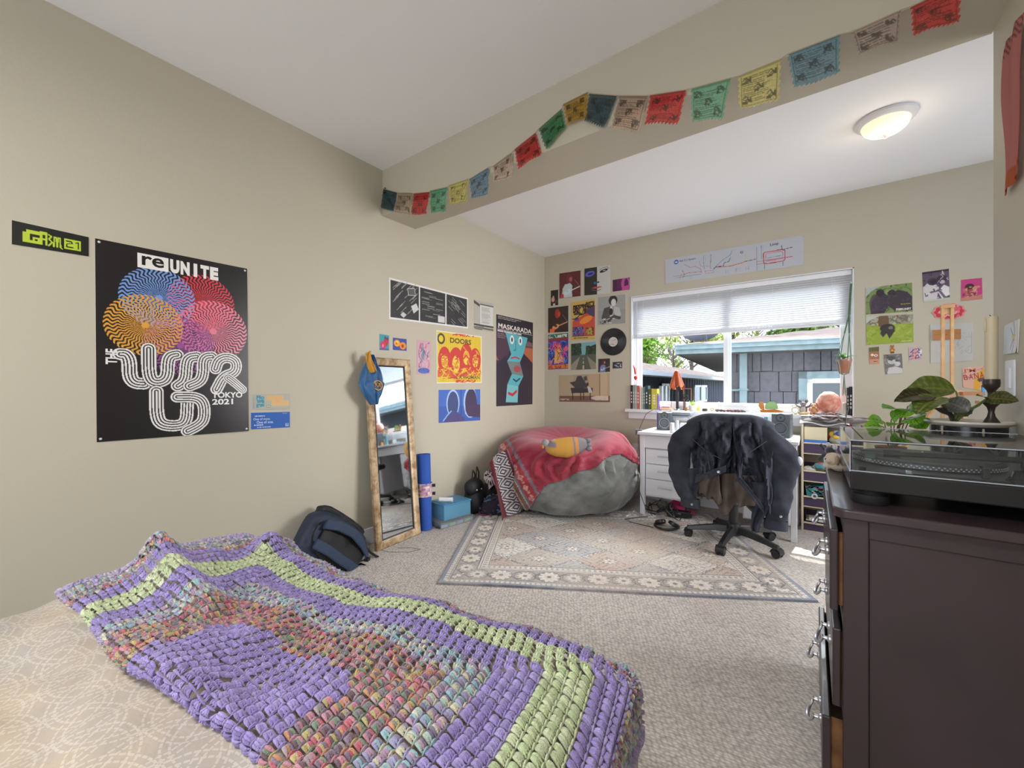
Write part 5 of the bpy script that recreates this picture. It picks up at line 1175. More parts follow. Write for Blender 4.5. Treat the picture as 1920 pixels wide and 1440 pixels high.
# sleeves
def sleeve(pts, rad, name, seed):
    m = MB(); n = 22; L = 28; vs = []; fs = []
    for i in range(L+1):
        k = i/L*(len(pts)-1); a = min(int(k), len(pts)-2); p = pts[a].lerp(pts[a+1], k-a); r = lerp(rad[a], rad[a+1], k-a)
        for j in range(n):
            w = 2*PI*j/n; q = 1+.09*math.sin(w*3+i*.5+seed)+.06*math.sin(w*5-i*.9)+.05*math.sin(i*1.7+math.cos(w)*2)
            vs.append(p+Vector((math.cos(w)*r*q, math.sin(w)*r*.55*q, 0)))
    for i in range(L):
        for j in range(n): fs.append((i*n+j, i*n+(j+1) % n, (i+1)*n+(j+1) % n, (i+1)*n+j))
    m.add(vs, fs); m.add([vs[j] for j in range(n)], [tuple(range(n))]); return m.build(name, DEN, jk, sub=1)
cx = CHC.x
sl_ = sleeve([Vector((cx-.215, YJ+.0, .895)), Vector((cx-.275, YJ-.01, .80)), Vector((cx-.325, YJ, .66)), Vector((cx-.315, YJ-.01, .52)), Vector((cx-.265, YJ-.03, .38)), Vector((cx-.235, YJ-.03, .325))], [.045, .088, .080, .07, .062, .056], 'sleeve', 1)
sr_ = sleeve([Vector((cx+.215, YJ+.0, .89)), Vector((cx+.285, YJ+.0, .77)), Vector((cx+.325, YJ+.03, .62)), Vector((cx+.30, YJ+.02, .48)), Vector((cx+.285, YJ+.0, .36)), Vector((cx+.275, YJ, .27))], [.045, .090, .082, .07, .062, .058], 'sleeve', 4)
for (c, r) in ((Vector((cx-.235, YJ-.03, .325)), .064), (Vector((cx+.275, YJ, .262)), .066)):
    cf_ = MB(); cf_.lathe([(r*1.0, .03), (r*1.03, .0), (r*1.0, -.03), (r*.93, -.028), (r*.93, .028)], c, 26, sy=.58); cf_.build('cuff', DEN, jk)
button(Vector((cx-.215, YJ-.072, .325)), .008); button(Vector((cx+.305, YJ-.045, .33)), .008)
# seams
for pts in ([(cx-.24, .80), (cx-.12, .70), (cx-.03, .66)], [(cx+.08, .68), (cx+.16, .74), (cx+.23, .80)], [(cx-.12, .70), (cx-.10, .58)], [(cx+.10, .70), (cx+.085, .57)]):
    t_ = MB(); t_.tube([Vector((a, jy(a, b)-.018, b)) for a, b in pts], .0022, 5); t_.build('seam', SEAM, jk)

# ---------------------------------------------------------------- bean bag, woven throw, cushion
SUEDE, snt, sbs = new_mat('grey_microsuede')
(_x, _y, _z), sv = coords(snt)
n_a = noise_node(snt, sv, 5, 5, .6, .6); n_b = noise_node(snt, sv, 26, 4, .6)
snt.links.new(mix(snt, ((n_a-.4)*3.5).max(0).min(1), srgb(120, 122, 120), srgb(86, 90, 91)), sbs.inputs['Base Color']); sbs.inputs['Roughness'].default_value = .85; sbs.inputs['Sheen Weight'].default_value = .45
bump(snt, sbs, n_a*1.0+n_b*.4, .6, .012)
BC = Vector((-1.955, 3.585, .34))
def bag(d, off=0.0):
    """surface of the bag in unit direction d"""
    th = math.atan2(d.y, d.x)
    h = abs(d.z); rxy = math.hypot(d.x, d.y)
    e_ = 2.9 if d.z > 0 else 4.2; q = 1/((rxy**e_+h**e_)**(1/e_))
    R_ = .655; Hz = .40 if d.z > 0 else .335
    fd = Vector((.63, -.77))                                    # towards the room
    f = (d.x*fd.x+d.y*fd.y)
    p = Vector((d.x*R_*q, d.y*R_*q, d.z*Hz*q))
    # seat dent and raised back
    if d.z > -.2:
        g = math.exp(-(((p.x-.10)/.36)**2+((p.y+.14)/.34)**2)); p.z -= .15*g
        p.z += .035*max(0, -f)*max(0, d.z)
        g2 = math.exp(-(((p.x-.42)/.2)**2+((p.y-.05)/.3)**2)); p.z += .05*g2
    pw = .018*math.sin(th*7+p.z*9)+.011*math.sin(th*15-p.z*23+2)+.02*fbm(d.x*1.5, d.y*1.5, d.z*2+3)
    pinch = math.exp(-((p.z-.14)/.10)**2)*max(0, f)
    pw += pinch*.030*math.sin(th*30+3*math.sin(p.z*16)+4*fbm(d.x*2, d.y*2, d.z*3))
    pw += .010*math.sin(th*9-p.z*26+5*fbm(d.x*1.5, d.y*1.5, d.z*1.5))*max(0, f)
    s = 1+pw/.6+off/.55
    p = Vector((p.x*s, p.y*s, p.z*(1+off/.36)))
    P = BC+p
    P.z = max(P.z, .013+off); P.x = max(P.x, XL+.022-off); P.y = min(P.y, YB-.022+off)
    return P
def sphere_dir(u, v): th = 2*PI*u; ph = PI*(v-.5); return Vector((math.cos(ph)*math.cos(th), math.cos(ph)*math.sin(th), math.sin(ph)))
bgm = MB(); bgm.grid(lambda u, v: bag(sphere_dir(u, v)), 200, 90)
bb_ = bgm.build('bean_bag', SUEDE); tag(bb_, 'large grey suede bean bag in the corner under a red throw', 'bean bag')
bag_t = bvh(bgm)
# throw: every cloth cell of the bag that lies under it, lifted off a little
TH = [(900, 800), (960, 790), (1120, 795), (1175, 800), (1205, 850), (1207, 872), (1190, 868), (1165, 852), (1140, 857), (1110, 880), (1080, 885), (1060, 900), (1023, 909), (985, 962), (960, 978), (930, 975), (905, 930)]
seamA, seamB = Vector((949, 822)), Vector((1006, 923))
wt = MB(); NU, NV = 330, 150
RED, DRED, BLUG, ORB, BW1, BW2 = (150, 44, 64), (102, 28, 40), (112, 112, 128), (122, 74, 52), (196, 192, 196), (52, 42, 56)
def throw_col(px, py):
    d = seamB-seamA; L = d.length; t = ((px-seamA.x)*d.x+(py-seamA.y)*d.y)/L; s = -((px-seamA.x)*-d.y+(py-seamA.y)*d.x)/L
    s = -s; s = s if s > -900 else 0
    k = s*1.0
    if k < -3: return RED if hash2(int(px/1.3), int(py)) > .12 else (138, 38, 56)
    if k < 2: return BLUG
    if k < 6: return (160, 46, 60)
    if k < 20:
        z = abs((t % 22)-11); y = abs(k-13); m = abs(z+y*1.3-6); return (206, 160, 150) if m < 1.6 or (z < 2 and y < 2) or (abs(z-11) < 2.2 and y < 2) else (166, 44, 56)
    if k < 24: return BLUG
    if k < 26: return (190, 180, 170)
    if k < 33: return ORB if int(t/3) % 3 else (104, 88, 60)
    if k < 34.5: return (200, 190, 180)
    if k < 39: return (120, 66, 52)
    if k < 43: return BLUG if int(t/3) % 2 else (150, 50, 60)
    if k < 48: return DRED
    if k < 66:
        z = abs((t % 16)-8); y = abs(k-57); m = (z+y*.95); return BW1 if (m % 4.4) < 2.1 else BW2
    if k < 70: return DRED
    return (104, 30, 40)
vs = []; ok = []
for j in range(NV+1):
    for i in range(NU+1):
        P = bag(sphere_dir(i/NU, j/NV), .012); x, y = pj(P)
        fr_side = (P-BC).dot(Vector((.59, -.81, 0))) > -.30
        inside = inpoly(x, y, TH) if fr_side else (P.z > .30 and (P.x-BC.x) < .45)
        ok.append(inside and P.z > .02); vs.append(P); wt.c.append(srgb(throw_col(x, y)) if fr_side else srgb(RED))
wt.v = [tuple(p) for p in vs]; wt.anycol = True
for j in range(NV):
    for i in range(NU):
        q = (j*(NU+1)+i, j*(NU+1)+i+1, (j+1)*(NU+1)+i+1, (j+1)*(NU+1)+i)
        if sum(ok[k] for k in q) >= 3: wt.f.append(q); wt.mi.append(0)
WOV = MV('woven_wool', .92, bscale=260, bstr=.5, sheen=.25)
th_o = wt.build('throw_blanket', WOV, solid=.006); tag(th_o, 'red woven throw with patterned bands spread over the bean bag', 'blanket')
# free corner hanging to the floor on the left
fc = MB()
q0 = Vector((0, 0, EYE))+ray(917, 868)*3.62; q1 = Vector((0, 0, EYE))+ray(958, 838)*3.62; q2 = az(1000, 948, .05); q3 = az(942, 976, .02)
def fcc(u, v):
    if u < .22: return (100, 28, 38)
    if u < .28: return DRED
    if u < .80:
        x = abs(u-.54)/.26*1.0; y = abs((v*5.0) % 1-.5)*2; m = x+y; return BW1 if (m % .5) < .25 else BW2
    return DRED if u < .86 else (BLUG if u < .9 else (140, 44, 54))
fc.grid(lambda u, v: (q0.lerp(q1, u)).lerp(q3.lerp(q2, u), v)+Vector((.59*-.03, -.03, 0))*math.sin(PI*u)+Vector((.014*math.sin(u*9+v*3), -.012*math.sin(u*9), 0)), 60, 110, lambda u, v: srgb(fcc(u, v)))
fc.build('hanging_corner', WOV, th_o, solid=.006)
# cushion shaped like a hen
ray0 = ray(1062, 852); hit = bag_t.ray_cast(Vector((0, 0, EYE)), ray0.normalized())[0] or Vector((-1.8, 3.5, .5))
hc = hit+Vector((.02, -.05, .065))
hen = thing('hen_cushion', 'small mustard hen-shaped cushion with a grey striped tail on the red throw', 'cushion', hc)
Rh = Matrix.Rotation(math.radians(36), 3, 'Z') @ Matrix.Rotation(math.radians(-6), 3, 'Y')
def hp(x, y, z): return hc+Rh @ Vector((x, y, z))
hm = MB(); ys0 = [(-.17, .028), (-.14, .055), (-.09, .075), (0, .088), (.07, .08), (.12, .066), (.155, .05), (.18, .03)]
ys_ = [(lerp(a[0], b[0], k/5), lerp(a[1], b[1], k/5)) for a, b in zip(ys0[:-1], ys0[1:]) for k in range(5)]+[ys0[-1]]
vs = []; cols = []; N_ = 20
for (xx, r) in ys_:
    for k in range(N_):
        w = 2*PI*k/N_; vs.append(hp(xx, math.cos(w)*r*.72, math.sin(w)*r*1.0+.015*abs(xx)/.17))
        c = (192, 146, 66)
        if .055 < xx: c = (196, 140, 90) if int(xx*130) % 3 else (120, 112, 124)
        if .10 < xx: c = (132, 126, 132)
        if math.sin(w) > .15 and -.13 < xx+.05*math.sin(w) < -.06: c = (120, 112, 128)
        if math.sin(w) > -.2 and -.06 <= xx+.06*math.sin(w) < -.02 and math.cos(w) > -.5: c = (196, 184, 170)
        if xx <= -.16: c = (150, 142, 138)
        cols.append(srgb(c))
hm.add(vs, [(i*N_+k, i*N_+(k+1) % N_, (i+1)*N_+(k+1) % N_, (i+1)*N_+k) for i in range(len(ys_)-1) for k in range(N_)]+[tuple(range(N_))[::-1], tuple((len(ys_)-1)*N_+k for k in range(N_))], cols)
KN = MV('knitted_cotton', .95, bscale=200, bstr=.6)
hm.build('body', KN, hen, sub=1)
h2_ = MB(); h2_.color(150, 146, 146).ball(hp(-.165, 0, .055), (.036, .028, .034)); h2_.color(206, 130, 50).ball(hp(-.19, -.01, .03), (.012, .01, .018)); h2_.build('head', KN, hen)
for k in range(3): t_ = MB(); t_.color(128, 124, 132).ball(hp(.19, 0, .04-.035*k), (.03, .02, .02)); t_.build('tail_tuft', KN, hen)

# ---------------------------------------------------------------- mirror, cloth, yoga mat
GOLD, gnt_, gbs = new_mat('distressed_gilt_wood')
(_x, _y, _z), gv = coords(gnt_); g1 = noise_node(gnt_, gv, 16, 6, .65, .3)
gnt_.links.new(mix(gnt_, ((g1-.42)*4).max(0).min(1), srgb(192, 170, 138), srgb(128, 96, 62)), gbs.inputs['Base Color']); gbs.inputs['Roughness'].default_value = .45; gbs.inputs['Metallic'].default_value = .25
MIR, mnt_, mbs = new_mat('mirror_silver'); mbs.inputs['Base Color'].default_value = (.80, .85, .88, 1); mbs.inputs['Metallic'].default_value = 1; mbs.inputs['Roughness'].default_value = .03
DFR = M('dark_mirror_liner', (38, 36, 36), .5)
m0 = Vector((-2.436, 1.745, .0)); m1 = Vector((-2.461, 2.165, .0)); top = Vector((-2.566, 1.745, 1.365))
mu = (m1-m0).normalized(); mv = (top-m0).normalized(); mn = mu.cross(mv).normalized()
MW_, MH_ = (m1-m0).length, (top-m0).length
def mp3(u, v, w=0): return m0+mu*u+mv*v+mn*w
mr = thing('leaning_mirror', 'tall narrow gilt-framed mirror leaning against the left wall', 'mirror', (m0+m1)/2)
fm = MB(); FWd = .058; prof = [(0, -.026), (0, -.002), (.010, .006), (.030, .004), (.046, .0), (FWd, -.010), (FWd, -.026)]
cor = [(0, 0, 1, 1), (MW_, 0, -1, 1), (MW_, MH_, -1, -1), (0, MH_, 1, -1)]
vs = [mp3(u+su*o, v+sv_*o, w) for (u, v, su, sv_) in cor for (o, w) in prof]; n = len(prof)
fm.add(vs, [(a*n+i, ((a+1) % 4)*n+i, ((a+1) % 4)*n+(i+1) % n, a*n+(i+1) % n) for a in range(4) for i in range(n)]); fm.build('frame', GOLD, mr, recalc=True)
ln = MB(); prof = [(FWd-.001, -.02), (FWd-.001, -.007), (FWd+.008, -.012), (FWd+.008, -.02)]; n = 4
vs = [mp3(u+su*o, v+sv_*o, w) for (u, v, su, sv_) in cor for (o, w) in prof]
ln.add(vs, [(a*n+i, ((a+1) % 4)*n+i, ((a+1) % 4)*n+(i+1) % n, a*n+(i+1) % n) for a in range(4) for i in range(n)]); ln.build('inner_rim', DFR, mr, recalc=True)
gl = MB(); a = FWd+.004; gl.add([mp3(a, a, -.014), mp3(MW_-a, a, -.014), mp3(MW_-a, MH_-a, -.014), mp3(a, MH_-a, -.014), mp3(a, a, -.02), mp3(MW_-a, a, -.02), mp3(MW_-a, MH_-a, -.02), mp3(a, MH_-a, -.02)], [(0, 1, 2, 3), (7, 6, 5, 4), (0, 4, 5, 1), (1, 5, 6, 2), (2, 6, 7, 3), (3, 7, 4, 0)]); gl.build('mirror_glass', MIR, mr, smooth=False)
bkp = MB(); bkp.add([mp3(.003, .003, -.026), mp3(MW_-.003, .003, -.026), mp3(MW_-.003, MH_-.003, -.026), mp3(.003, MH_-.003, -.026)], [(3, 2, 1, 0)]); bkp.build('backing', DFR, mr, smooth=False)
# blue and gold cloth hung over its corner
CLB = M('blue_satin', (32, 88, 140), .5, sheen=.3); CLG = M('gold_satin', (196, 142, 40), .5, sheen=.3)
cl_ = thing('hanging_cloth', 'blue cloth with gold lining and round badge hung over the mirror corner', 'cloth', mp3(.02, MH_-.2, .03))
def cw(v): return 1.15*(.012+.085*math.sin(min(1, v*1.45)*PI/2)**1.2) if v < .55 else 1.15*(.097*(1-((v-.55)/.45)**1.7)+.006)
def clf(u, v):
    w = (u-.5)*2; x = .02+w*cw(v)-.018*v*(1 if v < .6 else 1.2)+.012; z = MH_+.012-.36*v
    bulge = .055*(1-w*w)*math.sin(min(1, v*1.6)*PI/2)+.010*math.sin(w*9+v*6)+.006*math.sin(w*17-v*9)
    return mp3(x, z, .018+bulge)
m_ = MB(); m_.grid(clf, 34, 46); m_.build('blue_cloth', CLB, cl_, solid=.004)
def clg(u, v):
    w = (u-.5)*2; return mp3(-.030+.020*w+.028*v*1.1-.01*math.sin(v*4), MH_+.022-.14*v+.01*w, .078-.02*w*w+.012*math.sin(w*6+v*5))
m_ = MB(); m_.grid(clg, 14, 24); m_.build('gold_lining', CLG, cl_, solid=.004)
bc_ = clf(.53, .63)+mn*.008; Rm_ = mn.to_track_quat('Z', 'Y').to_matrix()
m_ = MB(); m_.lathe([(.040, 0), (.040, .004), (.033, .004), (.033, 0)], bc_, 32, R=Rm_, sy=.9); 
for a, b in (((-.02, .018), (-.02, -.014)), ((-.02, .018), (0, -.014)), ((0, -.014), (.02, .018)), ((.02, .018), (.02, -.014)), ((-.02, .002), (.0, .02)), ((0, .02), (.02, .002))):
    m_.tube([bc_+mu*a[0]+mv*a[1]+mn*.002, bc_+mu*b[0]+mv*b[1]+mn*.002], .0025, 5)
m_.build('badge', CLG, cl_)
wire = MB(); wire.tube([Vector((-2.44, 1.78, .004)), Vector((-2.36, 1.79, .004)), Vector((-2.25, 1.87, .004)), Vector((-2.22, 1.95, .004)), Vector((-2.30, 1.93, .004)), Vector((-2.37, 1.87, .004))], .0013, 5)
tag(wire.build('loose_wire', M('grey_wire', (90, 92, 88), .5)), 'thin grey wire lying on the carpet at the mirror foot', 'wire')
# yoga mat
YM = M('blue_foam', (38, 82, 172), .75, bscale=120, bstr=.3)
yc = Vector((-2.52, 2.262, 0)); tilt = Matrix.Rotation(math.radians(-2.0), 3, 'Y')
ym = thing('yoga_mat', 'rolled blue yoga mat standing beside the mirror', 'yoga mat', yc)
mm = MB(); vs = []; fs = []; NS = 90
for k in range(NS+1):
    w = k/NS*2*PI*5; r = .012+.043*(k/NS)
    for (dr_, zz) in ((0, 0), (0, .60), (.004, .60), (.004, 0)): vs.append(yc+Vector((.004, 0, .002))+tilt @ Vector((math.cos(w)*(r+dr_), math.sin(w)*(r+dr_), zz+.0)))
for k in range(NS):
    for i in range(4): fs.append((k*4+i, k*4+(i+1) % 4, (k+1)*4+(i+1) % 4, (k+1)*4+i))
mm.add(vs, fs); mm.build('roll', YM, ym, recalc=True)
sb = MB(); 
def sbc(u, v):
    w = 2*PI*u; return yc+tilt @ Vector((math.cos(w)*.062, math.sin(w)*.062, .265+.105*v))
sb.grid(sbc, 48, 14, lambda u, v: srgb(random.Random(int(u*22)*31+int(v*7)).choice([(196, 160, 176), (206, 178, 190), (150, 110, 150), (222, 210, 200), (180, 140, 160)]))); sb.build('floral_strap', MV('printed_cotton', .9), ym, solid=.003)
for zz in (.35, .285): tb = MB(); tb.box(yc+Vector((.045, .046, zz)), (.03, .02, .022), rz=.7); tb.build('buckle', BP, ym, smooth=False)
hb_ = MB(); hb_.ball((-2.43, 2.335, .014), (.016, .022, .012)); hb_.ball((-2.45, 2.32, .012), (.012, .012, .01)); tag(hb_.build('hair_clip', M('brown_plastic', (60, 36, 28), .4)), 'small brown hair clip on the carpet beside the yoga mat', 'hair clip')

# ---------------------------------------------------------------- plastic boxes
CLR, cnt2, cb2 = new_mat('clear_plastic'); cnt2.nodes.clear()
def clear(mat_nt, tint, gloss=.12, fres=True, rough=.08, milk=None, mk=0):
    nt = mat_nt; o = nt.nodes.new('ShaderNodeOutputMaterial'); t = nt.nodes.new('ShaderNodeBsdfTransparent'); g = nt.nodes.new('ShaderNodeBsdfGlossy'); m = nt.nodes.new('ShaderNodeMixShader')
    t.inputs[0].default_value = (*tint, 1); g.inputs['Roughness'].default_value = rough; f = nt.nodes.new('ShaderNodeLayerWeight'); f.inputs[0].default_value = gloss
    nt.links.new(f.outputs['Fresnel'], m.inputs[0]); nt.links.new(t.outputs[0], m.inputs[1]); nt.links.new(g.outputs[0], m.inputs[2]); nt.links.new(m.outputs[0], o.inputs[0])
    if milk:
        d = nt.nodes.new('ShaderNodeBsdfDiffuse'); d.inputs[0].default_value = (*milk, 1); m2 = nt.nodes.new('ShaderNodeMixShader'); m2.inputs[0].default_value = mk
        nt.links.new(m.outputs[0], m2.inputs[1]); nt.links.new(d.outputs[0], m2.inputs[2]); nt.links.new(m2.outputs[0], o.inputs[0])
clear(cnt2, (.93, .96, .98), .2, milk=(.8, .85, .88), mk=.18)
BLP, bnt2, bb2 = new_mat('blue_clear_plastic'); bnt2.nodes.clear(); clear(bnt2, (.62, .85, .96), .2, milk=(.25, .58, .82), mk=.4)
LID = M('blue_plastic_lid', (92, 164, 210), .3, trans=.35)
def boxlid(name, label, cat, c, d, rz, wall, lid, hgt):
    t = thing(name, label, cat, (c[0], c[1], c[2]), rz)
    x, y = d[0]/2, d[1]/2; m = MB(); w = .003
    m.bx((-x, -y, 0), (x, y, w)); m.bx((-x, -y, w), (-x+w, y, hgt)); m.bx((x-w, -y, w), (x, y, hgt)); m.bx((-x+w, -y, w), (x-w, -y+w, hgt)); m.bx((-x+w, y-w, w), (x-w, y, hgt)); m.build('box_body', wall, t, smooth=False)
    m = MB(); m.bx((-x-.006, -y-.006, hgt), (x+.006, y+.006, hgt+.012)); m.bx((-x+.012, -y+.012, hgt+.012), (x-.012, y-.012, hgt+.017)); m.build('lid', lid, t, smooth=False, bevel=.003); return t
ob = boxlid('organizer_case', 'flat clear plastic organizer case on the carpet under the blue box', 'storage box', (-2.485, 2.50, .001), (.22, .33), math.radians(-8), CLR, CLR, .036)
for k in range(12):
    a, b = k % 3, k//3; m = MB(); cc = [(210, 190, 60), (90, 170, 110), (200, 205, 210), (230, 140, 80), (120, 160, 200), (190, 90, 110)][(k*5) % 6]
    m.box((-.07+a*.07, -.12+b*.08, .014), (.05, .06, .02)); m.build('bead_tray', M('tray%d' % ((k*5) % 6), cc, .6), ob, smooth=False)
for k in range(1, 3): MB().bx((-.11+k*.073, -.16, .003), (-.11+k*.073+.002, .16, .034)).build('divider', CLR, ob, smooth=False)
bx_ = boxlid('blue_box', 'translucent blue lidded storage box beside the yoga mat', 'storage box', (-2.49, 2.52, .054), (.19, .28), math.radians(-8), BLP, LID, .115)
for k in range(7):
    random.seed(40+k); m = MB(); p = Vector((random.uniform(-.06, .06), -.11+k*.036, .03)); m.tube([p+Vector((-.03, 0, 0)), p+Vector((.035, .01, .004))], .017, 14); m.build('craft_tube', M('craft%d' % (k % 3), [(150, 190, 220), (190, 205, 215), (90, 150, 200)][k % 3], .4), bx_)
pr = MB(); pr.tube([Vector((-2.50, 2.395, .211)), Vector((-2.405, 2.455, .211))], .018, 18); pr.tube([Vector((-2.407, 2.4537, .211)), Vector((-2.4035, 2.456, .211))], .011, 14)
tag(pr.build('paper_roll', M('white_paper_roll', (222, 222, 228), .7)), 'small white paper roll lying on the blue storage box', 'paper roll')

# ---------------------------------------------------------------- black pouch, patterned cloth, yarn scarf
ph = Vector((-2.47, 2.80, .24)); BKF = M('black_fabric', (20, 20, 23), .6)
po = thing('black_pouch', 'round black bag with two small studs and looped straps near the bean bag', 'bag', (ph.x, ph.y, 0))
m = MB(); m.ball(ph+Vector((0, 0, .0)), (.07, .105, .085), 24, 14, wob=lambda d: 1+.05*math.sin(d.y*7)+.04*fbm(d.x, d.y, d.z)); m.ball(ph+Vector((0, .01, -.12)), (.09, .11, .12), 20, 12, wob=lambda d: 1+.12*fbm(d.x*1.3, d.y*1.3, d.z*1.3)); m.build('body', BKF, po)
for s_ in (-1, 1): m = MB(); m.ball(ph+Vector((.068, .03*s_-.01, -.01)), .0065); m.build('stud', M('white_stud', (225, 225, 230), .2), po)
for (a, b, h) in ((-.055, .0, .13), (.0, .05, .16)):
    m = MB(); m.tube([ph+Vector((.02, a, .06)), ph+Vector((.02, a+.01, .06+h*.6)), ph+Vector((.01, (a+b)/2, .06+h*.75)), ph+Vector((.01, b, .05+h*.5)), ph+Vector((.01, b, .055))], .008, 8, flat=.4); m.build('strap', BKF, po)
def heap(center, rad, n, cols, seed, r=.009, turns=1.2):
    rn = random.Random(seed); m = MB()
    for k in range(n):
        th = rn.uniform(0, 2*PI); rr = rn.uniform(.1, 1)**.6; c = Vector((center[0]+math.cos(th)*rad[0]*rr*.7, center[1]+math.sin(th)*rad[1]*rr*.7, center[2]+rad[2]*(1-rr*rr*.75)*rn.uniform(.15, 1)))
        a = rn.uniform(0, 2*PI); q = rn.uniform(.03, .06); pts = []
        for i in range(9):
            w = a+i/8*2*PI*turns*.6; pts.append(c+Vector((math.cos(w)*q, math.sin(w)*q, .015*math.sin(w*2+a))))
        for p in pts: p.z = max(p.z, r+.004); p.x = max(p.x, XL+r+.006)
        m.color(*rn.choice(cols)); m.tube(pts, r, 6)
    return m
hs = heap((-2.33, 2.93, .01), (.13, .17, .17), 130, [(96, 70, 110), (70, 110, 130), (50, 40, 60), (120, 50, 90), (40, 34, 48), (70, 120, 150)], 3)
hs.color(44, 38, 52).ball((-2.33, 2.93, .06), (.12, .15, .10), 18, 10, wob=lambda d: 1+.1*fbm(d.x*2, d.y*2, d.z*2))
tag(hs.build('knit_scarf', MV('chunky_knit', .95, bscale=240, bstr=.6)), 'purple and teal knitted scarf heaped on the floor by the bean bag', 'scarf')
m = MB(); q = Vector((-2.50, 3.03, .26))
m.grid(lambda u, v: Vector((max(XL+.01, q.x-.06+.13*u), q.y-.02+.20*v-.05*u, q.z+.06*math.sin(v*3)-.20*max(0, u-.6)+.02*math.sin(u*9+v*4))), 30, 30, lambda u, v: srgb((214, 200, 204) if math.sin(u*23+3*math.sin(v*11))*math.sin(v*19+u*5) > -.25 else (30, 26, 34)))
m.color(60, 52, 60).ball((q.x-.02, q.y+.06, .12), (.07, .10, .125), 14, 8)
tag(m.build('patterned_cloth', MV('printed_cotton')), 'pale cloth with black branches bundled between the black bag and the bean bag', 'cloth')

# ---------------------------------------------------------------- backpack
NV_ = M('navy_nylon', (30, 40, 62), .6, bscale=180, bstr=.3); BKN = M('black_nylon', (22, 24, 30), .6, bscale=150, bstr=.3); STR = M('strap_mesh', (46, 62, 86), .75, bscale=300, bstr=.5)
bp = thing('backpack', 'dark navy backpack with padded straps leaning on the wall between bed and mirror', 'backpack', (-2.42, 1.35, 0))
# local frame: L from bottom end (low, near the mirror) to top end, W across, N towards the room
Lb = Vector((0, -.74, .67)).normalized(); Nb = Vector((.90, -.05, .36)); Nb = (Nb-Lb*Nb.dot(Lb)).normalized(); Wb = Nb.cross(Lb).normalized()
if Wb.z < 0: Wb = -Wb
Ob = Vector((-2.50, 1.68, .09))
def bpp(l, w, n): 
    p = Ob+Lb*l*.92+Wb*(w-.24)+Nb*n; return Vector((max(p.x, XL+.012), p.y, max(p.z, .006)))
def bpack(c, d, p=4.5, mat=NV_, name='body', seed=0, puff=1):
    m = MB(); vs = []; 
    m.ball((0, 0, 0), 1, 40, 22, wob=lambda e: 1/((abs(e.x)**p+abs(e.y)**p+abs(e.z)**p)**(1/p)))
    m.v = [tuple(bpp(c[0]+v[0]*d[0], c[1]+v[1]*d[1]*(1-.10*max(0, v[0])), c[2]+v[2]*d[2]*(1-.18*abs(v[0])**2)+.010*fbm(v[0]*2+seed, v[1]*2, v[2]))) for v in m.v]
    return m.build(name, mat, bp, recalc=True)
bpack((.245, .10, .0), (.26, .165, .085), mat=NV_)
bpack((.25, .255, -.01), (.21, .035, .075), mat=BKN, name='side_gusset', seed=2)
bpack((.22, .09, .085), (.20, .125, .022), mat=BKN, name='back_pad', seed=3)
def strap(pts, w, name, mat, th=.010):
    pts = [Vector(p) for p in pts]; L = 30; m = MB(); sm_ = []
    for i in range(L+1):
        k = i/L*(len(pts)-1); a = min(int(k), len(pts)-2); t = k-a; t = t*t*(3-2*t); sm_.append(pts[a].lerp(pts[a+1], t))
    vs = []; n = 8
    for i, p in enumerate(sm_):
        ww = w*(1 if i < 22 else 1-.5*(i-22)/8)
        for j in range(n):
            q = 2*PI*j/n; c_, s_ = math.cos(q), math.sin(q); vs.append(bpp(p.x, p.y+ww*.5*math.copysign(abs(c_)**.6, c_), p.z+th*math.copysign(abs(s_)**.8, s_)))
    m.add(vs, [(i*n+j, i*n+(j+1) % n, (i+1)*n+(j+1) % n, (i+1)*n+j) for i in range(L) for j in range(n)]+[tuple(range(n))[::-1], tuple(L*n+j for j in range(n))]); return m.build(name, mat, bp, recalc=True)
strap([(.44, .15, .10), (.36, .17, .145), (.24, .18, .15), (.12, .165, .13), (.0, .13, .10)], .06, 'shoulder_strap', STR)
strap([(.44, .03, .10), (.36, .02, .145), (.24, .01, .15), (.12, .015, .13), (.0, .03, .10)], .06, 'shoulder_strap', STR)
strap([(.46, .15, .09), (.50, .12, .115), (.50, .06, .115), (.46, .03, .09)], .022, 'grab_handle', BKN, .006)
strap([(.0, .13, .10), (-.05, .09, .09), (-.06, .02, .06)], .02, 'webbing', BKN, .003)
strap([(.0, .03, .10), (-.05, -.02, .10), (-.10, -.07, .12)], .02, 'webbing', BKN, .003)
m = MB(); m.box(bpp(-.02, .10, .10), (.03, .03, .02), rz=.4); m.build('buckle', BP, bp, smooth=False)
m = MB(); p = az(708, 1044, .008); m.tube([az(686, 1028, .05), az(696, 1037, .02), p], .013, 8, flat=.4); m.build('webbing_end', BKN, bp)
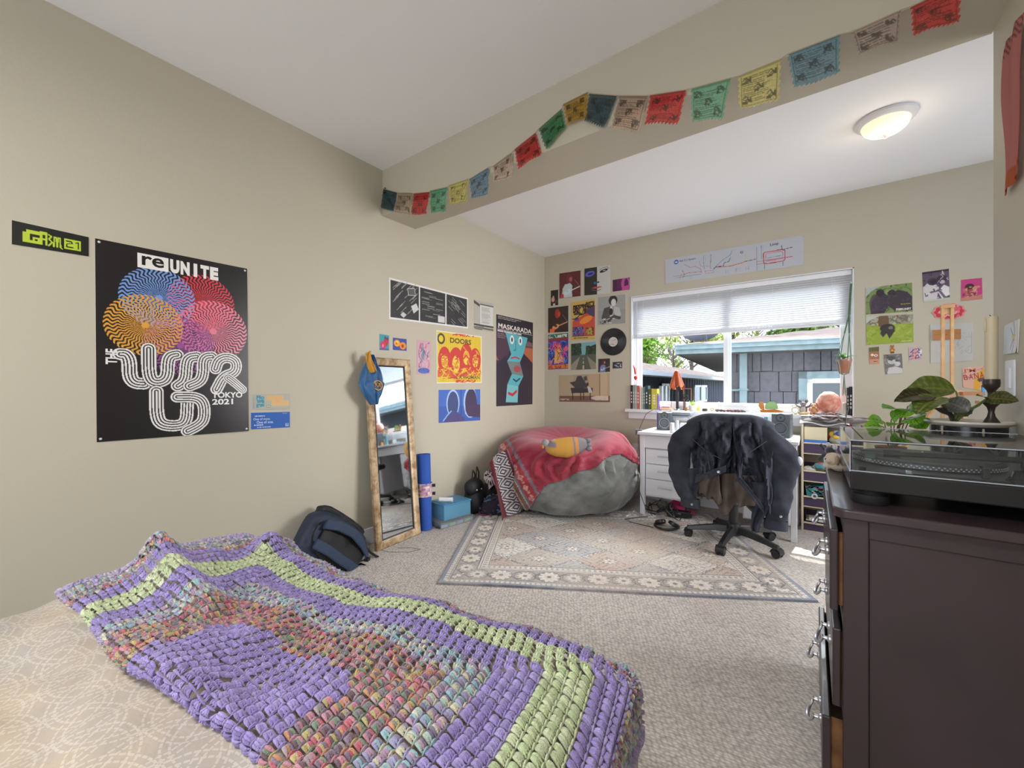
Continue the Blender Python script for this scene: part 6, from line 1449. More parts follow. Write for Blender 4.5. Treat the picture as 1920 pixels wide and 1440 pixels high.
# ---------------------------------------------------------------- prayer flags along the beam
YFL = YF0-.012
FL = [((719, 354), (745, 361), (741, 397), (717, 391), (60, 92, 100)), ((747, 362), (773, 362), (771, 403), (741, 398), (188, 168, 146)), ((776, 363), (806, 360), (802, 402), (774, 403), (200, 46, 44)), ((808, 358), (839, 351), (837, 397), (809, 400), (96, 172, 134)),
      ((843, 348), (879, 336), (876, 380), (846, 385), (208, 198, 112)), ((881, 336), (917, 314), (917, 366), (885, 375), (110, 144, 164)), ((925, 312), (961, 286), (963, 332), (928, 343), (200, 176, 158)), ((966, 280), (1005, 249), (1016, 291), (973, 318), (204, 52, 48)), ((1011, 242), (1054, 204), (1061, 240), (1025, 281), (70, 142, 92)),
      ((1057, 196), (1103, 173), (1100, 222), (1064, 236), (190, 150, 58)), ((1106, 176), (1158, 180), (1134, 241), (1098, 228), (74, 100, 108)), ((1162, 180), (1216, 180), (1198, 250), (1146, 240), (196, 168, 146)), ((1220, 179), (1287, 169), (1272, 234), (1210, 234), (208, 56, 58)), ((1297, 167), (1371, 147), (1355, 224), (1298, 229), (120, 180, 146)),
      ((1385, 144), (1464, 112), (1461, 190), (1387, 205), (212, 202, 128)), ((1477, 103), (1574, 66), (1573, 140), (1489, 167), (112, 150, 166)), ((1596, 62), (1690, 20), (1684, 80), (1610, 104), (178, 160, 150)), ((1708, 14), (1800, -30), (1798, 44), (1712, 70), (204, 56, 54))]
def flag_mat():
    m, nt, b = new_mat('thin_printed_cotton')
    a = nt.nodes.new('ShaderNodeAttribute'); a.attribute_name = 'Col'
    nt.links.new(a.outputs['Color'], b.inputs['Base Color']); b.inputs['Roughness'].default_value = .9
    t = nt.nodes.new('ShaderNodeBsdfTranslucent'); nt.links.new(a.outputs['Color'], t.inputs[0]); m1 = nt.nodes.new('ShaderNodeMixShader'); m1.inputs[0].default_value = .5
    tr = nt.nodes.new('ShaderNodeBsdfTransparent'); m2 = nt.nodes.new('ShaderNodeMixShader'); m2.inputs[0].default_value = .16
    nt.links.new(b.outputs[0], m1.inputs[1]); nt.links.new(t.outputs[0], m1.inputs[2]); nt.links.new(m1.outputs[0], m2.inputs[1]); nt.links.new(tr.outputs[0], m2.inputs[2]); nt.links.new(m2.outputs[0], nt.nodes['Material Output'].inputs[0]); return m
FLM = flag_mat()
pf = thing('prayer_flag_string', 'string of printed prayer flags in five colours pinned along the ceiling beam', 'flag string', ay(1100, 230, YFL))
pts = []
for k, (a, b, c, d, col) in enumerate(FL):
    A, B, C_, D_ = [ay(*q, YFL) for q in (a, b, c, d)]; pts += [A, B]
    rn = random.Random(k); S = Sheet([A, B, C_, D_], 300, col)
    dk = tuple(v*.45 for v in col); S.speckle(7, k)
    S.rect(0, 0, 1, .07, tuple(v*.8 for v in col)); S.lines_of_text((.1, .14, .9, .9), 13, dk, .38, k, .7)
    for (u, v) in ((.2, .24), (.8, .24), (.5, .5), (.2, .8), (.8, .8)): S.scribble(5, (u-.1, v-.09, u+.1, v+.09), .018, dk, k+3, .05, .75)
    S.line([(.06, .1), (.06, .94), (.94, .94), (.94, .1)], .01, dk, .6)
    img = (np.clip(S.img, 0, 255)/255)**2.2; m = MB(); ph_ = rn.uniform(0, 6)
    for j in range(S.ny+1):
        v = j/S.ny
        for i in range(S.nx+1):
            u = i/S.nx; p = A.lerp(B, u).lerp(D_.lerp(C_, u), v)
            o = -.004-.010*v*(.6+.5*math.sin(u*7+ph_+v*2))-.004*math.sin(v*11+ph_)*v
            fr = .004*math.sin(u*60+ph_)*(v > .97)+.003*math.sin(v*35+ph_)*((u < .03) or (u > .97))
            m.v.append((p.x+fr, p.y+o, p.z+fr+.006*math.sin(u*PI)*0)); m.c.append(tuple(img[j, i]))
    m.anycol = True; N = S.nx+1; m.f = [(j*N+i, (j+1)*N+i, (j+1)*N+i+1, j*N+i+1) for j in range(S.ny) for i in range(S.nx)]; m.mi = [0]*len(m.f)
    m.build('flag', FLM, pf)
m = MB(); m.tube([p+Vector((0, -.004, 0)) for p in pts], .0022, 5); m.build('cord', M('twine', (176, 160, 132), .9), pf)
m = MB(); m.tube([ay(722, 352, YFL), ay(720, 362, YFL)], .006, 6); m.tube([ay(722, 352, YFL), ay(716, 378, YFL)], .003, 5); m.build('end_knot', M('dark_twine', (50, 48, 40), .9), pf)
# long faded red cloth at the right edge
m = MB(); RC = MV('faded_silk', .85, tl=.2)
def rcl(u, v):
    y = lerp(2.058, 1.93, u) if v > .02 else lerp(2.05, 1.93, u); z = lerp(2.27, 1.785, v)
    y += .012*math.sin(v*7)+.02*max(0, v-.85)*6*(1-u)*.5-.02*max(0, .08-v)*6
    return Vector((XR-.010-.012*(.5+.5*math.sin(u*11+v*4)), y, z+.02*u))
m.grid(rcl, 26, 60, lambda u, v: srgb((176, 110, 104) if v < .9 else (168, 84, 48)) if not (v < .1 and math.sin(u*60+v*200) > .2) else srgb((110, 60, 60)))
tag(m.build('silk_banner', RC), 'long faded red cloth banner hanging at the right edge of the frame', 'banner')

# ---------------------------------------------------------------- on the dresser: turntable
TBLK = M('turntable_black', (32, 33, 35), .16); ALU = M('aluminium', (180, 184, 190), .3, metal=.9); RUB = M('black_rubber', (22, 22, 24), .7)
TX0, TX1, TY0, TY1, TZ0, TZ1 = .086, .512, 1.452, 1.93, .868, .918
tt = thing('turntable', 'black record player with a clear dust cover on the dresser', 'record player', ((TX0+TX1)/2, (TY0+TY1)/2, DZ))
m = MB(); m.bx((TX0, TY0, TZ0), (TX1, TY1, TZ1)); m.build('plinth', TBLK, tt, smooth=False, bevel=.004)
m = MB(); m.bx((TX0+.006, TY0+.006, TZ1-.001), (TX1-.006, TY1-.006, TZ1+.0015)); m.build('plinth_reflection', M('plinth_reflection', (104, 108, 112), .3, metal=.3), tt, smooth=False)  # added grey sheet: reflection on the black plinth top put into colour
for xx in (TX0+.045, TX1-.045):
    for yy in (TY0+.045, TY1-.045):
        m = MB(); m.lathe([(.038, DZ), (.041, DZ+.004), (.041, DZ+.026), (.034, DZ+.029), (.030, TZ0)], (xx, yy, 0), 28); m.build('foot', RUB, tt)
PC = Vector((TX0+.185, TY0+.27, TZ1)); pl = MB(); pl.lathe([(.158, .004), (.163, .006), (.163, .017), (.158, .021), (.15, .021), (0, .021)], PC, 72); po_ = pl.build('platter', M('platter_metal', (96, 99, 104), .38, metal=.6), tt)
m = MB()
for k in range(96):
    for r_i in range(2): a = 2*PI*(k+.5*r_i)/96; m.box(PC+Vector((math.cos(a)*.1635, math.sin(a)*.1635, .009+.005*r_i)), (.0016, .0036, .003), rz=a)
m.build('strobe_dots', M('strobe_dots', (225, 220, 205), .5), po_, smooth=False)
m = MB(); m.lathe([(.149, .021), (.149, .0245), (0, .0245)], PC, 64); m.build('slipmat', M('dark_slipmat', (104, 107, 105), .5), tt)
m = MB(); m.lathe([(.004, .02), (.004, .038), (0, .04)], PC, 12); m.build('spindle', ALU, tt)
AP = Vector((TX1-.085, TY0+.072, TZ1)); m = MB(); m.lathe([(.042, 0), (.042, .008), (.036, .010), (.030, .026), (.018, .028), (.018, .050), (0, .052)], AP, 32); m.build('tonearm_base', TBLK, tt)
HS = Vector((TX0+.035, TY0+.075, TZ1+.046)); AH = AP+Vector((0, 0, .054))
m = MB(); m.tube([AH+Vector((.075, -.002, 0)), AH, lerp(AH, HS, .3), lerp(AH, HS, .75)+Vector((0, -.004, 0)), HS+Vector((.045, 0, 0))], [.008, .008, .007, .007, .007], 10); m.tube([HS+Vector((.075, 0, .001)), HS+Vector((.040, 0, .0))], .0095, 12)
ta = m.build('tonearm', M('gloss_black', (14, 14, 15), .2), tt)
m = MB(); m.lathe([(.017, -.016), (.018, -.012), (.018, .012), (.017, .016)], AH+Vector((.07, -.002, 0)), 24, R=Vector((1, 0, 0)).to_track_quat('Z', 'Y').to_matrix()); m.build('counterweight', TBLK, ta)
m = MB(); m.box(HS+Vector((.015, 0, .002)), (.045, .018, .010)); m.tube([HS+Vector((.0, -.006, .004)), HS+Vector((-.012, -.022, .010))], .0014, 5); m.build('headshell', M('headshell_grey', (60, 64, 66), .3), ta, bevel=.002)
m = MB(); m.box(HS+Vector((.012, 0, -.008)), (.022, .016, .012)); m.build('cartridge', M('green_cartridge', (48, 96, 72), .4), ta, smooth=False)
m = MB(); m.box(AP+Vector((-.075, 0, .012)), (.012, .014, .026)); m.box(AP+Vector((-.075, 0, .030)), (.016, .022, .006)); m.build('arm_rest', RUB, tt, smooth=False, bevel=.001)
m = MB(); m.bx((TX0+.10, TY0+.018, TZ1), (TX0+.30, TY0+.034, TZ1+.004)); m.build('pitch_slider', RUB, tt, smooth=False)
m = MB(); m.box((TX0+.12, TY0+.026, TZ1+.008), (.014, .012, .010)); m.build('slider_knob', ALU, tt, smooth=False, bevel=.002)
m = MB(); m.lathe([(.008, 0), (.008, .010), (0, .011)], (TX0+.028, TY0+.03, TZ1), 14); m.build('pop_up_light', RUB, tt)
ACR, ant, abs_ = new_mat('clear_acrylic_cover'); ant.nodes.clear(); clear(ant, (.93, .95, .96), .26, rough=.04, milk=(.75, .77, .78), mk=.015)
CZ = 1.0; w = .0035; dcv = MB()
dcv.bx((TX0, TY0, TZ1+.001), (TX0+w, TY1, CZ)); dcv.bx((TX1-w, TY0, TZ1+.001), (TX1, TY1, CZ)); dcv.bx((TX0+w, TY0, TZ1+.001), (TX1-w, TY0+w, CZ)); dcv.bx((TX0+w, TY1-w, TZ1+.001), (TX1-w, TY1, CZ)); dcv.bx((TX0, TY0, CZ), (TX1, TY1, CZ+w))
dv_ = dcv.build('dust_cover', ACR, tt, smooth=False)
EDG = M('acrylic_edge', (196, 202, 214), .15, alpha=.75); q = .0016
m = MB()
for (a, b) in (((TX0, TY0, CZ+w), (TX1, TY0, CZ+w)), ((TX0, TY0, CZ+w), (TX0, TY1, CZ+w)), ((TX0, TY1, CZ+w), (TX1, TY1, CZ+w)), ((TX0, TY0, TZ1), (TX0, TY0, CZ)), ((TX0, TY0-.001, TZ1+.003), (TX1, TY0-.001, TZ1+.003)), ((TX0-.001, TY0, TZ1+.003), (TX0-.001, TY1, TZ1+.003)), ((TX0, TY1, TZ1), (TX0, TY1, CZ))): m.tube([a, b], q, 6)
m.build('polished_edge', EDG, dv_)
m = MB(); m.bx((TX0+.065, TY0+.012, CZ+w), (TX1, TY0+.015, CZ+w+.0006)); m.bx((TX0+.030, TY0+.065, CZ+w), (TX0+.033, TY1-.02, CZ+w+.0006)); m.build('cover_groove', RUB, dv_, smooth=False)
# planter with candlestick and plants
CER = M('black_ceramic', (26, 26, 30), .2); RIMW = M('cream_rim', (206, 200, 190), .35); SOIL = M('potting_soil', (52, 42, 34), .95, bscale=60, bstr=1)
pcn = Vector((.425, 2.022, DZ)); pot = thing('planter', 'round black planter with a cream rim and pale leaf pattern behind the record player', 'planter', pcn)
m = MB(); m.lathe([(.07, 0), (.082, .01), (.088, .09), (.090, .19), (.084, .192), (.08, .18), (.0, .178)], pcn, 48); m.build('pot_body', CER, pot)
m = MB(); m.lathe([(.088, .188), (.100, .194), (.1045, .200), (.103, .206), (.094, .204), (.084, .196), (.084, .188)], pcn, 56); m.build('rim', RIMW, pot)
m = MB(); m.lathe([(.083, .187), (.0, .190)], pcn, 24); m.build('soil', SOIL, pot)
m = MB()
for k in range(9):
    a = math.radians(200+k*20); c = pcn+Vector((math.cos(a)*.0905, math.sin(a)*.0905, .13+.03*math.sin(k*2.1))); t_ = Vector((-math.sin(a), math.cos(a), 0)); o_ = Vector((math.cos(a), math.sin(a), 0))
    for s_ in (-1, 0, 1): tip = c+t_*.018*s_+Vector((0, 0, .03 if s_ == 0 else .018)); m.add([c+o_*.0015-t_*.004, c+o_*.0015+t_*.004, tip+o_*.001+t_*.003, tip+o_*.001-t_*.002], [(0, 1, 2, 3)])
m.build('leaf_pattern', M('pale_leaf_print', (176, 160, 140), .5), pot, smooth=False)
DW = M('dark_turned_wood', (58, 48, 42), .35, nscale=20, ncol=(40, 32, 28))
cz0 = DZ+.190; cc_ = Vector((.474, 2.0, 0)); ck = thing('candlestick', 'dark turned wooden candlestick with a tall cream candle standing in the planter', 'candlestick', (cc_.x, cc_.y, cz0))
m = MB(); m.lathe([(.026, cz0), (.026, cz0+.006), (.020, cz0+.014), (.010, cz0+.032), (.007, cz0+.048), (.010, cz0+.062), (.019, cz0+.074), (.0195, cz0+.078), (.014, cz0+.084), (.009, cz0+.096), (.008, cz0+.108), (.011, cz0+.118), (.019, cz0+.130), (.0205, cz0+.142), (.0195, cz0+.154), (.0, cz0+.154)], cc_, 28); m.build('holder', DW, ck)
m = MB(); m.lathe([(.0150, cz0+.152), (.0155, cz0+.25), (.0152, cz0+.352), (.0142, cz0+.358), (.008, cz0+.354), (0, cz0+.353)], cc_, 24, wob=lambda w_, z: 1+.04*math.sin(w_*2+z*30)*(z > cz0+.3)); m.ball((cc_.x-.015, cc_.y-.006, cz0+.33), (.004, .004, .022)); m.build('candle', M('cream_wax', (204, 192, 164), .45), ck)
m = MB(); m.tube([(cc_.x, cc_.y, cz0+.352), (cc_.x-.001, cc_.y, cz0+.360), (cc_.x-.004, cc_.y, cz0+.364)], .0012, 5); m.build('wick', RUB, ck)
def leafm(col, col2, name):
    m, nt, b = new_mat(name); a = nt.nodes.new('ShaderNodeAttribute'); a.attribute_name = 'Col'; nt.links.new(a.outputs['Color'], b.inputs['Base Color']); b.inputs['Roughness'].default_value = .35
    t = nt.nodes.new('ShaderNodeBsdfTranslucent'); nt.links.new(a.outputs['Color'], t.inputs[0]); ms = nt.nodes.new('ShaderNodeMixShader'); ms.inputs[0].default_value = .3
    nt.links.new(b.outputs[0], ms.inputs[1]); nt.links.new(t.outputs[0], ms.inputs[2]); nt.links.new(ms.outputs[0], nt.nodes['Material Output'].inputs[0]); return m
LFM = leafm(0, 0, 'glossy_leaf')
def leaf(m, base, tip, width, up=Vector((0, 0, 1)), arch=.2, col=(70, 110, 30), vein=(110, 140, 60), stripes=0, point=1.3, fold=.25, nu=26, nv=12):
    base, tip = Vector(base), Vector(tip); ax_ = tip-base; L = ax_.length; s = ax_.cross(up).normalized(); n = s.cross(ax_).normalized()
    def f(u, v):
        w = (v-.5)*2; prof = math.sin(PI*min(1, u**.75))**.75 if u < 1 else 0; ww = width*.5*max(0, prof)*(1-.15*u)
        return base+ax_*u+n*(arch*L*math.sin(PI*u)*.6+fold*abs(w)*ww+.02*L*math.sin(u*14)*w*w)+s*(w*ww)
    def c(u, v):
        w = abs((v-.5)*2); k = 1.0
        if w < .07: return srgb(vein)
        if stripes and math.sin((u*stripes-w*2.6)*2*PI) > .86: return srgb(vein)
        return srgb(tuple(x*(1-.12*math.sin((u*stripes-w*2.6)*2*PI) if stripes else 1) for x in col))
    m.grid(f, nu, nv, c)
P = lambda px, py, Y: ay(px, py, Y)
pp = thing('potted_prayer_plant', 'large dark-leaved houseplant growing from the black planter', 'plant', pcn+Vector((0, 0, .19)))
soil = pcn+Vector((-.035, -.01, .19)); STM = M('green_stem', (96, 110, 58), .5)
LV = [(P(1750, 741, 2.0), P(1676, 754, 1.96), .085, (48, 46, 22), (92, 86, 50), .12, (1768, 760)), (P(1792, 733, 2.03), P(1688, 742, 2.07), .11, (84, 98, 34), (118, 128, 60), .30, (1800, 750)), (P(1764, 744, 1.98), P(1718, 778, 1.93), .10, (88, 104, 40), (136, 144, 76), .15, (1770, 760)),
      (P(1850, 747, 1.98), P(1911, 753, 1.94), .060, (62, 72, 26), (110, 104, 50), .10, (1830, 760)), (P(1816, 772, 1.99), P(1765, 752, 2.05), .07, (90, 92, 88), (120, 120, 110), .2, (1800, 775)), (P(1790, 786, 2.0), P(1750, 766, 1.96), .045, (54, 48, 48), (90, 84, 80), .1, (1795, 787)),
      (P(1815, 780, 2.03), P(1796, 762, 2.07), .05, (112, 120, 124), (150, 156, 150), .2, (1805, 780)), (P(1822, 775, 2.05), P(1830, 765, 2.0), .03, (60, 70, 60), (90, 100, 90), .1, (1815, 780)), (P(1850, 748, 1.98), P(1830, 742, 1.95), .03, (86, 112, 36), (120, 140, 70), .1, (1835, 760))]
for (b, t, wd, col, ve, ar, mid_) in LV:
    m = MB(); leaf(m, b, t, wd, up=Vector((-.45, -.75, .75)), arch=ar, col=col, vein=ve, stripes=9); lo = m.build('leaf', LFM, pp)
    m = MB(); md = P(*mid_, 2.0); md = Vector((md.x, (soil.y+b.y)/2, md.z)); m.tube([soil, lerp(soil, md, .5)+Vector((0, 0, .01)), md, b], [.0035, .003, .0026, .002], 7); m.build('stem', STM, pp)
gp = Vector((.235, 2.035, DZ)); g_ = thing('small_green_plant', 'small bright green houseplant with rounded leaves behind the record player', 'plant', gp)
m = MB(); m.lathe([(.030, 0), (.042, .09), (.045, .10), (.041, .10), (.038, .088), (0, .086)], gp, 28); m.build('pot', M('terracotta', (150, 92, 66), .8), g_)
GL = [((1684, 768), (1655, 766), .055), ((1655, 790), (1627, 786), .045), ((1652, 799), (1620, 800), .045), ((1700, 772), (1722, 764), .05), ((1712, 782), (1724, 796), .06), ((1690, 796), (1665, 800), .04), ((1720, 790), (1737, 805), .05), ((1705, 768), (1690, 784), .055), ((1672, 786), (1690, 774), .045), ((1718, 760), (1728, 772), .035)]
for k, (b, t, wd) in enumerate(GL):
    yy = 2.03+.02*math.sin(k*2.3); B_, T_ = P(*b, yy), P(*t, yy-.045+.03*math.sin(k)); m = MB(); g = (k*37 % 5)/5
    leaf(m, B_, T_, wd*1.3, up=Vector((-.5, -.8, .8)), arch=.15, col=(104+30*g, 168+18*g, 46), vein=(70, 120, 34), stripes=4, fold=.12); m.build('leaf', LFM, g_)
    m = MB(); m.tube([gp+Vector((0, 0, .086)), gp+Vector(((B_.x-gp.x)*.3, 0, .11)), Vector((B_.x*.7+gp.x*.3, B_.y+.01, B_.z-.004)), B_], .0018, 6); m.build('stem', M('brown_stem', (128, 98, 62), .6), g_)
# soft toys at the far corner of the dresser
BKP = MV('plush', .95, bscale=200, bstr=.7, sheen=.5)
tc = Vector((.085, 1.985, DZ)); m = MB(); m.color(196, 178, 156); m.ball(tc+Vector((0, 0, .026)), (.034, .042, .027)); m.ball(tc+Vector((-.018, -.02, .046)), (.026, .028, .025)); m.ball(tc+Vector((-.03, -.035, .042)), (.012, .013, .011)); m.color(150, 128, 106).ball(tc+Vector((-.008, -.048, .046)), (.008, .012, .018)); m.ball(tc+Vector((-.03, .004, .05)), (.01, .01, .016)); m.color(196, 178, 156).ball(tc+Vector((-.03, .03, .014)), (.018, .014, .013)); m.ball(tc+Vector((.025, -.03, .014)), (.018, .014, .013)); m.color(40, 32, 30).ball(tc+Vector((-.040, -.034, .046)), .004)
tag(m.build('toy_dog', BKP), 'small cream plush dog lying on the far corner of the dresser', 'soft toy')
tc = Vector((.075, 2.065, DZ)); m = MB(); m.color(46, 46, 50).ball(tc+Vector((0, 0, .03)), (.024, .028, .032)); m.ball(tc+Vector((-.012, -.012, .066)), (.020, .022, .018)); m.color(200, 200, 205).ball(tc+Vector((-.024, -.018, .032)), (.012, .016, .022)); m.color(46, 46, 50).tube([tc+Vector((-.01, -.02, .045)), tc+Vector((-.035, -.03, .05)), tc+Vector((-.05, -.02, .03))], .007, 8); m.tube([tc+Vector((0, .02, .045)), tc+Vector((-.03, .03, .06)), tc+Vector((-.045, .03, .085))], .006, 8); m.color(190, 190, 195).ball(tc+Vector((-.02, .0, .088)), (.008, .01, .01)); m.ball(tc+Vector((0, -.028, .084)), (.008, .008, .012))
tag(m.build('toy_badger', BKP), 'small black and white plush animal at the far corner of the dresser', 'soft toy')

# ---------------------------------------------------------------- easel behind the dresser
PINE = M('pine', (206, 168, 124), .55, nscale=12, ncol=(184, 142, 98)); YE = 3.95
es = thing('easel', 'light wooden easel with a tall double mast standing behind the dresser', 'easel', (.83, YE, 0))
def E_(px, py, y=YE): return ay(px, py, y)
xa, xb = E_(1767.5, 600).x, E_(1785, 600).x; zt = E_(1776, 578).z
for x in (xa, xb): m = MB(); m.bx((x-.008, YE-.012, .62), (x+.008, YE+.012, zt)); m.build('mast', PINE, es, smooth=False)
m = MB(); m.bx((xa-.012, YE-.016, zt), (xb+.012, YE+.014, zt+.022)); m.bx((xa+.008, YE-.006, zt-.04), (xb-.008, YE+.006, zt)); m.build('top_bar', PINE, es, smooth=False, bevel=.002)
m = MB(); z = E_(1780, 735).z; m.bx((xa-.04, YE-.03, z-.035), (xb+.05, YE+.0, z+.01)); m.build('head_block', M('pale_pine', (216, 178, 144), .6), es, smooth=False)
for (px0, px1) in ((1748, 1718), (1792, 1815)):
    a, b = E_(px0+18 if px0 < 1760 else px0, 742), E_(px1, 812); b2 = a+(b-a)*4.6; b2.z = .0; m = MB(); m.tube([a, Vector((b2.x, YE-.12, .012))], .016, 4); m.build('leg', PINE, es, smooth=False)
m = MB(); m.tube([Vector(((xa+xb)/2, YE+.01, .75)), Vector(((xa+xb)/2, YB-.03, .012))], .012, 4); m.build('rear_leg', PINE, es, smooth=False)
m = MB(); a, b = E_(1797, 736), E_(1835, 741); m.bx((a.x, YE-.10, b.z), (b.x, YE-.02, b.z+.022)); m.build('tray', M('brown_wood', (166, 112, 70), .6), es, smooth=False)
m = MB(); a, b = E_(1826, 751), E_(1853, 757); m.bx((a.x, YE-.12, b.z), (b.x+.08, YE-.02, a.z)); m.bx((b.x-.005, YE-.10, b.z-.20), (b.x+.012, YE-.06, b.z)); m.build('ledge', M('pale_pine'), es, smooth=False)
m = MB(); a, b = E_(1839, 722, YE-.02), E_(1847, 742, YE-.02); m.bx((a.x, YE-.05, b.z), (a.x+.012, YE-.03, a.z)); m.bx((a.x, YE-.05, a.z-.012), (a.x+.045, YE-.03, a.z)); m.build('clamp', M('blue_clamp', (60, 150, 205), .4), es, smooth=False)

# ---------------------------------------------------------------- window sill
YS = YB+.02; ZS = WZ0
def sx(px, y=YS): return ay(px, 760, y).x
def zat(px, py, y=YS): return ay(px, py, y).z
BKS = [(1182, 1186, 722, (40, 34, 36)), (1186.5, 1190, 722, (150, 150, 146)), (1190.5, 1194, 722, (150, 190, 178)), (1194, 1199, 723, (196, 92, 96)), (1199.5, 1203, 726, (216, 206, 188)), (1203.5, 1206, 726, (176, 182, 176)), (1206.5, 1209.5, 725, (96, 130, 130)), (1210, 1215, 723, (44, 60, 74)), (1215.5, 1221, 729, (80, 90, 44)), (1221.5, 1232, 729, (200, 190, 70))]
def book(x0, x1, y0, y1, z0, z1, col, label, group=None, band=None):
    bkb = thing('book', label, 'book', ((x0+x1)/2, (y0+y1)/2, z0), group=group)
    cm = M('book_%02x%02x%02x' % tuple(int(v) for v in col), col, .55)
    m = MB(); t = .0015; m.bx((x0, y0, z0), (x1, y0+t, z1)); m.bx((x0, y0+t, z0), (x0+t, y1, z1)); m.bx((x1-t, y0+t, z0), (x1, y1, z1)); m.build('cover', cm, bkb, smooth=False)
    m = MB(); m.bx((x0+t, y0+t, z0+.003), (x1-t, y1-.003, z1-.003)); m.build('pages', M('book_pages', (214, 206, 190), .9), bkb, smooth=False)
    m = MB(); w = x1-x0; h = z1-z0
    if w > .008:
        for k in range(4): m.bx((x0+w*.3, y0-.0005, z0+h*(.25+.13*k)), (x1-w*.3, y0, z0+h*(.33+.13*k)))
        m.build('spine_title', M('spine_print', band or (210, 206, 196), .6), bkb, smooth=False)
    return bkb
names = ['black', 'silver-grey', 'black and mint', 'rose red', 'cream', 'pale grey', 'teal', 'dark navy', 'olive', 'bright yellow']
for (a, b, top_, col), nm in zip(BKS, names):
    x0, x1 = sx(a, YB-.02), sx(b, YB-.02); book(x0, x1-.0008, YB-.02, YB+.06, ZS, zat((a+b)/2, top_, YB-.02), col, nm+' book in the row at the left end of the window sill', band=(225, 222, 214) if sum(col) < 300 else (60, 56, 50))
for (a, b, top_, col, nm) in ((1588.2, 1592, 727, (30, 28, 38), 'thin black'), (1592.5, 1598.6, 725, (24, 22, 32), 'thick black')):
    x0, x1 = sx(a, YB+.0), sx(b, YB+.0); book(x0, x1-.0008, YB-.0, YB+.065, ZS, zat(a, top_, YB), col, nm+' book at the right end of the window sill', band=(190, 186, 200))
def lathe_thing(name, label, cat, px, prof, mat, y=YS, z=ZS, n=24, **k):
    m = MB(); m.lathe([(r, h) for r, h in prof], (sx(px, y), y, z), n, **k); return tag(m.build(name, mat), label, cat)
lathe_thing('purple_bottle', 'purple tapered bottle beside the yellow book on the sill', 'bottle', 1234, [(.0, 0), (.019, .0), (.020, .03), (.014, .06), (.016, .09), (.013, .14), (.007, .15), (.006, .165), (0, .166)], M('purple_glass', (126, 100, 186), .3), y=YB+.0)
for k, (w, h, col, nm) in enumerate(((.115, .010, (214, 150, 90), 'orange'), (.10, .008, (226, 226, 230), 'white'), (.09, .012, (206, 140, 80), 'amber'), (.07, .006, (170, 150, 200), 'lilac'))):
    zz = ZS+sum((.010, .008, .012, .006)[:k])+.0002*k; m = MB(); m.box((sx(1249), YB+.015, zz+h/2), (w, .06, h-.0004), rz=.05*k); tag(m.build('notebook', M('nb%d' % k, col, .6), smooth=False, bevel=.001), '%s notebook in the small flat pile on the sill near the lamp' % nm, 'notebook')
# lamp with an orange glass shade
lx = sx(1270, YB+.02); lm = thing('table_lamp', 'small lamp with a ruffled orange glass shade on a black post on the sill', 'lamp', (lx, YB+.02, ZS)); BLK = M('black_metal', (26, 26, 28), .4)
m = MB(); m.lathe([(.037, 0), (.038, .006), (.030, .012), (.010, .014), (0, .014)], (lx, YB+.02, ZS), 28); m.build('base', BLK, lm)
zl = zat(1270, 733, YB+.02); m = MB(); m.tube([(lx, YB+.02, ZS+.012), (lx, YB+.02, zl)], .013, 14); m.tube([(lx, YB+.02, zl), (lx-.006, YB+.0, zl+.08)], .006, 8); m.build('post', BLK, lm)
AMB = M('orange_art_glass', (226, 112, 66), .15, trans=.45); 
def shf(u, v):
    w = 2*PI*u; r = lerp(.012, .066, v**.8)*(1+.16*v*math.sin(5*w)); return Vector((lx-.006+math.cos(w)*r, YB+.01+math.sin(w)*r*.8, zat(1268, 694, YB)-.005-.170*v**1.1+.020*v*math.sin(5*w+1)))
m = MB(); m.grid(shf, 70, 24); m.build('shade', AMB, lm, solid=.003)
m = MB(); m.tube([Vector((lx-.01, YB-.0, zl+.07)), Vector((lx-.03, YB-.045, zl)), Vector((lx-.035, YB-.05, ZS+.1)), Vector((lx-.045, YB-.075, ZS-.08)), Vector((lx-.045, YB-.08, ZS-.16))], .0025, 6); m.build('cord', BLK, lm)
# frame, fan, mug, jar, cup and more
fx0, fx1 = sx(1281, YB+.06), sx(1297, YB+.06); m = MB(); z0, z1 = ZS, zat(1290, 728, YB+.06)
pfm = thing('photo_stand', 'small reddish wooden frame standing on the sill behind the round black fan', 'frame', ((fx0+fx1)/2, YB+.06, ZS))
for (a, b) in (((fx0, z0), (fx0+.008, z1)), ((fx1-.008, z0), (fx1, z1)), ((fx0+.008, z0), (fx1-.008, z0+.008)), ((fx0+.008, z1-.008), (fx1-.008, z1))): m.bx((a[0], YB+.055, a[1]), (b[0], YB+.067, b[1]))
m.build('frame_rails', M('red_wood', (140, 88, 74), .5), pfm, smooth=False)
fnx = sx(1284, YB+.035); m = MB(); Rf = Vector((0, -1, .1)).to_track_quat('Z', 'Y').to_matrix(); fz = zat(1284, 746, YB+.035)
fan = thing('mini_fan', 'tiny round black desk fan on the sill to the right of the lamp', 'fan', (fnx, YB+.035, ZS))
m.lathe([(.030, -.008), (.034, -.006), (.034, .006), (.030, .008)], (fnx, YB+.035, fz), 24, R=Rf); m.lathe([(.009, -.01), (.009, .01), (0, .011)], (fnx, YB+.035, fz), 12, R=Rf)
for k in range(5): a = k*2*PI/5; m.box(Vector((fnx, YB+.035, fz))+Rf @ Vector((math.cos(a)*.019, math.sin(a)*.019, .006)), (.024, .010, .002), R=Rf @ Matrix.Rotation(a, 3, 'Z'))
m.tube([(fnx, YB+.04, ZS+.006), (fnx, YB+.038, fz-.032)], .005, 8); m.lathe([(.022, 0), (.022, .006), (0, .007)], (fnx, YB+.04, ZS), 20); m.build('fan_head', BLK, fan)
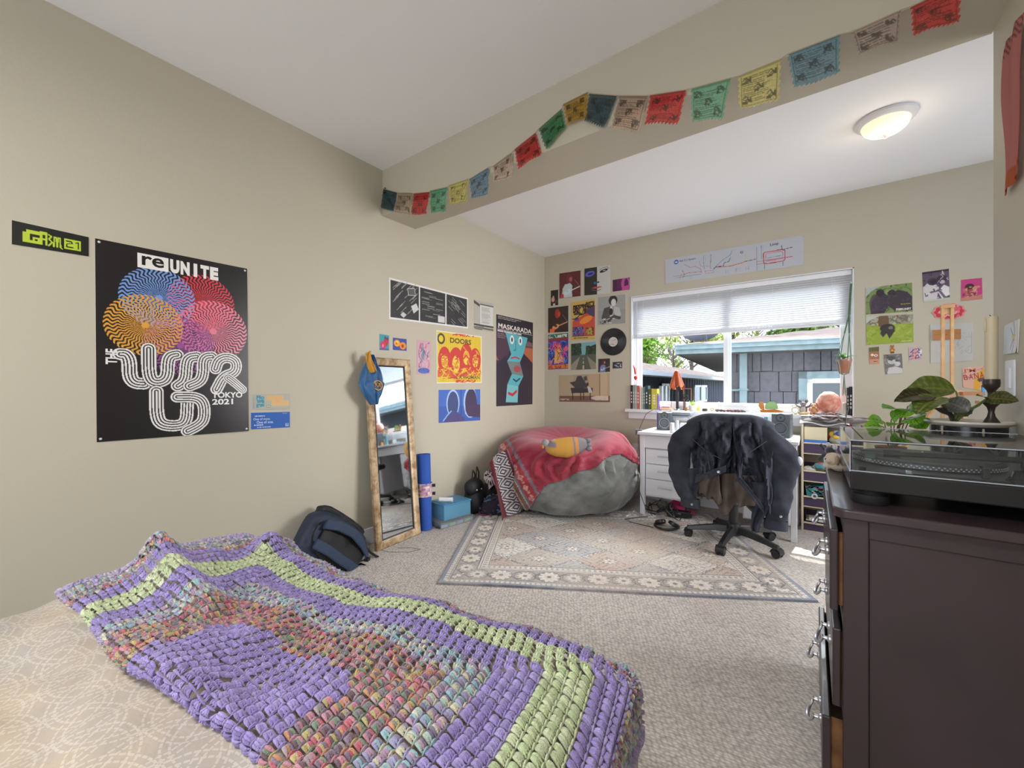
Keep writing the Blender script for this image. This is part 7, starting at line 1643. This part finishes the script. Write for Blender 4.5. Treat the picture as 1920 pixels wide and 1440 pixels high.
mx = sx(1298, YB+.0); mg = thing('white_mug', 'white mug with a green sprig on the sill', 'mug', (mx, YB, ZS)); WC = M('white_ceramic', (222, 220, 210), .3)
m = MB(); m.lathe([(.026, 0), (.030, .004), (.031, .052), (.029, .052), (.028, .006), (0, .005)], (mx, YB, ZS), 28); m.build('cup', WC, mg)
m = MB(); m.tube([(mx-.029, YB-.004, ZS+.042), (mx-.046, YB-.006, ZS+.038), (mx-.048, YB-.006, ZS+.02), (mx-.029, YB-.004, ZS+.012)], .004, 8); m.build('handle', WC, mg)
m = MB(); 
for k in range(4): leaf(m, (mx, YB, ZS+.045), (mx+.03*math.cos(k*1.7), YB+.01*math.sin(k*2), ZS+.085+.008*k), .018, up=Vector((.3, -1, .2)), col=(140, 176, 90), vein=(190, 206, 140), nu=8, nv=4)
m.build('sprig', LFM, mg)
lathe_thing('amber_cup', 'tiny amber glass cup in front of the fan on the sill', 'cup', 1286, [(.012, 0), (.014, .03), (.012, .03), (.011, .003), (0, .002)], M('amber_glass', (196, 140, 70), .2, trans=.3), y=YB-.03)
m = MB(); q = Vector((sx(1309.5, YB-.005), YB-.005, ZS)); m.ball(q+Vector((0, 0, .015)), (.017, .014, .016)); m.ball(q+Vector((0, 0, .036)), (.011, .010, .011)); m.ball(q+Vector((-.004, -.012, .036)), (.004, .004, .003)); tag(m.build('yellow_duck', M('yellow_rubber', (222, 206, 70), .4)), 'tiny yellow rubber duck on the sill', 'toy duck')
m = MB(); q = Vector((sx(1324, YB-.01), YB-.01, ZS)); m.lathe([(.022, 0), (.024, .010), (.022, .024), (.019, .024), (.018, .004), (0, .003)], q+Vector((-.012, 0, 0)), 20); tag(m.build('dark_tin', M('dark_tin', (62, 56, 50), .4, metal=.4)), 'small dark round tin beside the yellow duck on the sill', 'tin')
m = MB(); q = Vector((sx(1335, YB-.01), YB-.01, ZS)); R9 = Vector((0, -1, .25)).to_track_quat('Z', 'Y').to_matrix(); m.lathe([(.016, -.006), (.018, 0), (.016, .006), (.010, .006), (.010, -.006), (.016, -.006)], q+Vector((0, 0, .019)), 24, R=R9); tag(m.build('tape_roll', M('tan_tape', (200, 180, 130), .4)), 'small roll of tan tape standing next to the dark tin', 'tape')
lathe_thing('white_taper_candle', 'short white candle standing at the back of the sill by the window mullion', 'candle', 1348, [(.011, 0), (.011, .006), (.0075, .010), (.0075, .085), (.002, .088), (0, .095)], WC, y=YB+.045)
ROCK = M('grey_rock', (104, 100, 104), .8, nscale=30, ncol=(70, 60, 66)); ROCK2 = M('red_rock', (136, 98, 92), .8, nscale=26, ncol=(84, 66, 66))
rk = random.Random(9)
rocks = [(1345, .020, 0), (1352, .018, 0), (1358, .015, 0), (1365, .017, 1), (1372, .020, 1), (1379, .019, 0), (1385, .021, 1), (1391, .020, 0), (1375, .014, 0), (1396, .013, 0)]
for k, (px, r, c) in enumerate(rocks):
    m = MB(); yy = YB-.022+.018*(k % 2)+(.03 if k in (8,) else 0); x = sx(px, yy); m.ball((x, yy, ZS+r*.62), (r, r*.8, r*.66), 10, 7, wob=lambda d: 1+.22*fbm(d.x*2+k, d.y*2, d.z*2)); tag(m.build('rock', ROCK2 if c else ROCK, smooth=False), '%s %s stone from the left in the heap on the sill by the window mullion' % (('first', 'second', 'third', 'fourth', 'fifth', 'seventh', 'eighth', 'ninth', 'sixth', 'tenth')[k], 'reddish' if c else 'grey'), 'stone', 'stones heaped on the sill by the mullion')
m = MB(); q = Vector((sx(1411, YB-.02), YB-.02, ZS)); m.ball(q+Vector((0, 0, .008)), (.026, .018, .008)); m.ball(q+Vector((-.004, 0, .015)), (.010, .009, .008)); tag(m.build('white_shell', WC), 'flat white shell on the sill between the stones and the glass snail', 'shell')
# glass snail
sn = thing('glass_snail', 'stained glass snail ornament with a green shell and orange body on the sill', 'ornament', (sx(1440, YB-.02), YB-.02, ZS))
OG = M('orange_stained_glass', (206, 128, 50), .15, trans=.5); GG = M('green_stained_glass', (150, 196, 120), .15, trans=.5); LEAD = M('lead_came', (60, 56, 48), .5)
def sp(zx, zy): return ay(1180+zx/3.89, 430+zy/3.89, YB-.02)
def slab(pts, mat, name, th=.005):
    m = MB(); m.prism([sp(*p)+Vector((0, -th/2, 0)) for p in pts], (0, th, 0)); return m.build(name, mat, sn, smooth=False, recalc=True)
zb = 1330
slab([(945, 1262), (962, 1254), (976, 1262), (984, 1285), (986, 1318), (960, 1312), (946, 1290)], OG, 'head'); slab([(950, 1318), (1060, 1312), (1130, 1328), (1110, 1334), (960, 1334)], OG, 'foot')
slab([(992, 1285), (1000, 1268), (1020, 1256), (1050, 1254), (1070, 1264), (1078, 1285), (1082, 1308), (994, 1308)], GG, 'shell')
m = MB(); out = [(992, 1308), (992, 1285), (1000, 1268), (1020, 1256), (1050, 1254), (1070, 1264), (1078, 1285), (1084, 1310), (992, 1310)]; m.tube([sp(*p) for p in out], .0022, 6); m.tube([sp(994, 1288), sp(1030, 1278), sp(1074, 1292)], .0016, 6); m.tube([sp(952, 1300), sp(930, 1262)], .0012, 5); m.tube([sp(945, 1262), sp(946, 1290), sp(960, 1312), sp(986, 1318)], .002, 6); m.build('lead_line', LEAD, sn)
# grey dragon-like figure, ring, teddy, loaf, salt lamp
GF = MV('painted_resin', .7); q = Vector((sx(1506, YB-.005), YB-.005, ZS)); m = MB(); m.color(132, 126, 126)
m.ball(q+Vector((0, 0, .040)), (.030, .024, .040)); m.ball(q+Vector((0, -.008, .088)), (.022, .020, .020)); m.color(180, 174, 170).ball(q+Vector((0, -.020, .040)), (.018, .010, .028)); m.color(120, 114, 116)
for s_ in (-1, 1):
    m.ball(q+Vector((.024*s_, -.004, .112)), (.012, .006, .014)); m.tube([q+Vector((.022*s_, -.005, .06)), q+Vector((.045*s_, -.012, .072)), q+Vector((.055*s_, -.012, .094))], [.010, .008, .005], 8); m.ball(q+Vector((.022*s_, -.016, .012)), (.016, .018, .012))
for k in range(5): a = -1+k*.5; m.tube([q+Vector((.018*a, .004, .10)), q+Vector((.03*a, .006, .128))], [.005, .0015], 6)
tag(m.build('resin_figure', GF), 'grey horned animal figurine with raised arms on the sill', 'figurine')
m = MB(); Rr = Vector((.1, -1, .2)).to_track_quat('Z', 'Y').to_matrix(); q = Vector((sx(1491, YB-.04), YB-.04, ZS+.035))
m.tube([q+Rr @ Vector((math.cos(a)*.024, math.sin(a)*.026, 0)) for a in [2*PI*k/24 for k in range(25)]], .0035, 8); m.tube([q+Rr @ Vector((-.006+math.cos(a)*.015, .034+math.sin(a)*.013, 0)) for a in [2*PI*k/18 for k in range(19)]], .0025, 8); m.lathe([(.014, -.035), (.014, -.031), (.004, -.028), (.004, -.024)], q, 14)
tag(m.build('ring_holder', M('straw_ring', (196, 186, 150), .6)), 'pale round ring stand in front of the grey figurine', 'ornament')
q = Vector((sx(1526, YB-.015), YB-.015, ZS)); m = MB(); m.color(206, 152, 112); m.ball(q+Vector((0, 0, .032)), (.026, .022, .032)); m.ball(q+Vector((-.002, -.008, .076)), (.021, .019, .019)); m.color(224, 190, 156).ball(q+Vector((-.002, -.026, .072)), (.010, .007, .008)); m.color(206, 152, 112)
for s_ in (-1, 1): m.ball(q+Vector((.018*s_, -.002, .092)), (.009, .005, .009)); m.ball(q+Vector((.026*s_, -.012, .044)), (.009, .010, .018)); m.ball(q+Vector((.018*s_, -.024, .012)), (.012, .016, .012))
m.color(50, 36, 30); m.ball(q+Vector((-.009, -.024, .08)), .003); m.ball(q+Vector((.006, -.025, .08)), .003); tag(m.build('teddy_bear', BKP), 'small tan teddy bear beside the salt lamp', 'soft toy')
m = MB(); q = Vector((sx(1507.5, YB-.045), YB-.043, ZS)); m.color(222, 190, 120).ball(q+Vector((0, 0, .011)), (.034, .012, .011)); m.color(238, 226, 190).ball(q+Vector((0, -.002, .016)), (.028, .010, .008)); tag(m.build('pastry_toy', MV('painted_resin')), 'small cream and yellow bun-shaped toy at the sill edge before the grey figurine', 'toy')
sl2 = thing('salt_lamp', 'glowing pink Himalayan salt lamp on a wooden base on the sill', 'salt lamp', (sx(1553, YB+.0), YB+.005, ZS)); q = Vector((sx(1553, YB+.005), YB+.005, ZS))
m = MB(); m.lathe([(.045, 0), (.05, .004), (.05, .012), (.046, .016), (0, .016)], q, 28, sy=.9); m.build('base', M('lamp_base_wood', (120, 76, 56), .5), sl2)
SALT, snt2, ss2 = new_mat('rock_salt'); (_x, _y, _z), v2 = coords(snt2); n1_ = noise_node(snt2, v2, 14, 5, .65, .5); n2_ = noise_node(snt2, v2, 45, 3)
cs_ = mix(snt2, ((n1_-.4)*3.2).max(0).min(1), srgb(204, 118, 98), srgb(240, 208, 194)); snt2.links.new(cs_, ss2.inputs['Base Color']); ss2.inputs['Roughness'].default_value = .5; ss2.inputs['Subsurface Weight'].default_value = .5; ss2.inputs['Subsurface Radius'].default_value = (.05, .02, .01)
snt2.links.new(cs_, ss2.inputs['Emission Color']); ss2.inputs['Emission Strength'].default_value = .05; bump(snt2, ss2, n1_+n2_*.4, .7, .01)
m = MB(); m.ball(q+Vector((0, 0, .102)), (.083, .066, .095), 34, 22, wob=lambda d: (1+.09*fbm(d.x*1.2+2, d.y*1.2, d.z*1.2)+.03*fbm(d.x*4, d.y*4, d.z*4))*(1 if d.z > -.6 else 1-.2*(abs(d.z)-.6))); m.build('salt_crystal', SALT, sl2)
lathe_thing('white_pillar_candle', 'short white pillar candle between the salt lamp and the black books', 'candle', 1584, [(.016, 0), (.016, .10), (.012, .103), (0, .102)], WC, y=YB+.035)
# red chili and strawberry suncatcher
sc_ = thing('strawberry_charm', 'red chili and strawberry charm hanging at the left window jamb', 'ornament', ay(1190, 690, YB+.01)); RDP = M('red_glossy', (206, 52, 42), .25)
m = MB(); c = [sp(22, 990), sp(32, 1015), sp(37, 1045), sp(36, 1058)]; c = [Vector((v.x, YB+.005, v.z)) for v in c]; m.tube(c, [.003, .008, .010, .004], 10); m.build('chili', RDP, sc_)
m = MB(); q = sp(40, 1083); q = Vector((q.x+.002, YB-.0, q.z)); m.lathe([(0, -.026), (.008, -.020), (.017, -.004), (.019, .008), (.014, .016), (0, .018)], q, 18); m.build('strawberry', RDP, sc_)
m = MB(); 
for k in range(5): a = k*2*PI/5; leaf(m, q+Vector((0, 0, .017)), q+Vector((math.cos(a)*.022, math.sin(a)*.018, .014)), .009, col=(60, 130, 60), vein=(80, 150, 80), nu=6, nv=3)
m.build('calyx', LFM, sc_); m = MB(); m.tube([Vector((c[0].x, YB+.006, c[0].z)), Vector((WX0+.006, YB+.006, c[0].z+.05))], .0008, 4); m.build('string', M('twine'), sc_)
# hanging planter
GRC = M('green_macrame', (96, 124, 100), .9); hx, hy = ay(1582, 680, YB-.10).x, YB-.09
def Q(zx, zy): return ay(1180+zx/3.89, 430+zy/3.89, hy)
hpn = thing('hanging_planter', 'small potted succulent in a green macrame hanger at the right side of the window', 'hanging plant', Q(1565, 1000))
tp_ = Q(1618, 395); kn = Q(1603, 620); pt_, pb_ = Q(1563, 948), Q(1566, 1050); RP = (Q(1622, 948)-Q(1505, 948)).length/2
hookp = Vector((tp_.x, YB, tp_.z+.01)); m = MB(); m.tube([hookp, Vector((tp_.x, hy, tp_.z+.012)), tp_], .0035, 8); m.build('wall_hook', M('white_enamel'), hpn)
m = MB(); L = [lerp(tp_, kn, i/60) for i in range(61)]
for s_ in (0, 1): m.tube([p+Vector((math.cos(i*.9+s_*PI)*.005, math.sin(i*.9+s_*PI)*.005, 0)) for i, p in enumerate(L)], .0045, 6)
for k in range(4):
    a = PI/4+k*PI/2; e = pt_+Vector((math.cos(a)*RP, math.sin(a)*RP, 0)); k1 = lerp(kn, e, .42)+Vector((0, 0, 0)); L = [lerp(kn, k1, i/30) for i in range(31)]
    for s_ in (0, 1): m.tube([p+Vector((math.cos(i*1.1+s_*PI)*.003, math.sin(i*1.1+s_*PI)*.003, 0)) for i, p in enumerate(L)], .003, 5)
    for off in (-.5, .5):
        a2 = a+off*.6; e2 = pt_+Vector((math.cos(a2)*RP*1.03, math.sin(a2)*RP*1.03, 0)); m.tube([k1, e2, pb_+Vector((math.cos(a2)*RP*.62, math.sin(a2)*RP*.62, -.002)), pb_+Vector((0, 0, -.012))], .0018, 5)
m.build('macrame_cords', GRC, hpn)
m = MB()
for k in range(14): a = k*.9; m.tube([pb_+Vector((0, 0, -.01)), pb_+Vector((.003*math.cos(a), .003*math.sin(a), -.05)), pb_+Vector((.010*math.cos(a), .010*math.sin(a), -.15-.01*(k % 4)))], .0016, 4)
m.build('tassel', GRC, hpn)
m = MB(); hp_ = pt_.z-pb_.z; m.lathe([(RP*.60, 0), (RP*.64, .002), (RP*.98, hp_-.012), (RP*1.03, hp_-.012), (RP*1.03, hp_), (RP*.92, hp_), (RP*.9, hp_-.012), (0, hp_-.014)], pb_, 32); m.build('pot', M('glazed_pot', (150, 138, 126), .25, nscale=8, ncol=(176, 110, 86)), hpn)
m = MB()
for k in range(16):
    a = k*2.4; r = .035+.018*(k % 3); b = pt_+Vector((0, 0, -.004)); t = b+Vector((math.cos(a)*r*1.3, math.sin(a)*r, .02+.035*((k*7) % 5)/5)); m2 = m; leaf(m2, b, t, .024, arch=.3, col=((96, 152, 84), (64, 120, 66), (130, 180, 96))[k % 3], vein=(150, 190, 120), nu=8, nv=4)
m.build('succulent_leaves', LFM, hpn)

# ---------------------------------------------------------------- on the desk
def Dk(px, py): return az(px, py, DKZ)
SPK = M('speaker_grey', (72, 80, 86), .45); CONE = M('speaker_cone', (40, 44, 50), .5); LIL = M('lilac_side', (150, 130, 196), .5)
def speaker(px0, px1, ptop, y, rz, label):
    x0, x1 = ay(px0, 800, y).x, ay(px1, 800, y).x; w = x1-x0; h = ay((px0+px1)/2, ptop, y).z-DKZ; c = Vector(((x0+x1)/2, y, DKZ))
    s = thing('desk_speaker', label, 'speaker', c, rz)
    m = MB(); m.bx((-w/2, .006, 0), (w/2, .13, h)); m.build('cabinet', SPK, s, smooth=False, bevel=.004)
    m = MB(); m.bx((-w/2+.002, -.002, .002), (w/2-.002, .006, h-.002)); m.build('front_baffle', M('baffle', (84, 92, 98), .4), s, smooth=False, bevel=.003)
    Rr = Vector((0, -1, 0)).to_track_quat('Z', 'Y').to_matrix()
    m = MB(); m.lathe([(w*.38, 0), (w*.38, .004), (w*.33, .006), (w*.30, .001), (w*.12, -.010), (w*.10, -.002), (0, .0)], (0, -.001, h*.40), 32, R=Rr); m.build('woofer', CONE, s)
    m = MB(); m.lathe([(w*.26, 0), (w*.24, .003), (w*.10, -.006), (w*.06, .001), (0, .002)], (0, -.001, h*.84), 26, R=Rr); m.build('tweeter', CONE, s)
    m = MB(); m.lathe([(w*.35, .006), (w*.37, .0075), (w*.33, .0075)], (0, -.001, h*.40), 32, R=Rr); m.box((0, -.003, .010), (w*.4, .001, .004)); m.build('trim_ring', M('silver_ring', (150, 158, 164), .3, metal=.6), s)
    return s
s1 = speaker(1233, 1259, 773.5, 3.92, .12, 'grey desk speaker at the left end of the desk with a lilac side'); m = MB(); m.bx((-.071, .008, .002), (-.066, .128, .17)); m.build('side_sticker', LIL, s1, smooth=False)
s2 = speaker(1446, 1482, 776, 3.86, -.1, 'grey desk speaker at the right end of the desk')
# silver folding stand with a closed grey case
st = Dk(1292, 806); st = Vector((-.98, 4.05, DKZ)); ls = thing('silver_stand', 'silver folding stand holding a flat grey case behind the chair', 'stand', st); SV = M('silver_plastic', (176, 182, 190), .35, metal=.3)
m = MB(); m.bx((st.x-.10, 3.98, DKZ+.135), (st.x+.09, 4.12, DKZ+.165)); m.bx((st.x-.085, 3.975, DKZ+.115), (st.x+.075, 4.115, DKZ+.133)); m.build('flat_case', M('grey_case', (128, 134, 142), .4), ls, smooth=False, bevel=.008)
for s_ in (-1, 1): m = MB(); m.tube([(st.x+.07*s_, 4.03, DKZ+.118), (st.x+.085*s_, 3.97, DKZ+.06), (st.x+.09*s_, 3.98, DKZ+.006)], .006, 8); m.tube([(st.x+.07*s_, 4.08, DKZ+.118), (st.x+.075*s_, 4.14, DKZ+.006)], .005, 8); m.build('leg', SV, ls)
def bottle(px, y, r, h, cap, label, col=(222, 224, 228), capc=(230, 230, 232)):
    x = ay(px, 800, y).x; b = thing('pill_bottle', label, 'bottle', (x, y, DKZ)); m = MB(); m.lathe([(r, 0), (r*1.03, .002), (r*1.03, h*.72), (r*.8, h*.78)], (x, y, DKZ), 22); m.build('bottle_body', M('bot%d' % int(col[0]), col, .35), b); m = MB(); m.lathe([(r*.86, h*.76), (r*.9, h*.78), (r*.9, h), (0, h)], (x, y, DKZ), 22); m.build('cap', M('cap_white', capc, .4), b)
bottle(1260.5, 3.72, .020, .085, 0, 'wide white bottle with a screw cap in front of the left speaker'); bottle(1270, 3.74, .014, .105, 0, 'tall thin white bottle to the right of the wide bottle', (208, 216, 226))
m = MB(); x = ay(1285, 800, 3.86).x; m.bx((x-.04, 3.83, DKZ), (x+.04, 3.89, DKZ+.075)); tag(m.build('tissue_box', M('pale_box', (214, 212, 220), .6), smooth=False, bevel=.003), 'small pale box behind the white bottles on the desk', 'box')
m = MB(); x = ay(1284, 812, 3.68).x; m.box((x, 3.69, DKZ+.008), (.07, .05, .016), rz=.2); tag(m.build('blue_pad', M('blue_pad', (120, 170, 210), .6), smooth=False, bevel=.003), 'small light blue pad at the front edge of the desk', 'notepad')
m = MB(); x = ay(1440, 790, 3.98).x; m.lathe([(.020, 0), (.022, .004), (.022, .10), (.012, .125), (.012, .15), (0, .151)], (x-.015, 3.99, DKZ), 20); tag(m.build('blue_bottle', M('blue_clear', (120, 196, 220), .15, trans=.6)), 'clear blue bottle beside the right speaker', 'bottle')
m = MB(); m.lathe([(.018, 0), (.018, .05), (.016, .05), (.015, .004), (0, .003)], (x+.02, 3.93, DKZ), 20); tag(m.build('orange_jar', M('orange_jar', (226, 150, 60), .3)), 'small orange jar between the chair back and the right speaker', 'jar')
m = MB(); m.tube([(ay(1424, 760, 4.1).x, 4.10, DKZ+.005), (ay(1415, 760, 4.1).x, 4.12, .98)], .0022, 6); m.tube([(ay(1430, 760, 4.1).x, 4.10, DKZ+.005), (ay(1433, 760, 4.1).x, 4.11, .93)], .003, 6); m.lathe([(.026, 0), (.028, .06), (.025, .06), (.024, .004), (0, .003)], (ay(1427, 790, 4.1).x, 4.10, DKZ), 18); tag(m.build('pen_cup', M('pen_cup', (200, 204, 210), .4)), 'pale pen cup with two thin pens behind the chair', 'pen cup')
m = MB(); x = ay(1480, 832, 3.66).x; m.box((x-.03, 3.665, DKZ+.004), (.10, .05, .008), rz=-.1); tag(m.build('white_phone', M('white_plastic'), smooth=False, bevel=.003), 'flat white device lying on the front right corner of the desk', 'device')
# clamp at the desk's left corner with its lead
m = MB(); c = Vector((DK0-.02, 3.70, DKZ)); m.box(c+Vector((.0, 0, .006)), (.05, .03, .010)); m.box(c+Vector((-.004, 0, -.036)), (.044, .03, .008)); m.box(c+Vector((-.03, 0, -.014)), (.01, .03, .05)); tag(m.build('desk_clamp', M('grey_clamp', (120, 122, 126), .4, metal=.5), smooth=False, bevel=.002), 'grey metal clamp on the left edge of the desk', 'clamp')

# ---------------------------------------------------------------- in the storage rack
def blob(name, label, cat, c, d, cols, seed, mat=None, wob=.2, extra=0):
    m = MB(); rn = random.Random(seed); m.color(*cols[0]); m.ball(c, d, 20, 12, wob=lambda e: 1+wob*fbm(e.x*2+seed, e.y*2, e.z*2))
    for k in range(extra):
        a = rn.uniform(0, 6.28); e = Vector((math.cos(a)*rn.uniform(.2, .9), math.sin(a)*rn.uniform(.2, .9), rn.uniform(.1, .9))); m.color(*rn.choice(cols)); m.ball(Vector(c)+Vector((e.x*d[0], e.y*d[1], e.z*d[2])), (d[0]*rn.uniform(.2, .4), d[1]*.35, d[2]*rn.uniform(.2, .45)), 10, 7)
    return tag(m.build(name, mat or BKP), label, cat)
yc_ = (SY0+SY1)/2
m = MB(); m.bx((SX0+.018, SY0+.012, .708), (SX0+.165, SY1-.04, .828)); tag(m.build('cream_box', M('cream_paper_box', (222, 212, 180), .7), smooth=False, bevel=.002), 'cream paper box at the left of the top bin of the rack', 'box')
m = MB(); m.bx((SX0+.018, SY0-.0, .706), (SX0+.165, SY0+.010, .728)); tag(m.build('blue_folder', M('blue_folder', (60, 120, 200), .5), smooth=False), 'blue folder edge under the cream box in the rack', 'folder')
blob('patterned_bag', 'colourful patterned bag in the top bin of the rack', 'bag', (SX0+.245, SY0+.08, .735), (.07, .07, .055), [(196, 196, 190), (200, 70, 60), (110, 170, 70), (230, 190, 70), (90, 110, 170), (60, 56, 64)], 3, MV('printed_cotton'), .2, 26)
blob('red_toy', 'small red and black toy standing at the back of the top bin', 'toy', (SX0+.30, SY0+.12, .80), (.03, .03, .06), [(196, 60, 50), (40, 36, 40), (80, 110, 60)], 6, None, .2, 8)
blob('fluffy_scarf', 'fluffy grey and brown scarf piled on top of the storage rack', 'scarf', (SX0+.19, yc_-.005, .888), (.19, .09, .034), [(120, 110, 112), (150, 140, 140), (80, 70, 74), (170, 160, 160), (104, 84, 84)], 7, MV('plush'), .35, 60)
hs = heap((SX0+.20, yc_-.02, .885), (.15, .06, .045), 70, [(120, 110, 112), (150, 140, 140), (84, 74, 76), (110, 88, 88)], 8, .008); tag(hs.build('yarn_skein', MV('chunky_knit')), 'tangle of grey brown yarn on top of the storage rack', 'yarn')
m = MB(); m.grid(lambda u, v: Vector((lerp(SX0-.01, SX0+.30, u), SY0+.01+.10*v, .853+.012*math.sin(u*9)+.02*v)), 20, 6); tag(m.build('white_cloth', M('white_cloth', (222, 222, 226), .9), solid=.004), 'thin white cloth edge under the scarf on the rack', 'cloth')
for k, (nm, x, cols) in enumerate((('striped sock', .05, [(196, 200, 196), (90, 120, 110), (60, 60, 70)]), ('mint sock', .12, [(180, 196, 160), (150, 190, 180)]), ('teal and pink sock', .13, [(90, 160, 170), (196, 90, 120)]), ('violet sock', .22, [(150, 90, 160), (190, 120, 180), (90, 50, 110)]), ('pink sock', .28, [(210, 130, 180), (120, 60, 130)]))):
    blob('sock', '%s in the second bin of the rack' % nm, 'sock', (SX0+x, SY0+.05+.03*(k % 2), .485+.018*(k % 3)), (.045, .035, .026), cols, 20+k, None, .2, 6)
m = MB(); rn = random.Random(5); m.color(60, 150, 160); m.box((SX0+.14, SY0+.09, .325), (.22, .11, .075), R=Matrix.Rotation(-.12, 3, 'Y'))
for k in range(60): m.color(*rn.choice([(230, 225, 200), (30, 40, 60), (200, 90, 120), (90, 190, 190), (60, 90, 60)])); m.box((SX0+.14+rn.uniform(-.10, .10), SY0+.033, .325+rn.uniform(-.03, .03)), (.03, .003, .007), R=Matrix.Rotation(rn.uniform(-.8, .8), 3, 'Y'))
tag(m.build('zip_pouch', MV('printed_cotton'), smooth=False), 'teal leaf-patterned zip pouch in the third bin of the rack', 'pouch')
m = MB(); q = Vector((SX0+.085, SY0-.006, .286)); Rt = Vector((0, -1, 0)).to_track_quat('Z', 'Y').to_matrix(); m.lathe([(.020, -.010), (.020, .012), (.011, .012), (.011, -.010), (.020, -.010)], q, 24, R=Rt); tag(m.build('tape_roll', M('white_tape', (214, 214, 220), .5)), 'small white tape roll on the edge of the third bin', 'tape')
m = MB(); m.bx((SX0+.03, SY0+.02, .080), (SX0+.27, SY1-.03, .086)); m.grid(lambda u, v: Vector((SX0+.03-.02*math.sin(v*PI/2)*0+.0, lerp(SY0+.02, SY1-.03, u), .083+.07*v)), 4, 4); m.bx((SX0+.05, SY0+.03, .086), (SX0+.24, SY0+.12, .104)); tag(m.build('white_tray', M('white_tray', (212, 210, 206), .4), smooth=False), 'white plastic tray in the bottom bin of the rack', 'tray')
m = MB(); m.tube([(SX0+.13, SY0+.03, .112), (SX0+.26, SY0+.05, .116)], .009, 10); m.tube([(SX0+.15, SY0+.06, .112), (SX0+.27, SY0+.075, .114)], .007, 10); tag(m.build('pink_markers', M('pink_marker', (226, 130, 140), .4)), 'pink markers on the white tray in the bottom bin', 'marker')
m = MB(); p0 = ay(1566, 800, 4.0); m.tube([Vector((.205, 4.0, .80)), Vector((.215, 4.02, .93)), Vector((.232, 4.04, 1.0))], .004, 6); tag(m.build('thin_stick', BLK), 'thin dark stick rising from the rack beside the books', 'stick')

# ---------------------------------------------------------------- floor clutter under the desk
rn = random.Random(21)
for k in range(6):
    a = Vector((rn.uniform(-1.16, -.92), rn.uniform(3.50, 3.78), .016)); pts = [a]
    for i in range(rn.randint(7, 11)):
        w = rn.uniform(0, 2*PI); p = pts[-1]+Vector((math.cos(w)*rn.uniform(.05, .12), math.sin(w)*rn.uniform(.03, .09), 0)); p.x = min(-.82, max(-1.22, p.x)); p.y = min(3.95, max(3.42, p.y)); p.z = .017+abs(math.sin(i*1.3+k))*.11*(1 if i % 2 else .3); pts.append(p)
    sm2 = []
    for i in range(len(pts)-1):
        p0, p1, p2, p3 = pts[max(0, i-1)], pts[i], pts[i+1], pts[min(len(pts)-1, i+2)]
        for j in range(6): t = j/6; sm2.append(.5*((2*p1)+(p2-p0)*t+(2*p0-5*p1+4*p2-p3)*t*t+(3*p1-p0-3*p2+p3)*t*t*t))
    for p in sm2: p.z = max(.016, p.z)
    m = MB(); m.tube(sm2, .0034, 6); tag(m.build('power_cable', BLK), 'black cable in the tangle under the left end of the desk', 'cable', 'tangled black cables under the desk')
m = MB(); m.tube([Vector((-1.25, 3.70, .80)), Vector((-1.27, 3.69, .74)), Vector((-1.262, 3.66, .6)), Vector((-1.255, 3.62, .42)), Vector((-1.22, 3.58, .22)), Vector((-1.17, 3.60, .07)), Vector((-1.12, 3.62, .02))], .003, 6); m.tube([Vector((-1.238, 3.60, .31)), Vector((-1.246, 3.613, .37))], .009, 8)
m.tube([Vector((-1.25, 3.70, .80)), Vector((-1.22, 3.75, .90)), Vector((-1.17, 3.82, .945)), Vector((-1.13, 3.90, .93))], .003, 6); tag(m.build('lamp_cord', M('grey_cord', (60, 58, 58), .5)), 'thin cord with an inline switch hanging down the left side of the desk', 'cord')
m = MB(); m.tube([az(1208, 985, .016), az(1225, 989, .016), az(1180, 978, .016), az(1172, 973, .016), az(1215, 968, .016)], .0028, 6); tag(m.build('loose_cable', BLK), 'single black cable looping onto the rug beside the bean bag', 'cable')
m = MB(); m.box((-.93, 3.74, .045), (.20, .07, .05), rz=.3); tag(m.build('power_adapter', BLK, smooth=False, bevel=.008), 'black power adapter box under the desk', 'adapter')
m = MB(); m.prism([az(1253, 950, .06), az(1300, 967, .03), az(1296, 955, .04), az(1262, 944, .08)], (0, .02, .03)); tag(m.build('pink_folder', M('magenta_plastic', (186, 40, 100), .4), smooth=False, recalc=True), 'magenta plastic folder among the cables under the desk', 'folder')
hc_ = az(1251, 985, .02); hd = thing('headphones', 'black over-ear headphones lying on the rug near the chair', 'headphones', hc_); HPM = M('headphone_black', (30, 31, 33), .35)
pts = [hc_+Vector((math.cos(a)*.088, math.sin(a)*.10-.02, .004)) for a in [PI*1.02+PI*.96*k/20 for k in range(21)]]
m = MB(); m.tube(pts, .011, 10, flat=.8); m.build('headband', HPM, hd)
for s_ in (-1, 1): m = MB(); Rq_ = Vector((s_*.35, .35, .85)).to_track_quat('Z', 'Y').to_matrix(); m.lathe([(.030, -.018), (.040, -.012), (.042, .0), (.040, .010), (.030, .014), (.022, .008), (0, .004)], hc_+Vector((.055*s_, .0, .020)), 24, R=Rq_, sy=1.15); m.build('ear_cup', HPM, hd)
# outlet by the desk
oc = ay(1192, 842, YB); so_ = thing('wall_outlet', 'white wall outlet half hidden to the left of the desk', 'outlet', oc); m = MB(); m.box(oc+Vector((0, -.003, 0)), (.07, .006, .115)); m.build('plate', M('white_plastic'), so_, smooth=False, bevel=.002); m = MB(); m.box(oc+Vector((0, -.014, -.02)), (.03, .02, .03)); m.build('plug', M('white_plastic'), so_, smooth=False, bevel=.003)
